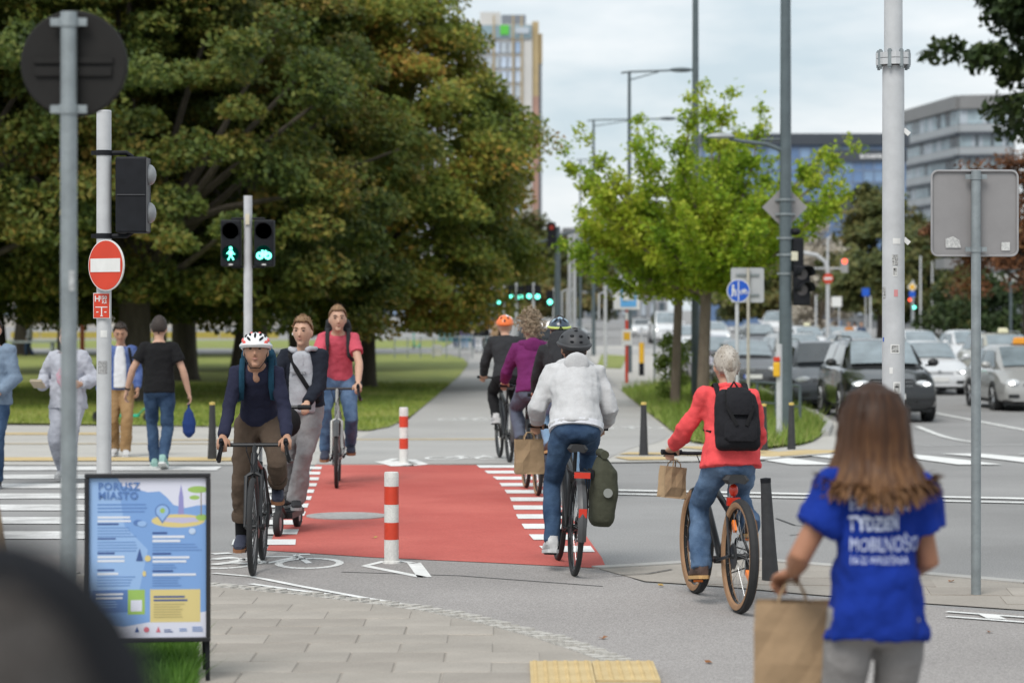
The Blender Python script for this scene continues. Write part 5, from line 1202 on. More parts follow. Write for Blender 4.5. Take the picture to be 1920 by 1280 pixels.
def person(label, loc, yaw, H=1.75, hip=None, lean=0, lean2=None, side=0, hands=None, elbow=None, feet=None, toes=None, head=(0,0,0), skin=skinA, top=None, low=None, shoes=None, hair=None, vox=.011, roll=0., girth=1., handd=None, curl=(.5,.5), knee=None, group=None, twist=0., face=True, sock=None, headfwd=0.):
    s = H/1.75; t = thing('person', label, 'person', loc, 0, group); t.rotation_euler = (0, roll, yaw)
    R = Person(); R.t = t; R.s = s
    hip = V(hip) if hip else V((0,0,.915*s)); lean2 = lean if lean2 is None else lean2
    TL = .5*s; pts = []; p = hip.copy(); N = 10; sx = math.radians(side)
    def ax(f):
        a = math.radians(lean+(lean2-lean)*f); up = V((math.sin(sx),math.sin(a)*math.cos(sx),math.cos(a)*math.cos(sx))); rt = V((math.cos(sx)*math.cos(twist*f),math.sin(twist*f),-math.sin(sx)));rt.normalize(); return up, rt, up.cross(rt)
    spine = {}
    for i in range(N+1): spine[i/N] = p.copy(); p = p+ax(i/N)[0]*TL/N
    def sp(f):
        if f <= 0: return hip+ax(0)[0]*TL*f
        if f >= 1: return spine[1.0]+ax(1)[0]*TL*(f-1)
        i = int(f*N); g = f*N-i; return spine[i/N].lerp(spine[min(1,(i+1)/N)], g)
    def tring(f, a, b, off=0.): up, rt, fw = ax(max(0, min(1, f))); fw = -fw if fw.y < -.2 and False else fw; return ering(sp(f)+fw*off*s, rt, fw, a*s*girth, b*s*girth)
    R.sp, R.ax = sp, ax
    up1, rt1, fw1 = ax(1)
    sh = {q: sp(.93)+rt1*(.15*s*q*min(1, girth)) for q in (-1,1)}; hj = {q: hip+ax(0)[1]*(.088*s*q)+V((0,0,-.02*s)) for q in (-1,1)}
    hd = hands or (V((-.26*s,.06,.82*s)), V((.26*s,.06,.82*s))); wr = {-1: V(hd[0]), 1: V(hd[1])}
    eb = elbow or (V((-.5,-1,-.2)), V((.5,-1,-.2))); el = {q: ik(sh[q], wr[q], .29*s, .26*s, V(eb[0 if q < 0 else 1])) for q in (-1,1)}
    ft = feet or (V((-.09*s,0,.085)), V((.09*s,0,.085))); an = {-1: V(ft[0]), 1: V(ft[1])}
    kp = knee or (V((-.1,1,0)), V((.1,1,0))); kn = {q: ik(hj[q], an[q], .43*s, .42*s, V(kp[0 if q < 0 else 1])) for q in (-1,1)}
    R.wr, R.el, R.sh, R.an, R.kn = wr, el, sh, an, kn
    td = toes or (V((-.12,1,0)), V((.12,1,0)))
    # head frame
    hp, hy, hr_ = (math.radians(a) for a in head); HM = Matrix.Rotation(hy, 3, 'Z') @ Matrix.Rotation(hp, 3, 'X') @ Matrix.Rotation(hr_, 3, 'Y')
    nb = sp(1.02); hc = nb+V((0,0,1))*.157*s+fw1*(.028+headfwd)*s+(up1-V((0,0,1)))*.1*s; R.hc, R.HM = hc, HM
    hs_ = 1.07*s
    def hl(x, y, z): return hc+HM @ V((x*hs_,y*hs_,z*hs_))
    R.hl = hl
    # ---- body, one continuous skin
    m = MB()
    m.loft([tring(*q) for q in ((-.17,.07,.06),(0,.115,.075),(.2,.115,.075),(.45,.1,.068),(.7,.115,.078),(.9,.12,.075),(1.0,.085,.065),(1.06,.056,.056))])
    lg = .78 if low else 1.; ar_ = .8 if top and top.get('sleeve','long') == 'long' else 1.
    m.tube([sp(.95), nb, hl(0,-.012,-.06), hl(0,-.01,0)], [.07*s,.056*s,.054*s,.05*s], 14)
    m.ell(hc, (.076*hs_,.098*hs_,.118*hs_), 22, 14, HM, headfn)
    m.tube([hl(0,.082,.02), hl(0,.097,-.008), hl(0,.106,-.024), hl(0,.09,-.034)], [.006*s,.0075*s,.0115*s,.007*s], 8)
    m.ell(hl(0,.062,-.09), (.028*s,.026*s,.022*s), 10, 7, HM)
    for q in (-1,1):
        m.ell(hl(q*.077,-.008,-.005), (.011*s,.02*s,.032*s), 8, 6, HM); m.tube([hl(q*.012,.085,.033), hl(q*.045,.075,.032)], .0085*s, 6)
        m.tube([sh[q]-rt1*q*.03*s, sh[q], sh[q].lerp(el[q],.35), el[q], el[q].lerp(wr[q],.25), wr[q]], [.034*s,.04*s,.044*ar_*s,.04*ar_*s,.043*ar_*s,.028*s], 12)
        m.tube([hj[q]+V((0,0,.03)), hj[q].lerp(kn[q],.3), kn[q].lerp(hj[q],.12), kn[q], kn[q].lerp(an[q],.28), kn[q].lerp(an[q],.75), an[q]-V((0,0,.02))], [.06*s,.06*s,.06*lg*s,.055*lg*s,.058*lg*s,.04*s,.037*s], 12)
        fd = (wr[q]-el[q]).normalized()
        if handd and handd[0 if q < 0 else 1]: dd, nn, th = (V(x) for x in handd[0 if q < 0 else 1])
        else: dd, nn, th = fd, V((-q,.0,0))+V((0,-.2,0)), V((0,1,0))+V((-q*.2,0,0))
        hand(m, wr[q], dd, nn, th, curl[0 if q < 0 else 1], s)
    R.body = fuse(m.build('body', skin, t), vox, 2)
    if face:
        for q in (-1,1):
            e = MB(); e.ell(hl(q*.031,.082,.014), (.0125*s,.008*s,.0065*s), 8, 6, HM); e.build('eye', eyew, R.body)
            e = MB(); e.tube([hl(q*.014,.096,.036), hl(q*.03,.094,.041), hl(q*.05,.08,.036)], [.0045*s,.0055*s,.003*s], 6); e.build('eyebrow', (hair or {}).get('brow', hairdk), R.body)
        e = MB(); e.ell(hl(0,.089,-.054), (.023*s,.009*s,.0075*s), 10, 6, HM); e.build('lips', lipm, R.body)
    # ---- hair
    if hair:
        st, hm = hair['style'], hair['mat']; m = MB(); vs = []; idx = {}; fs = []; n_, m_ = 30, 18; rg = random.Random(hash(label) % 99 if False else len(label)); k = hair.get('k', 1.0)
        for i in range(m_+1):
            th = PI*i/m_
            for j in range(n_):
                a = 2*PI*j/n_; q = headfn(V((math.sin(th)*math.cos(a), math.sin(th)*math.sin(a), math.cos(th))))
                fr = q.y; line = .62 if fr > .5 else (.62-(.5-fr)*1.15 if fr > -.05 else -.02-(-.05-fr)*.75)
                if q.z < line: continue
                idx[(i,j % n_)] = len(vs); g = 1.07+.05*max(0, q.z)*k+rg.uniform(-.012,.022)*k; vs.append(hl(q.x*.077*g, q.y*.1*g, q.z*.118*g+.004))
        for i in range(m_):
            for j in range(n_):
                ks = [(i,j),(i+1,j),(i+1,(j+1) % n_),(i,(j+1) % n_)]
                if all(x in idx for x in ks): fs.append([idx[x] for x in ks])
        m.add(vs, fs)
        if st != 'none': ho = m.build('hair', hm, t, fix=False); sm = ho.modifiers.new('t','SOLIDIFY'); sm.thickness = .012; sm.offset = -.2; R.hair = ho
        if st == 'short':
            m = MB()
            for i in range(150):
                q = rg.choice(vs); d = (q-hc).normalized(); tg = V((rg.gauss(0,1),rg.gauss(0,1),rg.gauss(0,.4)))*.3; m.tube([q-d*.006, q+(d+tg).normalized()*.012*s*k], [.006*s,.002*s], 4)
            tf = m.build('hair_tufts', hm, R.hair); tf['kind'] = 'stuff'
        if st == 'curly':
            m = MB()
            for i in range(560):
                q = rg.choice(vs); d = (q-hc).normalized(); c_ = q+d*rg.uniform(.0,.075)*s+V((rg.gauss(0,.008),rg.gauss(0,.008),rg.gauss(0,.012)-.008)); u, w_ = frame(V((rg.gauss(0,1),rg.gauss(0,1),rg.gauss(0,1)))); r_ = rg.uniform(.008,.015)*s
                m.tube([c_+u*r_*math.cos(z*1.1)+w_*r_*math.sin(z*1.1)+d*z*.002 for z in range(6)], .0042*s, 4)
            tf = m.build('curls', hm, R.hair); tf['kind'] = 'stuff'
    # ---- clothing
    if low:
        e = low.get('ease',.014); end = low.get('end',1.); fl = low.get('flare',.0); m = MB()
        m.loft([tring(f,a+e*.7,b+e*.7) for f, a, b in ((-.2,.07,.075),(-.12,.13,.105),(0,.146,.11),(.12,.142,.102),(.2,.136,.095))])
        for q in (-1,1):
            kk = kn[q]; aa = kk.lerp(an[q], end)+(V((0,0,-.015)) if end > .97 else V())
            m.tube([hj[q]+V((0,0,.05)), hj[q].lerp(kk,.3), kk.lerp(hj[q],.15), kk, kk.lerp(aa,.3), kk.lerp(aa,.75), aa], [(.076+e*.8)*s,(.077+e*.8)*s,(.06+e*.9)*s,(.054+e*.9)*s,(.055+e*.9)*s,(.046+e+fl*.6)*s,(.042+e+fl)*s], 14)
            m.ell(hj[q]+ax(0)[2]*-.034*s+V((0,0,.01)), (.074*s,.07*s,.09*s), 12, 8)
        R.low = fuse(m.build('trousers', low['mat'], t), max(vox, .012), 3, low.get('fold',.02))
        if low.get('cuff'):
            for q in (-1,1):
                aa = kn[q].lerp(an[q], end); d = (an[q]-kn[q]).normalized(); m = MB(); m.tube([aa-d*.05, aa-d*.025, aa+d*.012], [(.05+e+fl)*s,(.058+e+fl)*s,(.055+e+fl)*s], 14); m.build('cuff', low['mat'], R.low)
    if top:
        e = top.get('ease',.014); hem = top.get('hem',-.04); fh = top.get('flare',.0); m = MB()
        rr = [(hem,.148+e+fh,.108+e+fh*.7),(.1,.142+e+fh*.6,.104+e+fh*.4),(.4,.128+e+fh*.3,.094+e+fh*.3),(.68,.14+e*.9,.102+e*.9),(.88,.142+e*.8,.098+e*.8),(.97,.115+e*.7,.084+e*.7),(1.02,.078+e*.6,.07+e*.5)]
        m.loft([tring(*q) for q in rr])
        for q in (-1,1):
            S0 = sh[q]-rt1*q*.045*s; E0 = el[q]; W0 = wr[q]
            if top.get('sleeve','long') == 'long':
                cu = top.get('cuff',.0); m.tube([S0, sh[q], sh[q].lerp(E0,.4), E0, E0.lerp(W0,.35), E0.lerp(W0,.9), E0.lerp(W0,.97)], [(.044+e*.8)*s,(.052+e*.8)*s,(.047+e*.75)*s,(.042+e*.75)*s,(.041+e*.7)*s,(.032+e*.7*(1-cu))*s,(.031+e*.4)*s], 12)
            else:
                sl_ = top.get('sl',.55); m.tube([S0, sh[q], sh[q].lerp(E0,sl_*.6), sh[q].lerp(E0,sl_)], [(.046+e*.8)*s,(.053+e*.8)*s,(.055+e)*s,(.058+e)*s], 12)
        R.top = fuse(m.build(top.get('name','shirt'), top['mat'], t), max(vox, .012), 3, top.get('fold',.02))
        if top.get('hood'):
            m = MB(); c_ = sp(1.0)-fw1*.07*s
            arc = []
            for i in range(13):
                a = -2.2+4.4*i/12; arc.append(sp(1.03)+rt1*(math.sin(a)*.112*s)-fw1*(math.cos(a)*.098*s-.012)+up1*(-.01-.03*math.cos(a))*s)
            m.tube(arc, [.018*s]+[.03*s+.02*s*math.sin(PI*i/12) for i in range(1,12)]+[.018*s], 10)
            m.ell(sp(.9)-fw1*.115*s, (.095*s,.035*s,.085*s), 14, 8); fuse(m.build('hood', top.get('hoodmat', top['mat']), R.top), .012, 3, .012)
        if top.get('band'):
            m = MB(); m.loft([tring(hem-.03,.148+e,.108+e), tring(hem+.05,.15+e+fh*.5,.11+e)]); m.build('waistband', top['band'], R.top)
    if shoes:
        for q in (-1,1):
            d = V(td[0 if q < 0 else 1]).normalized(); rt_ = d.cross(V((0,0,1))).normalized(); up_ = rt_.cross(d); a_ = an[q]-up_*(.085*s); m = MB()
            prof = [(-.07,.028,.03,.035),(-.055,.036,.05,.05),(0,.04,.058,.058),(.06,.042,.045,.042),(.12,.047,.034,.03),(.17,.042,.027,.022),(.195,.022,.02,.014)]
            m.loft([ering(a_+d*l*s+up_*(h+.012)*s, rt_, up_, w_*s, b_*s, 12, 2.6) for l, w_, h, b_ in prof]); m.tube([a_+up_*.05*s, an[q]+up_*.03*s], [.046*s,.044*s], 10)
            so = m.build('shoe', shoes['mat'], t); m = MB(); m.loft([ering(a_+d*l*s+up_*z*s, rt_, d, .001, .001, 8) for l, z in ((0,0),)] , False) if False else None
            sp_ = [(-.078,.02),(-.06,.038),(0,.043),(.06,.044),(.12,.05),(.175,.044),(.203,.02)]
            poly = [(l, w_) for l, w_ in sp_]+[(l, -w_) for l, w_ in reversed(sp_)]
            m.prism([(x*s, y*s) for x, y in poly], .024*s, a_-up_*.002*s, d, rt_*-1 if d.cross(rt_*-1).dot(up_) > 0 else rt_); m.build('sole', shoes.get('sole', shoes['mat']), so)
            if sock: m = MB(); m.tube([an[q]-V((0,0,.01)), an[q].lerp(kn[q], .28)], [.046*s,.048*s], 12); m.build('sock', sock, so)
    return R
def vent(m, R, az, el, ln, wd, rot=0., r=(.101,.128,.098), c=(0,-.006,.034)):
    a, e = math.radians(az), math.radians(el); n = V((math.sin(a)*math.cos(e), math.cos(a)*math.cos(e), math.sin(e))); p = V((n.x*r[0]+c[0], n.y*r[1]+c[1], n.z*r[2]+c[2]))
    n = V((n.x/r[0], n.y/r[1], n.z/r[2])).normalized(); tu = V((0,0,1))-n*n.z; tu = V((0,-1,0)) if tu.length < .05 else tu.normalized(); ts = n.cross(tu); cr, sr = math.cos(rot), math.sin(rot); tu, ts = tu*cr+ts*sr, ts*cr-tu*sr
    M3 = R.HM @ Matrix((ts, tu, n)).transposed(); m.ell(R.hl(*p), (wd*R.s, ln*R.s, .007*R.s), 10, 6, M3)
def helmet(R, shell, band=None, vents=(), ventmat=None, extra=(), strap=True, r=(.101,.128,.098), c=(0,-.006,.034)):
    m = MB(); vs = []; n_, k_ = 28, 9
    for i in range(k_+1):
        th = PI*.54*i/k_
        for j in range(n_):
            a = 2*PI*j/n_; x, y, z = math.sin(th)*math.cos(a), math.sin(th)*math.sin(a), math.cos(th); z -= .16*max(0,-y)*(i/k_)**2; vs.append(R.hl(x*r[0]+c[0], y*r[1]+c[1], z*r[2]+c[2]))
    m.add(vs, [(i*n_+j,(i+1)*n_+j,(i+1)*n_+(j+1) % n_,i*n_+(j+1) % n_) for i in range(k_) for j in range(n_)])
    h = m.build('helmet', shell, R.t, fix=False); sm = h.modifiers.new('t','SOLIDIFY'); sm.thickness = .02; sm.offset = -1
    if band:
        m = MB(); m.tube([V(vs[(k_-1)*n_+j]) for j in range(n_)], .012*R.s, 8, closed=True); m.build('rim_band', band, h)
    for v_ in vents: m = MB(); vent(m, R, *v_, r=r, c=c); m.build('vent', ventmat or blackp, h)
    for mt, vl in extra:
        for v_ in vl: m = MB(); vent(m, R, *v_, r=r, c=c); m.build('shell_patch', mt, h)
    if strap:
        m = MB(); m.tube([R.hl(-.08,.0,.02), R.hl(-.068,.03,-.06), R.hl(-.03,.055,-.112), R.hl(.03,.055,-.112), R.hl(.068,.03,-.06), R.hl(.08,0,.02)], .0032*R.s, 6); m.build('chin_strap', blackp, h)
    return h
def backpack(label, R, mat, w_=.27, h_=.42, d_=.14, z0=.25, straps=True, extra=None, pocket=True, cat='backpack', strapmat=None):
    t = thing('backpack', label, cat, R.t.location, 0); t.rotation_euler = R.t.rotation_euler; s = R.s
    up, rt, fw = R.ax(.7); b = R.sp(z0)-fw*(.12*s+d_*.45); m = MB()
    m.loft([ering(b+up*(f*h_)-fw*o_, rt, fw, w_*.5*k, d_*.5*k2, 16, 3.2) for f, k, k2, o_ in ((0,.85,.6,0),(.06,.97,.95,.0),(.35,1,1.08,.01),(.7,.96,1,0),(.9,.86,.8,-.01),(1,.6,.4,-.02))]); bo = fuse(m.build('bag_body', mat, t), .012, 2, .014)
    if pocket:
        m = MB(); m.loft([ering(b+up*(f*h_)-fw*(d_*.5), rt, fw, w_*.36*k, .03*k, 12, 3) for f, k in ((.1,.8),(.16,1),(.38,1),(.45,.8))]); m.build('pocket', mat, t)
    m = MB(); m.tube([b+up*h_*.97+rt*-.04+fw*.03, b+up*(h_+.05)+fw*.03, b+up*h_*.97+rt*.04+fw*.03], .008, 6); m.build('handle', strapmat or mat, t)
    if straps:
        for q in (-1,1):
            m = MB(); o_ = rt*(q*.1*s); m.tube([R.sp(.88)-fw*.12*s+o_, R.sp(1.0)-fw*.06*s+o_*1.02+up*.035*s, R.sp(1.0)+fw*.05*s+o_*1.05+up*.02*s, R.sp(.85)+fw*.122*s+o_*1.05, R.sp(.62)+fw*.125*s+o_*1.15, R.sp(.46)+fw*.05*s+o_*1.55, R.sp(.4)-fw*.08*s+o_*1.5], .02*s, 8, flat=.4, upv=None); m.build('strap', strapmat or mat, t)
    return t, b, up, rt, fw
kraft = M('kraft paper', (.34,.235,.14), .85, var=.1, scale=7, bump=.3, bscale=18, spec=.2); kraft2 = M('kraft paper inside', (.2,.14,.085), .9)
def paper_bag(label, pos, yaw, w_=.2, h_=.26, d_=.1, handle=.1, tilt=0., crease=.012):
    """pos is where the handle hangs"""
    t = thing('paper_bag', label, 'paper bag', pos, 0); t.rotation_euler = (0, tilt, yaw); m = MB(); z1 = -handle; z0 = z1-h_
    def rg_(z, k, kd): return [V((x*w_/2*k, y*d_/2*kd, z)) for x, y in ((-1,-1),(-.5,-1),(0,-1),(.5,-1),(1,-1),(1,-.3),(1,.3),(1,1),(.5,1),(0,1),(-.5,1),(-1,1),(-1,.3),(-1,-.3))]
    rr = [rg_(z0,.98,1), rg_(z0+.05*h_,1,1.02), rg_(z0+.35*h_,.99,1.0), rg_(z0+.7*h_,1,.9), rg_(z1,1.0,.72)]
    rn = random.Random(len(label))
    for r_ in rr[1:]:
        for i, q in enumerate(r_): q += V((rn.uniform(-1,1)*crease*.5, rn.uniform(-1,1)*crease, 0))
    n_ = 14; m.add([q for r_ in rr for q in r_], [(i*n_+j,i*n_+(j+1) % n_,(i+1)*n_+(j+1) % n_,(i+1)*n_+j) for i in range(4) for j in range(n_)]+[tuple(reversed(range(n_)))])
    m.build('bag_body', kraft, t, smooth=False)
    for y in (-1,1):
        m = MB(); m.tube([(-w_*.2,y*d_*.36,z1-.03),(-w_*.17,y*d_*.3,z1+.02),(-w_*.08,y*d_*.1,-.01),(w_*.08,y*d_*.1,-.01),(w_*.17,y*d_*.3,z1+.02),(w_*.2,y*d_*.36,z1-.03)], .0045, 6); m.build('handle', kraft, t)
    return t

# ================================================================ bicycles
rubber = M('bicycle tyre', (.02,.02,.021), .8, var=.2, scale=30); tanw = M('tan sidewall', (.3,.17,.09), .75, var=.1, scale=20); alu = M('brushed alloy', (.4,.41,.42), .35, .8, var=.1); steelk = M('black alloy', (.02,.021,.023), .4, .3, var=.1, scale=12); reflo = M('orange reflector', (.85,.2,.01), .3, var=0, coat=.5); reflr = M('red reflector', (.6,.03,.01), .3, var=0, coat=.5)
def bicycle(label, loc, yaw, roll=0., kind='flat', frame_m=None, tw=.022, tan=False, crank=-90, barz=1.0, bary=.86, sadz=.92, barw=.3, fender=False, rack=False, steer=0., R_=.345, wb=1.04, refl=False, light=True, sadw=.075):
    t = thing('bicycle', label, 'bicycle', loc, 0, 'bicycles at the crossing'); t.rotation_euler = (0, roll, yaw); fm_ = frame_m or steelk
    ra, fa = V((0,0,R_)), V((0,wb,R_)); bb = V((0,.435,.285)); sc_ = V((0,.24,sadz-.2)); ht = V((0,wb-.17,R_+.5)); hb = V((0,wb-.125,R_+.37)); stt = V((0,bary-.02,barz))
    m = MB(); m.tube([bb, sc_], .017, 10); m.tube([sc_+V((0,.02,-.04)), ht+V((0,0,-.04))], .02, 10); m.tube([bb, hb], .023, 10); m.tube([ht, hb], .024, 12)
    for q in (-1,1): m.tube([bb+V((q*.035,-.03,0)), ra+V((q*.065,.0,0))], .011, 8); m.tube([sc_+V((q*.02,0,-.04)), ra+V((q*.065,0,0))], .009, 8)
    m.tube([bb+V((-.045,0,0)), bb+V((.045,0,0))], .024, 12); m.build('frame', fm_, t)
    m = MB(); m.tube([ht, stt], .016, 8)
    for q in (-1,1): m.tube([hb+V((0,0,0)), hb+V((q*.052,.012,-.03)), fa+V((q*.055,.0,0))], [.018,.017,.011], 8)
    m.build('fork', fm_, t)
    for i, c_ in enumerate((ra, fa)):
        m = MB(); rr = R_-tw*1.55; m.lathe([(rr,-.012),(rr+.006,-.013),(rr+.006,.013),(rr,.012),(rr-.014,.006),(rr-.014,-.006)], axis='x', n=40, close=True); w_ = m.build('wheel', steelk if not tan else steelk, t, c_)
        m = MB(); rm = R_-tw; m.tube([V((0,rm*math.cos(2*PI*k/44),rm*math.sin(2*PI*k/44))) for k in range(44)], tw, 8, closed=True, upv=(1,0,0)); m.build('tyre', rubber, w_)
        if tan:
            for q in (-1,1): m = MB(); m.lathe([(R_-tw*2.05,q*tw*.4),(R_-tw*1.75,q*tw*.84),(R_-tw*1.0,q*tw*1.05),(R_-tw*.75,q*tw*1.02),(R_-tw*1.2,q*tw*.6)], axis='x', n=40, close=True); m.build('sidewall', tanw, w_)
        m = MB()
        for k in range(24):
            a = 2*PI*k/24; q = 1 if k % 2 else -1; a2 = a+(.5 if (k//2) % 2 else -.5); m.tube([(q*.03,.022*math.cos(a2),.022*math.sin(a2)),(0,(rr-.01)*math.cos(a),(rr-.01)*math.sin(a))], .0014, 3, caps=False)
        m.build('spokes', alu, w_)
        m = MB(); m.lathe([(.012,-.055),(.024,-.035),(.015,-.02),(.015,.02),(.024,.035),(.012,.055)], axis='x', n=14); m.lathe([(.075,-.043),(.08,-.042),(.08,-.038),(.05,-.038)], axis='x', n=20); m.build('hub', steelk, w_)
        if refl:
            for a in (.9, 3.6): m = MB(); m.box((.0,(R_*.62)*math.cos(a),(R_*.62)*math.sin(a)), (.02,.03,.075), Matrix.Rotation(a-PI/2,3,'X')); m.build('reflector', reflo, w_, smooth=False)
        if fender:
            m = MB(); a0, a1 = (.35, 2.75) if i == 0 else (.6, 2.6)
            if i == 0: a0, a1 = .9, 3.35
            arc = [V((0,(R_+.02)*math.cos(a0+(a1-a0)*k/18),(R_+.02)*math.sin(a0+(a1-a0)*k/18))) for k in range(19)]; m.tube(arc, .03, 8, flat=.3, upv=(1,0,0)) if False else m.loft([[p_+V((x,0,0))+p_.normalized()*(-abs(x)*.25+o) for x, o in ((-.03,0),(-.015,.004),(0,.006),(.015,.004),(.03,0),(.03,-.003),(0,.002),(-.03,-.003))] for p_ in arc]); m.build('mudguard', M('mudguard plastic', (.06,.06,.062), .35), t, c_)
    # drive side
    m = MB(); m.lathe([(.088,.0),(.094,.002),(.088,.005),(.07,.004),(.07,.0)], (.05,bb.y,bb.z), 'x', 28, close=True)
    for k in range(5): a = 2*PI*k/5; m.tube([bb+V((.052,0,0)), bb+V((.052,.08*math.cos(a),.08*math.sin(a)))], .007, 5)
    m.build('chainring', steelk, t); m = MB(); m.tube([bb+V((.052,0,.091)), ra+V((.052,0,.035))], .005, 5); m.tube([bb+V((.052,0,-.091)), ra+V((.052,.02,-.07)), ra+V((.052,0,-.035))], .005, 5); m.build('chain', steelk, t)
    m = MB(); m.box(ra+V((.055,.03,-.07)), (.02,.03,.1)); m.build('derailleur', steelk, t, smooth=False)
    ped = {}
    for q in (-1,1):
        a = math.radians(crank)+(0 if q > 0 else PI); e = bb+V((q*.075,.17*math.cos(a),.17*math.sin(a))); m = MB(); m.tube([bb+V((q*.06,0,0)), e], [.014,.011], 8); cr_ = m.build('crank', steelk, t)
        pc = e+V((q*.055,0,0)); m = MB(); m.box(pc, (.085,.085,.02)); m.build('pedal', steelk, cr_, smooth=False); ped[q] = pc
        if refl: m = MB(); m.box(pc+V((0,-.045,0)), (.06,.006,.014)); m.build('pedal_reflector', reflo, cr_, smooth=False)
    m = MB(); st = V((0,.215,sadz)); m.tube([sc_, V((0,.225,sadz-.04))], .0135, 8); m.build('seat_post', alu if not fender else steelk, t)
    m = MB(); m.loft([[st+V((x*w_,y,z-.028*abs(x)**2)) for x, z in ((-1,-.005),(-.7,.01),(0,.0),(.7,.01),(1,-.005),(.7,-.045),(0,-.05),(-.7,-.045))] for y, w_ in ((-.125,sadw*.7),(-.1,sadw),(-.03,sadw*.85),(.05,.03),(.14,.018),(.155,.01))]); m.build('saddle', M('saddle black', (.025,.025,.026), .55, var=.1), t)
    S_ = Matrix.Rotation(steer, 3, 'Z')
    def hs(x, y, z): return stt+S_ @ V((x,y,z))
    m = MB()
    m.tube([stt+V((0,-.06,-.03)), stt], .018, 8)
    g = {}
    if kind == 'flat':
        m.tube([hs(-barw,-.06,.01), hs(-barw*.45,-.01,.0), hs(-.03,0,0), hs(.03,0,0), hs(barw*.45,-.01,.0), hs(barw,-.06,.01)], .0125, 8); hbo = m.build('handlebar', steelk, t)
        for q in (-1,1):
            mm = MB(); mm.tube([hs(q*(barw-.13),-.04,.007), hs(q*(barw+.005),-.062,.01)], .018, 10); mm.build('grip', blackp, hbo); mm = MB(); mm.tube([hs(q*(barw-.14),-.02,.0), hs(q*(barw-.12),.03,-.015), hs(q*(barw-.03),.025,-.02)], .006, 6); mm.build('brake_lever', steelk, hbo)
            g[q] = hs(q*(barw-.06),-.05,.01)
    else:
        m.tube([hs(-barw+.03,.0,0), hs(barw-.03,.0,0)], .014, 8)
        for q in (-1,1): m.tube([hs(q*(barw-.035),0,0), hs(q*barw,.03,0), hs(q*barw,.085,-.012), hs(q*(barw+.01),.1,-.06), hs(q*(barw+.02),.06,-.11), hs(q*(barw+.03),-.03,-.115)], .0145, 8)
        hbo = m.build('handlebar', steelk, t)
        for q in (-1,1):
            mm = MB(); mm.tube([hs(q*barw,.05,.005), hs(q*barw,.1,.02), hs(q*barw,.13,.045)], [.018,.02,.015], 8); mm.tube([hs(q*barw,.125,.02), hs(q*(barw+.012),.135,-.04), hs(q*(barw+.03),.11,-.1)], .008, 6); mm.build('brake_hood', blackp, hbo); g[q] = hs(q*barw,.07,.02)
    m = MB(); m.tube([hs(-.06,.0,0), hs(-.05,.1,-.02), hs(0,.09,-.14), hb+V((0,.03,-.02))], .0035, 5); m.tube([hs(.06,.0,0), hs(.05,.09,-.04), hs(.01,.08,-.16), hb+V((.02,.02,-.05))], .0035, 5); m.build('cables', blackp, hbo)
    if rack:
        m = MB(); z = R_+.39
        for q in (-1,1): m.tube([V((q*.06,.18,z)), V((q*.06,-.2,z))], .006, 6); m.tube([V((q*.065,-.1,z)), ra+V((q*.07,0,0))], .006, 6); m.tube([V((q*.06,.02,z)), ra+V((q*.07,0,0))], .006, 6)
        m.tube([V((-.06,-.2,z)), V((.06,-.2,z))], .006, 6); rk = m.build('rack', steelk, t); m = MB(); m.box((0,-.22,z-.02), (.11,.02,.04)); m.build('tail_light', reflr, rk, smooth=False); m = MB(); m.box((0,-.345,R_+.12), (.055,.012,.06)); m.build('mudguard_reflector', reflr, rk, smooth=False)
    elif refl:
        m = MB(); m.box((0,.17,sadz-.17), (.08,.03,.05)); m.build('tail_reflector', reflr, t, smooth=False); m = MB(); m.ell((0,.17,sadz-.1), (.03,.025,.04), 10, 6); m.build('tail_light', reflr, t)
    return t, g, ped, st
def grip_hand(q, down=.35): return ((0,.85,-down), (0,-.3,-1), (-q,.1,0))
# ================================================================ the cast
navy_k = cloth('navy knit', (.022,.024,.048)); brown_c = cloth('brown twill', (.095,.068,.05)); jeans = cloth('blue denim', (.045,.085,.16), (.13,.2,.31)); jeansd = cloth('dark denim', (.02,.042,.09), (.06,.105,.18)); jeansl = cloth('light denim', (.15,.25,.38), (.24,.35,.48)); hoodw = cloth('pale grey marl', (.5,.5,.505), bump=.15); hoodg = cloth('grey marl', (.4,.41,.44), bump=.2); bomber = cloth('midnight nylon', (.014,.017,.026)); pinkc = cloth('rose cotton', (.52,.085,.12)); plum = cloth('plum fleece', (.15,.022,.11)); blackc = cloth('black cotton', (.012,.012,.013)); darkj = cloth('charcoal jacket', (.03,.031,.034)); coral = cloth('coral nylon', (.75,.085,.09), bump=.3); royal = cloth('royal blue cotton', (.007,.029,.24)); greyd = cloth('grey trousers', (.24,.23,.225)); greyw = cloth('washed grey denim', (.2,.19,.195), (.3,.29,.29)); khaki = cloth('khaki cotton', (.3,.19,.095)); whitec = cloth('white cotton', (.65,.66,.7)); greyl = cloth('light grey sweat', (.42,.43,.48), bump=.2); denimj = cloth('faded denim jacket', (.13,.18,.25), (.2,.26,.34)); bluep = cloth('blue patterned shirt', (.03,.06,.2), (.16,.22,.42), fine=.3)
def shoe(n, c, sc=(.05,.05,.05)): return dict(mat=M('shoe '+n, c, .7, var=.15, scale=30), sole=M('sole '+n, sc, .7))
sh_navy = shoe('navy', (.03,.035,.06), (.25,.11,.05)); sh_wht = shoe('white', (.5,.5,.5), (.55,.55,.55)); sh_blk = shoe('black', (.02,.02,.022), (.3,.3,.3)); sh_tan = shoe('tan', (.3,.18,.1), (.4,.35,.3)); sh_grn = shoe('mint', (.25,.42,.38), (.6,.62,.6)); sh_brn = shoe('brown', (.08,.045,.035), (.5,.3,.12))
def feet_on(ped, tilt=0.): return (ped[-1]+V((0,-.115,.10)), ped[1]+V((0,-.115,.10)))
FD = (V((-.05,1,-.12)), V((.05,1,-.12)))
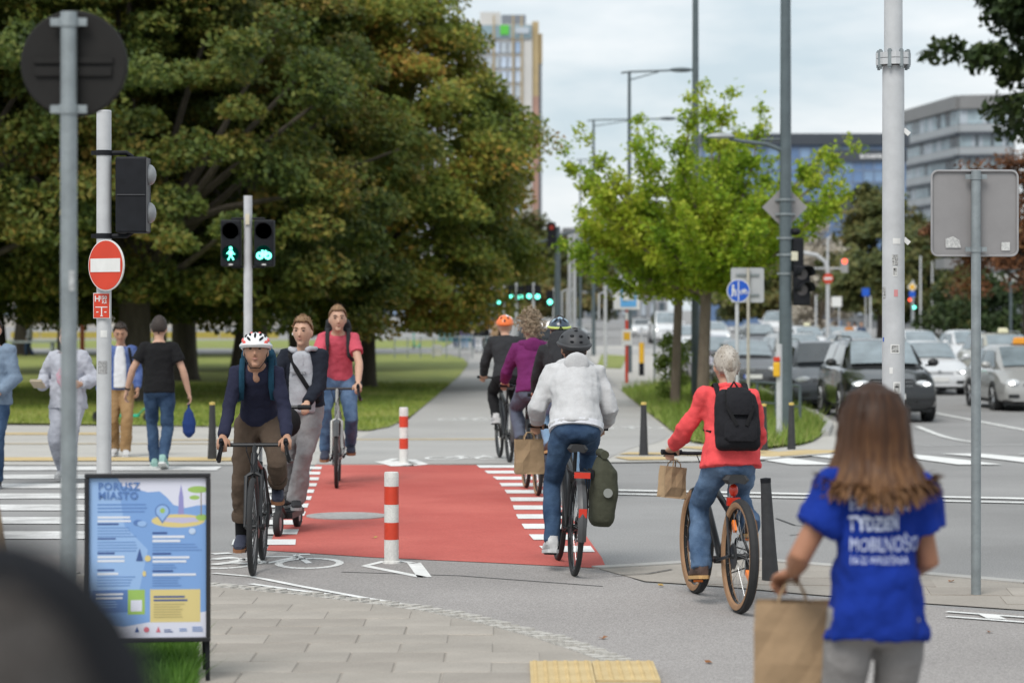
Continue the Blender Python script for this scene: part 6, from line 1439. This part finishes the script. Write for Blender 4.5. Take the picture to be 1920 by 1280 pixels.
# --- boy with the striped helmet, riding towards the camera
L0, Y0 = V((-1.84,17.85,0)), PI+.036
b_, g, ped, st = bicycle('black gravel bicycle with drop bars ridden by the boy in the navy sweater', L0, Y0, kind='drop', tw=.02, crank=-88, barz=.9, bary=.87, sadz=.94, barw=.225, R_=.342)
R = person('boy in navy sweater, rolled brown trousers and white red helmet on drop bar bicycle', L0, Y0, 1.74, hip=(0,.35,1.03), lean=28, lean2=44, hands=(g[-1]+V((0,-.085,.03)), g[1]+V((0,-.085,.03))), elbow=(V((-.25,-.5,-1)), V((.25,-.5,-1))), girth=.93, feet=feet_on(ped), toes=FD, head=(6,0,0), skin=skinB, top=dict(mat=navy_k, ease=.013, name='sweater', fold=.022, hem=.05), low=dict(mat=brown_c, ease=.016, end=.66, cuff=True, fold=.03), shoes=sh_navy, sock=blackc, hair=dict(style='none', mat=hairdk), vox=.009, handd=(grip_hand(-1), grip_hand(1)), curl=(.8,.8))
m = MB(); up_, rt_, fw_ = R.ax(1); m.ell(R.sp(.965)+fw_*.062, (.036,.03,.05), 14, 9); m.build('neckline', skinB, R.top)
wht_h = M('helmet white', (.75,.75,.76), .3, var=0, coat=.5); red_h = M('helmet red', (.65,.06,.04), .3, var=0, coat=.5); blu_h = M('helmet turquoise', (.1,.42,.55), .3, var=0, coat=.5); gry_h = M('helmet graphite', (.045,.046,.05), .55, var=.1); org_h = M('helmet orange', (.8,.17,.03), .35, var=0, coat=.4); bla_h = M('helmet blue black', (.03,.05,.08), .3, var=0, coat=.5); lime_h = M('helmet lime', (.55,.65,.15), .4, var=0)
helmet(R, wht_h, wht_h, vents=[(0,46,.036,.009),(28,28,.03,.009,.9),(-28,28,.03,.009,-.9),(34,52,.028,.009,.8),(-34,52,.028,.009,-.8),(24,72,.018,.009,.3),(-24,72,.018,.009,-.3),(62,45,.03,.01,1.0),(-62,45,.03,.01,-1.0)], extra=[(red_h, [(46,10,.028,.016,.9),(-46,10,.028,.016,-.9),(70,26,.032,.014,1.1),(-70,26,.032,.014,-1.1),(42,66,.016,.012),(-42,66,.016,.012)]), (blu_h, [(84,3,.02,.025),(-84,3,.02,.025)])])
backpack('teal backpack with yellow cover worn by the boy in the navy sweater', R, cloth('teal nylon', (.012,.055,.095)), .27, .36, .15, .36, strapmat=cloth('teal strap', (.012,.05,.085)))
# --- man on the kick scooter
L1, Y1 = V((-1.82,20.55,0)), PI-.09
t = thing('kick_scooter', 'black kick scooter ridden by the man in bomber jacket', 'scooter', L1, Y1)
m = MB(); m.box((0,.42,.155), (.16,.56,.05)); m.tube([(0,.68,.16),(0,.86,.24)], .035, 8); dk_ = m.build('deck', steelk, t); m = MB(); m.box((0,.42,.183), (.14,.52,.008)); m.build('grip_tape', blackp, dk_, smooth=False)
m = MB(); m.tube([(0,.9,.16),(0,.87,.3),(0,.8,1.05)], [.03,.028,.02], 10); m.build('stem', steelk, t); m = MB(); m.tube([(-.24,.78,1.05),(.24,.78,1.05)], .016, 8); hb_ = m.build('handlebar', steelk, t)
for q in (-1,1): m = MB(); m.tube([(q*.14,.78,1.05),(q*.25,.78,1.05)], .02, 8); m.build('grip', blackp, hb_)
m = MB(); m.box((0,.79,1.09), (.06,.05,.07)); m.build('display', blackp, hb_, smooth=False)
m = MB(); m.ell((-.08,.86,.93), (.1,.07,.12), 12, 8); m.build('handlebar_bag', blackc, t)
for y in (.9, .02):
    m = MB(); m.lathe([(.06,-.02),(.09,-.028),(.105,-.02),(.11,0),(.105,.02),(.09,.028),(.06,.02)], (0,y,.11), 'x', 26, close=True); w_ = m.build('wheel', rubber, t); m = MB(); m.lathe([(0,-.022),(.062,-.02),(.062,.02),(0,.022)], (0,y,.11), 'x', 18); m.build('hub', alu, w_)
m = MB(); m.tube([(0,.16,.16),(0,.1,.24),(0,-.02,.25),(0,-.1,.19)], .03, 8, flat=.4); m.build('mudguard', steelk, t); m = MB(); m.box((0,-.11,.2), (.05,.02,.03)); m.build('tail_light', reflr, t, smooth=False)
R = person('man in black bomber jacket over grey hoodie standing on a kick scooter', L1, Y1, 1.66, hip=(-.12,.36,1.03), lean=4, lean2=8, hands=(V((-.2,.70,1.08)), V((.2,.70,1.08))), elbow=(V((-.6,-.8,-.6)), V((.6,-.8,-.6))), feet=(V((-.06,.42,.272)), V((.05,.22,.272))), toes=(V((-.2,1,0)), V((.1,1,0))), head=(2,-6,0), skin=skinA, top=dict(mat=bomber, ease=.03, name='bomber_jacket', fold=.03, hem=.02), low=dict(mat=greyw, ease=.028, flare=.02, fold=.028), shoes=sh_blk, hair=dict(style='short', mat=hairgn, k=1.5, brow=hairgn), vox=.009, handd=(grip_hand(-1), grip_hand(1)), curl=(.8,.8), girth=1.05)
up_, rt_, fw_ = R.ax(.5); m = MB()
m.loft([ering(R.sp(f)+fw_*(.095+o), rt_, fw_, a, .055, 14, 2.6) for f, a, o in ((-.06,.112,.0),(.1,.116,.0),(.5,.108,-.0),(.8,.095,.004),(.95,.08,-.002),(1.02,.055,-.02))]); hg = fuse(m.build('hoodie', hoodg, R.t), .012, 3, .014)
m = MB(); arc = [R.sp(1.05)+rt_*(math.sin(a)*.108)-fw_*(math.cos(a)*.095-.02)+V((0,0,-.005-.02*math.cos(a)-(.02 if abs(a) > 2.4 else 0))) for a in [-2.8+5.6*i/14 for i in range(15)]]; m.tube(arc, .024, 10); fuse(m.build('hood', hoodg, hg), .012, 3, .008)
for q in (-1,1): m = MB(); m.tube([R.sp(.98)+fw_*.142+rt_*q*.02, R.sp(.8)+fw_*.152+rt_*q*.022], .0035, 5); m.build('drawstring', hoodg, hg)
m = MB(); m.tube([R.sp(1.04)+rt_*.11+fw_*-.02, R.sp(.95)+rt_*.09+fw_*.12, R.sp(.7)+rt_*.03+fw_*.165, R.sp(.4)-rt_*.06+fw_*.165, R.sp(.12)-rt_*.14+fw_*.1], .019, 6, flat=.35); m.build('shoulder_strap', blackc, R.t)
m = MB(); m.box(R.sp(.66)+fw_*.158+rt_*.02, (.13,.004,.02), Matrix.Rotation(0,3,'Z')); m.build('chest_print', M('print dark', (.08,.08,.09), .8, col2=(.4,.41,.44), scale=110), hg, smooth=False)
m = MB(); m.ell(R.hl(.082,0,-.012), (.008,.01,.012), 8, 6); m.build('earbud', signwhite, R.body)
# --- man in the rose tee
L2, Y2 = V((-1.86,25.95,0)), PI+.05
b_, g, ped, st = bicycle('silver bicycle with drop bars ridden by the man in the rose tee', L2, Y2, kind='drop', frame_m=M('silver grey frame', (.38,.38,.36), .35, .3, var=.06), tw=.02, crank=-8, barz=1.02, sadz=1.0, barw=.22, fender=True)
R = person('man in rose red tee and jeans with dark backpack straps on a silver bicycle', L2, Y2, 1.84, hip=(0,.24,1.09), lean=18, lean2=24, hands=(g[-1]+V((0,-.09,.03)), g[1]+V((0,-.09,.03))), elbow=(V((-.7,-.5,-.4)), V((.7,-.5,-.4))), feet=feet_on(ped), toes=FD, head=(0,6,0), skin=skinA, top=dict(mat=pinkc, ease=.014, sleeve='short', sl=.6, hem=.06), low=dict(mat=jeans, ease=.016), shoes=sh_navy, sock=blackc, hair=dict(style='short', mat=hairgn, brow=hairdk), vox=.01, handd=(grip_hand(-1), grip_hand(1)), curl=(.8,.8))
for q in (-1,1): m = MB(); d_ = (R.wr[q]-R.el[q]).normalized(); m.tube([R.wr[q]-d_*.03, R.wr[q]+d_*.06+V((0,.0,.0))], [.036,.05], 10, flat=.62); m.build('cycling_glove', darkj, R.t)
backpack('dark backpack worn by the man in the rose tee', R, darkj, .3, .44, .15, .38)
# --- woman in the plum top
L3, Y3 = V((.253,23.9,0)), .105
b_, g, ped, st = bicycle('dark city bicycle under the woman in plum', L3, Y3, barz=1.06, bary=.82, sadz=.93, barw=.3, crank=-95, fender=False, tan=True, tw=.02)
R = person('woman with curly blond hair and plum hooded top riding away', L3, Y3, 1.72, hip=(-.02,.22,1.02), lean=12, lean2=20, hands=(g[-1]+V((-.02,-.07,.04)), g[1]+V((0,-.07,.04))), elbow=(V((-.6,-.5,-1)), V((.6,-.5,-1))), feet=feet_on(ped), toes=FD, head=(-2,0,0), skin=skinA, top=dict(mat=plum, ease=.026, hood=True, hem=-.02, fold=.026, flare=.01, name='hooded_top'), low=dict(mat=cloth('slate jeans', (.085,.095,.13), (.12,.14,.19)), ease=.02), shoes=sh_blk, hair=dict(style='curly', mat=hairbl, k=2.), vox=.011, handd=(grip_hand(-1), grip_hand(1)), curl=(.8,.8), face=False)
# --- rider with the orange helmet
L4, Y4 = V((-.03,29.0,gz(29))), .12
b_, g, ped, st = bicycle('black bicycle of the rider with the orange helmet', L4, Y4, barz=1.0, sadz=.93, crank=-80, fender=True)
R = person('rider in charcoal jacket with orange helmet ahead of the woman in plum', L4, Y4, 1.76, hip=(0,.22,1.02), lean=18, lean2=26, hands=(g[-1]+V((0,-.08,.03)), g[1]+V((0,-.08,.03))), elbow=(V((-.7,-.5,-.8)), V((.7,-.5,-.8))), feet=feet_on(ped), toes=FD, head=(0,-8,0), top=dict(mat=darkj, ease=.03, name='jacket', fold=.026), low=dict(mat=blackc, ease=.014), shoes=sh_wht, hair=dict(style='none', mat=hairdk), vox=.013, face=False, handd=(grip_hand(-1), grip_hand(1)), curl=(.8,.8))
helmet(R, org_h, None, vents=[(150,40,.02,.01),(-150,40,.02,.01),(-110,35,.022,.01),(180,20,.02,.012)], extra=[(wht_h, [(140,64,.03,.02),(100,40,.03,.015)])])
# --- rider with the blue helmet
L5, Y5 = V((.52,22.9,0)), .08
b_, g, ped, st = bicycle('dark bicycle hidden behind the man in the pale hoodie', L5, Y5, barz=1.0, sadz=.93, crank=-100)
R = person('rider with blue and lime helmet and dark jacket just ahead of the pale hoodie', L5, Y5, 1.72, hip=(-.03,.22,1.02), lean=14, lean2=22, hands=(g[-1]+V((0,-.08,.03)), g[1]+V((0,-.08,.03))), elbow=(V((-.7,-.5,-.8)), V((.7,-.5,-.8))), feet=feet_on(ped), toes=FD, head=(0,0,0), top=dict(mat=darkj, ease=.028, name='jacket', hood=True, hoodmat=cloth('grey hood', (.07,.07,.075))), low=dict(mat=jeansl, ease=.018), shoes=sh_brn, hair=dict(style='short', mat=hairdk), vox=.013, face=False, handd=(grip_hand(-1), grip_hand(1)), curl=(.8,.8))
helmet(R, bla_h, lime_h, vents=[(180,35,.03,.01),(150,45,.03,.01,.4),(-150,45,.03,.01,-.4)], extra=[(M('helmet pale blue', (.35,.5,.62), .3, var=0), [(165,62,.03,.01,.2),(-165,62,.03,.01,-.2),(130,40,.03,.008,.5),(-130,40,.03,.008,-.5)])])
backpack('dark backpack of the rider with the blue and lime helmet', R, darkj, .28, .42, .14, .35, strapmat=blackc)
# --- man in the pale hoodie
L6, Y6 = V((.43,16.8,0)), .09
b_, g, ped, st = bicycle('dark trekking bicycle with rack and mudguards under the man in the pale hoodie', L6, Y6, .045, barz=.99, bary=.84, sadz=.91, barw=.29, fender=True, rack=True, crank=82, tw=.02)
R = person('man in pale grey hoodie, blue jeans and dark grey helmet riding away', L6, Y6, 1.78, roll=.045, hip=(0,.25,1.0), lean=26, lean2=38, hands=(g[-1]+V((-.005,-.085,.035)), g[1]+V((.005,-.085,.035))), elbow=(V((-.45,-.3,-1)), V((.45,-.3,-1))), feet=feet_on(ped), toes=FD, head=(4,0,0), skin=skinB, top=dict(mat=hoodw, ease=.032, hood=True, hem=.02, fold=.03, name='hoodie', flare=.01, band=whitec), low=dict(mat=jeansd, ease=.012, fold=.018), shoes=sh_wht, hair=dict(style='short', mat=hairdk), vox=.009, handd=(grip_hand(-1), grip_hand(1)), curl=(.8,.8), face=False, girth=1.05)
helmet(R, gry_h, gry_h, vents=[(160,38,.011,.016),(-160,38,.011,.016),(163,16,.008,.014),(-163,16,.008,.014),(110,30,.012,.014),(-110,30,.012,.014),(180,64,.012,.014)], r=(.108,.132,.108))
t = thing('pannier_bag', 'olive green roll top pannier bag on the rack of the trekking bicycle', 'bag', L6); t.rotation_euler = (0,.045,Y6); ol = cloth('olive tarpaulin', (.05,.052,.035), (.075,.078,.055), fine=.04)
m = MB(); m.loft([ering(V((.165+o,-.05,z)), V((1,0,0)), V((0,1,0)), a, b2, 16, 3) for z, a, b2, o in ((.36,.06,.1,0),(.4,.085,.135,.0),(.58,.095,.15,.01),(.74,.085,.15,.01),(.8,.05,.14,-.005),(.84,.022,.13,-.01))]); fuse(m.build('bag_body', ol, t), .012, 2, .012)
m = MB(); m.tube([(.155,-.19,.86),(.155,.1,.86)], .03, 10); m.build('roll_top', ol, t); m = MB(); m.lathe([(0,-.006),(.032,-.006),(.032,.004),(0,.006)], (.185,-.208,.6), 'y', 18); m.build('emblem', M('pale emblem', (.25,.26,.24), .6), t); m = MB(); m.box((.08,-.05,.72), (.02,.2,.06)); m.build('hook_rail', blackp, t, smooth=False)
paper_bag('paper bag hanging from the left grip of the man in the pale hoodie', V((.125,17.62,.965)), .1, .205, .25, .12, .06)
# --- woman in the coral jacket
L7, Y7 = V((1.383,14.75,0)), .18
b_, g, ped, st = bicycle('black mountain bicycle with tan tyres and orange reflectors under the woman in coral', L7, Y7, .02, barz=.93, bary=.8, sadz=.84, barw=.32, crank=125, tan=True, tw=.029, refl=True, R_=.35, sadw=.085)
R = person('woman with silver ponytail in coral jacket and jeans riding away', L7, Y7, 1.6, roll=.02, hip=(.0,.25,.90), lean=10, lean2=14, hands=(g[-1]+V((-.01,-.08,.035)), g[1]+V((.005,-.08,.035))), elbow=(V((-.6,-.5,-1)), V((.6,-.5,-1))), feet=feet_on(ped), toes=FD, head=(0,0,0), skin=skinA, top=dict(mat=coral, ease=.026, hem=-.06, fold=.036, name='jacket', flare=.035), low=dict(mat=jeans, ease=.02, flare=.012, fold=.03), shoes=sh_brn, hair=dict(style='short', mat=hairgy, k=1.), vox=.009, handd=(grip_hand(-1), grip_hand(1)), curl=(.8,.8), face=False, girth=1.04)
m = MB(); up_, rt_, fw_ = R.ax(1)
for i in range(26): a = random.uniform(-1,1); m.tube([R.hl(a*.05,-.09,.0+.01*abs(a)), R.hl(a*.02,-.108,-.075), R.hl(a*.02,-.115,-.1), R.hl(a*.05,-.13,-.16-.03*random.random())], [.008,.006,.007,.003], 5)
po = m.build('ponytail', hairgy, R.hair); po['kind'] = 'stuff'
m = MB(); arc = [R.sp(1.04)+rt_*(math.sin(a)*.075)-fw_*(math.cos(a)*.07-.01) for a in [-2.6+5.2*i/12 for i in range(13)]]; m.tube(arc, .027, 8); fuse(m.build('collar', coral, R.top), .012, 2, .01)
t, b0, u0, r0, f0 = backpack('black drawstring style backpack worn by the woman in coral', R, cloth('black nylon', (.016,.016,.019), bump=.6), .29, .38, .15, .12, straps=True)
for q in (-1,1): m = MB(); m.tube([b0+r0*q*.07+u0*.36+f0*-.05, b0+r0*q*.08+u0*.24+f0*-.1, b0+r0*q*.03+u0*.13+f0*-.11], .012, 6, flat=.4); m.build('webbing', blackc, t)
m = MB(); m.loft([ering(b0+u0*z-f0*o, r0, f0, a, .03, 12, 2.5) for z, a, o in ((.2,.07,.08),(.26,.085,.095),(.34,.08,.075),(.38,.06,.03))]); m.build('flap', cloth('black nylon', (0,0,0)), t)
paper_bag('small paper bag hanging from the handlebar of the woman in coral', V((1.04,15.44,.9)), .5, .16, .2, .1, .05, .12)
# --- organiser in the royal blue tee
D = 7.9; L8, Y8 = V(((1642-960)*D/F, D, 0)), .12
R = person('woman with long brown hair in royal blue tee with white lettering holding a paper bag', L8, Y8, 1.64, hands=(V((-.22,.22,.985)), V((.1,.25,.98))), elbow=(V((-.5,-1,-.3)), V((.5,-1,-.2))), head=(-8,6,0), skin=skinC, top=dict(mat=royal, ease=.03, sleeve='short', sl=.6, hem=-.14, fold=.045, name='tee_shirt', flare=.03), low=dict(mat=greyd, ease=.012, fold=.014), shoes=sh_wht, hair=dict(style='long', mat=hairdk), vox=.009, handd=(((-.4,.9,-.35),(.1,-.35,-1),(1,.2,0)), None), curl=(.75,.4), face=False, girth=.88)
hm_ = bpy.data.materials.new('hair brown with golden ends'); hm_.use_nodes = True; b_n = hm_.node_tree.nodes['Principled BSDF']; b_n.inputs['Roughness'].default_value = .5; b_n.inputs['Specular IOR Level'].default_value = .2
tcn = hm_.node_tree.nodes.new('ShaderNodeTexCoord'); sx_ = hm_.node_tree.nodes.new('ShaderNodeSeparateXYZ'); mr_ = hm_.node_tree.nodes.new('ShaderNodeMapRange'); rm_ = hm_.node_tree.nodes.new('ShaderNodeValToRGB'); gi_ = hm_.node_tree.nodes.new('ShaderNodeNewGeometry'); ad_ = hm_.node_tree.nodes.new('ShaderNodeMath'); ad_.operation = 'MULTIPLY_ADD'; ad_.inputs[1].default_value = .35
lk = hm_.node_tree.links.new; lk(tcn.outputs['Object'], sx_.inputs[0]); lk(sx_.outputs[2], mr_.inputs[0]); mr_.inputs[1].default_value = 1.58; mr_.inputs[2].default_value = 1.16; mr_.inputs[3].default_value = -.1; mr_.inputs[4].default_value = .85
lk(gi_.outputs['Random Per Island'], ad_.inputs[0]); lk(mr_.outputs[0], ad_.inputs[2]); lk(ad_.outputs[0], rm_.inputs[0]); lk(rm_.outputs[0], b_n.inputs['Base Color'])
rm_.color_ramp.elements[0].color = (.03,.014,.008,1); rm_.color_ramp.elements[1].color = (.2,.1,.042,1); e_ = rm_.color_ramp.elements.new(.5); e_.color = (.075,.034,.016,1)
R.hair.data.materials.clear(); R.hair.data.materials.append(hm_)
m = MB(); rg = random.Random(5)
for i in range(520):
    a = rg.uniform(-1.95,1.95); bk = math.cos(a); ux, uy = math.sin(a), -bk; ln = rg.uniform(.2,.285)-.03*abs(a); k = rg.uniform(1.08,1.3); pts = []
    st0 = rg.uniform(.0,.05)
    for j, (rr, z) in enumerate(((.25,.122),(.75,.1),(1.04,.045),(1.12,-.03),(1.1,-.1),(1.16,-.14),(1.24,-.18),(1.3,-.18-(ln-.18)*.6),(1.33,-ln))):
        w1 = 1 if j < 4 else 1+.12*abs(ux)*(j-3); pts.append(R.hc+V((ux*.08*rr*k*w1+rg.gauss(0,.003), uy*.104*rr*k-(.012*max(0,j-4) if True else 0)+rg.gauss(0,.003), z+.004)))
    m.tube(pts, [.006,.009,.009,.009,.009,.008,.007,.005,.0015], 4, flat=.35)
ho = m.build('hair_strands', hm_, R.hair); ho['kind'] = 'stuff'
white_ink = M('shirt print', (.62,.68,.85), .8, var=.08, scale=40)
for s_, z, sz, bo in (('EUROPEJSKI', 1.215, .056, .0), ('TYDZIEŃ', 1.15, .058, .0015), ('MOBILNOŚCI', 1.085, .056, .0), ('16-22 WRZEŚNIA', 1.04, .036, .0)):
    o = text_mesh(s_, sz, white_ink, 'shirt_lettering', R.top, bold=bo, thick=0., space=1.0); o.location = (-.11, -.3, z); o.rotation_euler = (PI/2,0,0); o.scale = (.66,1.1,1)
    md = o.modifiers.new('wrap', 'SHRINKWRAP'); md.target = R.top; md.wrap_method = 'PROJECT'; md.use_project_x = md.use_project_y = False; md.use_project_z = True; md.use_negative_direction = True; md.use_positive_direction = True; md.offset = .012; md.wrap_mode = 'ABOVE_SURFACE'
paper_bag('large paper bag held by the woman in the royal blue tee', V(((1487-960)*(D+.22)/F, D+.24, .955)), -.12, .25, .31, .14, .075)
# --- dark haired onlooker right in front of the camera
D = 1.75; R = person('onlooker in front with grey brown hair and black headphones', V(((-38-960)*D/F, D, 0)), .2, 1.69, head=(0,0,0), top=dict(mat=cloth('dark grey coat', (.03,.03,.032)), ease=.03, name='coat'), low=dict(mat=blackc), shoes=sh_blk, hair=dict(style='short', mat=M('hair grey brown', (.045,.037,.032), .6, var=.3, scale=50, bump=.4, bscale=120), k=1.2), vox=.014, face=False)
m = MB(); m.tube([R.hl(.098*math.sin(a), -.01, .005+.132*math.cos(a)) for a in [-1.7+3.4*i/16 for i in range(17)]], [.012]+[.036]*15+[.012], 8, flat=.5); hp_ = m.build('headphones', blackp, R.t)
for q in (-1,1): m = MB(); m.ell(R.hl(q*.1,-.005,-.01), (.028,.042,.05), 14, 8); m.build('ear_cup', blackp, hp_)
# --- pedestrians on the left
def walk(s, st=.3, swing=1): return (V((-.08*s,st*swing,.09)), V((.08*s,-st*swing,.13)))
p = P(298, 879)
R = person('man in black tee and jeans walking away with a blue cloth bag', p, .08, 1.81, hip=(0,0,.93), lean=2, hands=(V((-.37,.06,.9)), V((.34,.02,.88))), elbow=(V((-.7,-1,0)), V((.7,-1,0))), feet=(V((-.06,.14,.09)), V((.06,-.2,.14))), toes=(V((-.1,1,0)), V((.1,1,-.35))), head=(-4,0,0), skin=skinA, top=dict(mat=blackc, ease=.02, sleeve='short', sl=.65, hem=-.1, fold=.02), low=dict(mat=jeansd, ease=.014), shoes=sh_grn, hair=dict(style='short', mat=hairdk, k=.8), vox=.011, face=False, girth=1.08)
m = MB(); d_ = (R.el[-1]-R.wr[-1]).normalized(); m.tube([R.wr[-1]+d_*.02, R.wr[-1]+d_*.04], .034, 12); m.build('watch', blackp, R.t)
t = thing('cloth_bag', 'navy blue drawstring cloth bag in the hand of the man in black', 'bag', p, .08); w0 = R.wr[1]+V((.0,.01,-.09)); m = MB(); m.loft([ering(w0+V((0,0,z)), V((1,0,0)), V((0,1,0)), a, a*.6, 14) for z, a in ((-.02,.014),(-.09,.02),(-.15,.055),(-.27,.085),(-.37,.07),(-.43,.02))]); fuse(m.build('bag_body', cloth('navy bag', (.02,.045,.16)), t), .012, 2, .015); m = MB(); m.tube([w0+V((-.012,0,-.06)), w0+V((0,0,.03)), w0+V((.012,0,-.06))], .005, 5); m.build('cord', blackc, t)
p = P(226, 856)
R = person('man in open blue patterned shirt and khaki trousers looking down', p, PI+.1, 1.70, hip=(0,0,.9), hands=(V((-.22,.12,.86)), V((.26,.05,.82))), feet=(V((-.07,.12,.09)), V((.07,-.08,.1))), head=(-16,0,0), skin=skinB, top=dict(mat=bluep, ease=.026, name='patterned_shirt', hem=-.12), low=dict(mat=khaki, ease=.024, fold=.028), shoes=sh_wht, hair=dict(style='short', mat=hairdk, k=1.6), vox=.012)
up_, rt_, fw_ = R.ax(.5); m = MB(); m.loft([ering(R.sp(f)+fw_*.1, rt_, fw_, a, .05, 12, 2.6) for f, a in ((-.06,.085),(.3,.08),(.7,.075),(.95,.055),(1.02,.04))]); fuse(m.build('white_tee', whitec, R.t), .012, 2, .01)
m = MB(); m.tube([R.sp(1.02)-rt_*.1, R.sp(.9)-rt_*.12+fw_*.14, R.sp(.55)-rt_*.15+fw_*.13, R.sp(.4)-rt_*.17], .017, 6, flat=.4); m.build('bag_strap', blackc, R.t)
p = P(128, 903)
R = person('person in oversized light grey hoodie and sweatpants behind the round sign post', p, PI-.15, 1.70, hip=(0,0,.88), hands=(V((-.2,.2,1.05)), V((.24,.16,1.02))), elbow=(V((-.6,-1,-.5)), V((.6,-1,-.5))), feet=(V((-.07,.2,.09)), V((.08,-.12,.12))), head=(-20,8,0), skin=skinA, top=dict(mat=greyl, ease=.05, name='hoodie', hood=True, hem=-.2, fold=.04, flare=.015), low=dict(mat=greyl, ease=.034, fold=.034), shoes=sh_wht, hair=dict(style='short', mat=hairgn), vox=.012, handd=(None, ((0,1,.2),(0,-.2,1),(-1,0,0))), curl=(.5,.6))
m = MB(); m.box(R.wr[1]+V((0,.12,.03)), (.13,.16,.012), Matrix.Rotation(.5,3,'X')); t = thing('folded_leaflet', 'beige folded leaflet held by the person in the grey hoodie', 'leaflet', p, PI-.15); m.build('sheet', M('leaflet paper', (.5,.42,.3), .8, var=.1), t, smooth=False)
m = MB(); m.box(R.wr[1]+V((.0,.12,.045)), (.12,.14,.004), Matrix.Rotation(.56,3,'X')); m.build('inner_sheet', M('leaflet inner', (.6,.54,.44), .8, var=.1), t, smooth=False)
up_, rt_, fw_ = R.ax(.5); m = MB(); m.loft([ering(R.sp(z)+fw_*.165+rt_*o, rt_, fw_, a, .012, 10) for z, a, o in ((.25,.03,-.02),(.4,.07,.0),(.55,.05,.03),(.7,.02,.02))]); m.build('chest_print', M('pink print', (.42,.43,.48), .9, col2=(.6,.25,.32), scale=30), R.top)
p = P(-12, 914)
R = person('person in faded denim jacket and jeans at the left end of the zebra', p, PI-.1, 1.80, hip=(0,0,.94), hands=(V((-.12,.22,.98)), V((.3,.1,.88))), elbow=(V((-.9,-.7,-.3)), V((.6,-1,-.5))), feet=(V((-.07,.1,.09)), V((.08,-.12,.1))), skin=skinA, top=dict(mat=denimj, ease=.045, name='denim_jacket', hem=-.16, fold=.034), low=dict(mat=jeansd, ease=.02), shoes=sh_blk, hair=dict(style='short', mat=hairdk), vox=.012)
up_, rt_, fw_ = R.ax(.5); m = MB(); m.loft([ering(R.sp(f)+fw_*.12, rt_, fw_, a, .05, 12, 2.6) for f, a in ((-.06,.085),(.3,.08),(.7,.075),(.95,.055))]); fuse(m.build('teal_tee', cloth('teal cotton', (.05,.25,.3)), R.t), .012, 2, .01)
# --- green rental scooters
mint = M('mint green scooter', (.02,.42,.26), .4, var=.05); 
def rental(label, p, rot, lying):
    t = thing('rental_scooter', label, 'scooter', p); t.rotation_euler = rot
    m = MB(); m.box((0,.5,.15), (.17,.6,.06)); m.tube([(0,.78,.16),(0,.98,.26)], .045, 8); d = m.build('deck', mint, t); md = d.modifiers.new('b','BEVEL'); md.width = .02
    m = MB(); m.tube([(0,1.05,.2),(0,.98,.4),(0,.9,1.15)], [.04,.038,.03], 10); m.build('stem', mint, t); m = MB(); m.tube([(-.26,.88,1.15),(.26,.88,1.15)], .018, 8); m.build('handlebar', steelk, t)
    for y in (1.06, 0): m = MB(); m.lathe([(.07,-.025),(.1,-.034),(.122,-.02),(.125,0),(.122,.02),(.1,.034),(.07,.025)], (0,y,.125), 'x', 24, close=True); w_ = m.build('wheel', rubber, t); m = MB(); m.lathe([(0,-.026),(.072,-.024),(.072,.024),(0,.026)], (0,y,.125), 'x', 16); m.build('hub', steelk, w_)
    m = MB(); m.tube([(0,.22,.17),(0,.1,.29),(0,-.06,.28),(0,-.14,.2)], .04, 8, flat=.4); m.build('mudguard', mint, t)
p = P(278, 796); rental('mint green rental scooter parked on the lawn edge behind the khaki trousers', V((p.x,p.y+.1,p.z+.03)), (0,0,math.radians(84)), True)
p = P(788, 655); rental('mint green rental scooter standing in the lawn near the stone block', V((p.x,p.y,p.z+.02)), (0,.06,PI*.9), False)
# --- people far away
FT = [blackc, darkj, whitec, plum, bluep, greyl, khaki, pinkc, royal]
def passer(label, px, d, top, low, yaw=0., H=1.72, grp='distant pedestrians at the next crossing', hr=hairdk, slv='long', k=1):
    s = H/1.75; return person(label, gp(px, d), yaw, H, feet=(V((-.08,.14*k,.09)), V((.08,-.14*k,.1))), top=dict(mat=top, ease=.03, fold=.02, sleeve=slv, hem=-.12), low=dict(mat=low, ease=.02), shoes=sh_blk, hair=dict(style='long', mat=hr), vox=.022, face=False, group=grp)
for a in (('distant person in lilac top with blue jeans in the crowd', 872, 134, cloth('lilac', (.25,.2,.36)), jeansl, .2), ('distant person in cream coat at the edge of the crowd', 889, 136, cloth('cream', (.5,.42,.32)), jeans, 2.8), ('distant person in white and lilac left in the crowd', 856, 138, whitec, jeansd, .1), ('distant tall person in black coat in the crowd', 908, 130, blackc, blackc, 3.), ('distant person in white trousers in the crowd', 898, 126, darkj, whitec, .3), ('distant person in beige coat beside the green light', 930, 132, cloth('sand', (.45,.3,.18)), khaki, 2.9), ('distant person in black tee walking near the green light', 944, 128, blackc, khaki, .2), ('distant person in grey beside the orange helmet', 921, 138, greyl, darkj, .0)): passer(*a)
for a in (('distant pedestrian in black beyond the white taxi', 1568, 120, blackc, blackc, .3), ('distant pedestrian in orange and navy at the far crossing', 1592, 118, cloth('orange', (.5,.2,.05)), jeansd, 2.6), ('distant pedestrian in white at the far crossing', 1603, 119, whitec, jeansl, .4), ('distant pedestrian in navy with red bag at the far crossing', 1615, 117, jeansd, blackc, 3.0)): passer(*a, grp='distant pedestrians beyond the taxi queue')
passer('pedestrian in white hoodie beyond the white hatchback', 1768, 108, whitec, darkj, 1.2, grp='distant pedestrians beyond the taxi queue')
passer('lone walker in grey behind the park trunks', 56, 118, greyl, jeansd, 1.4, grp='walkers deep in the park', hr=hairgn)
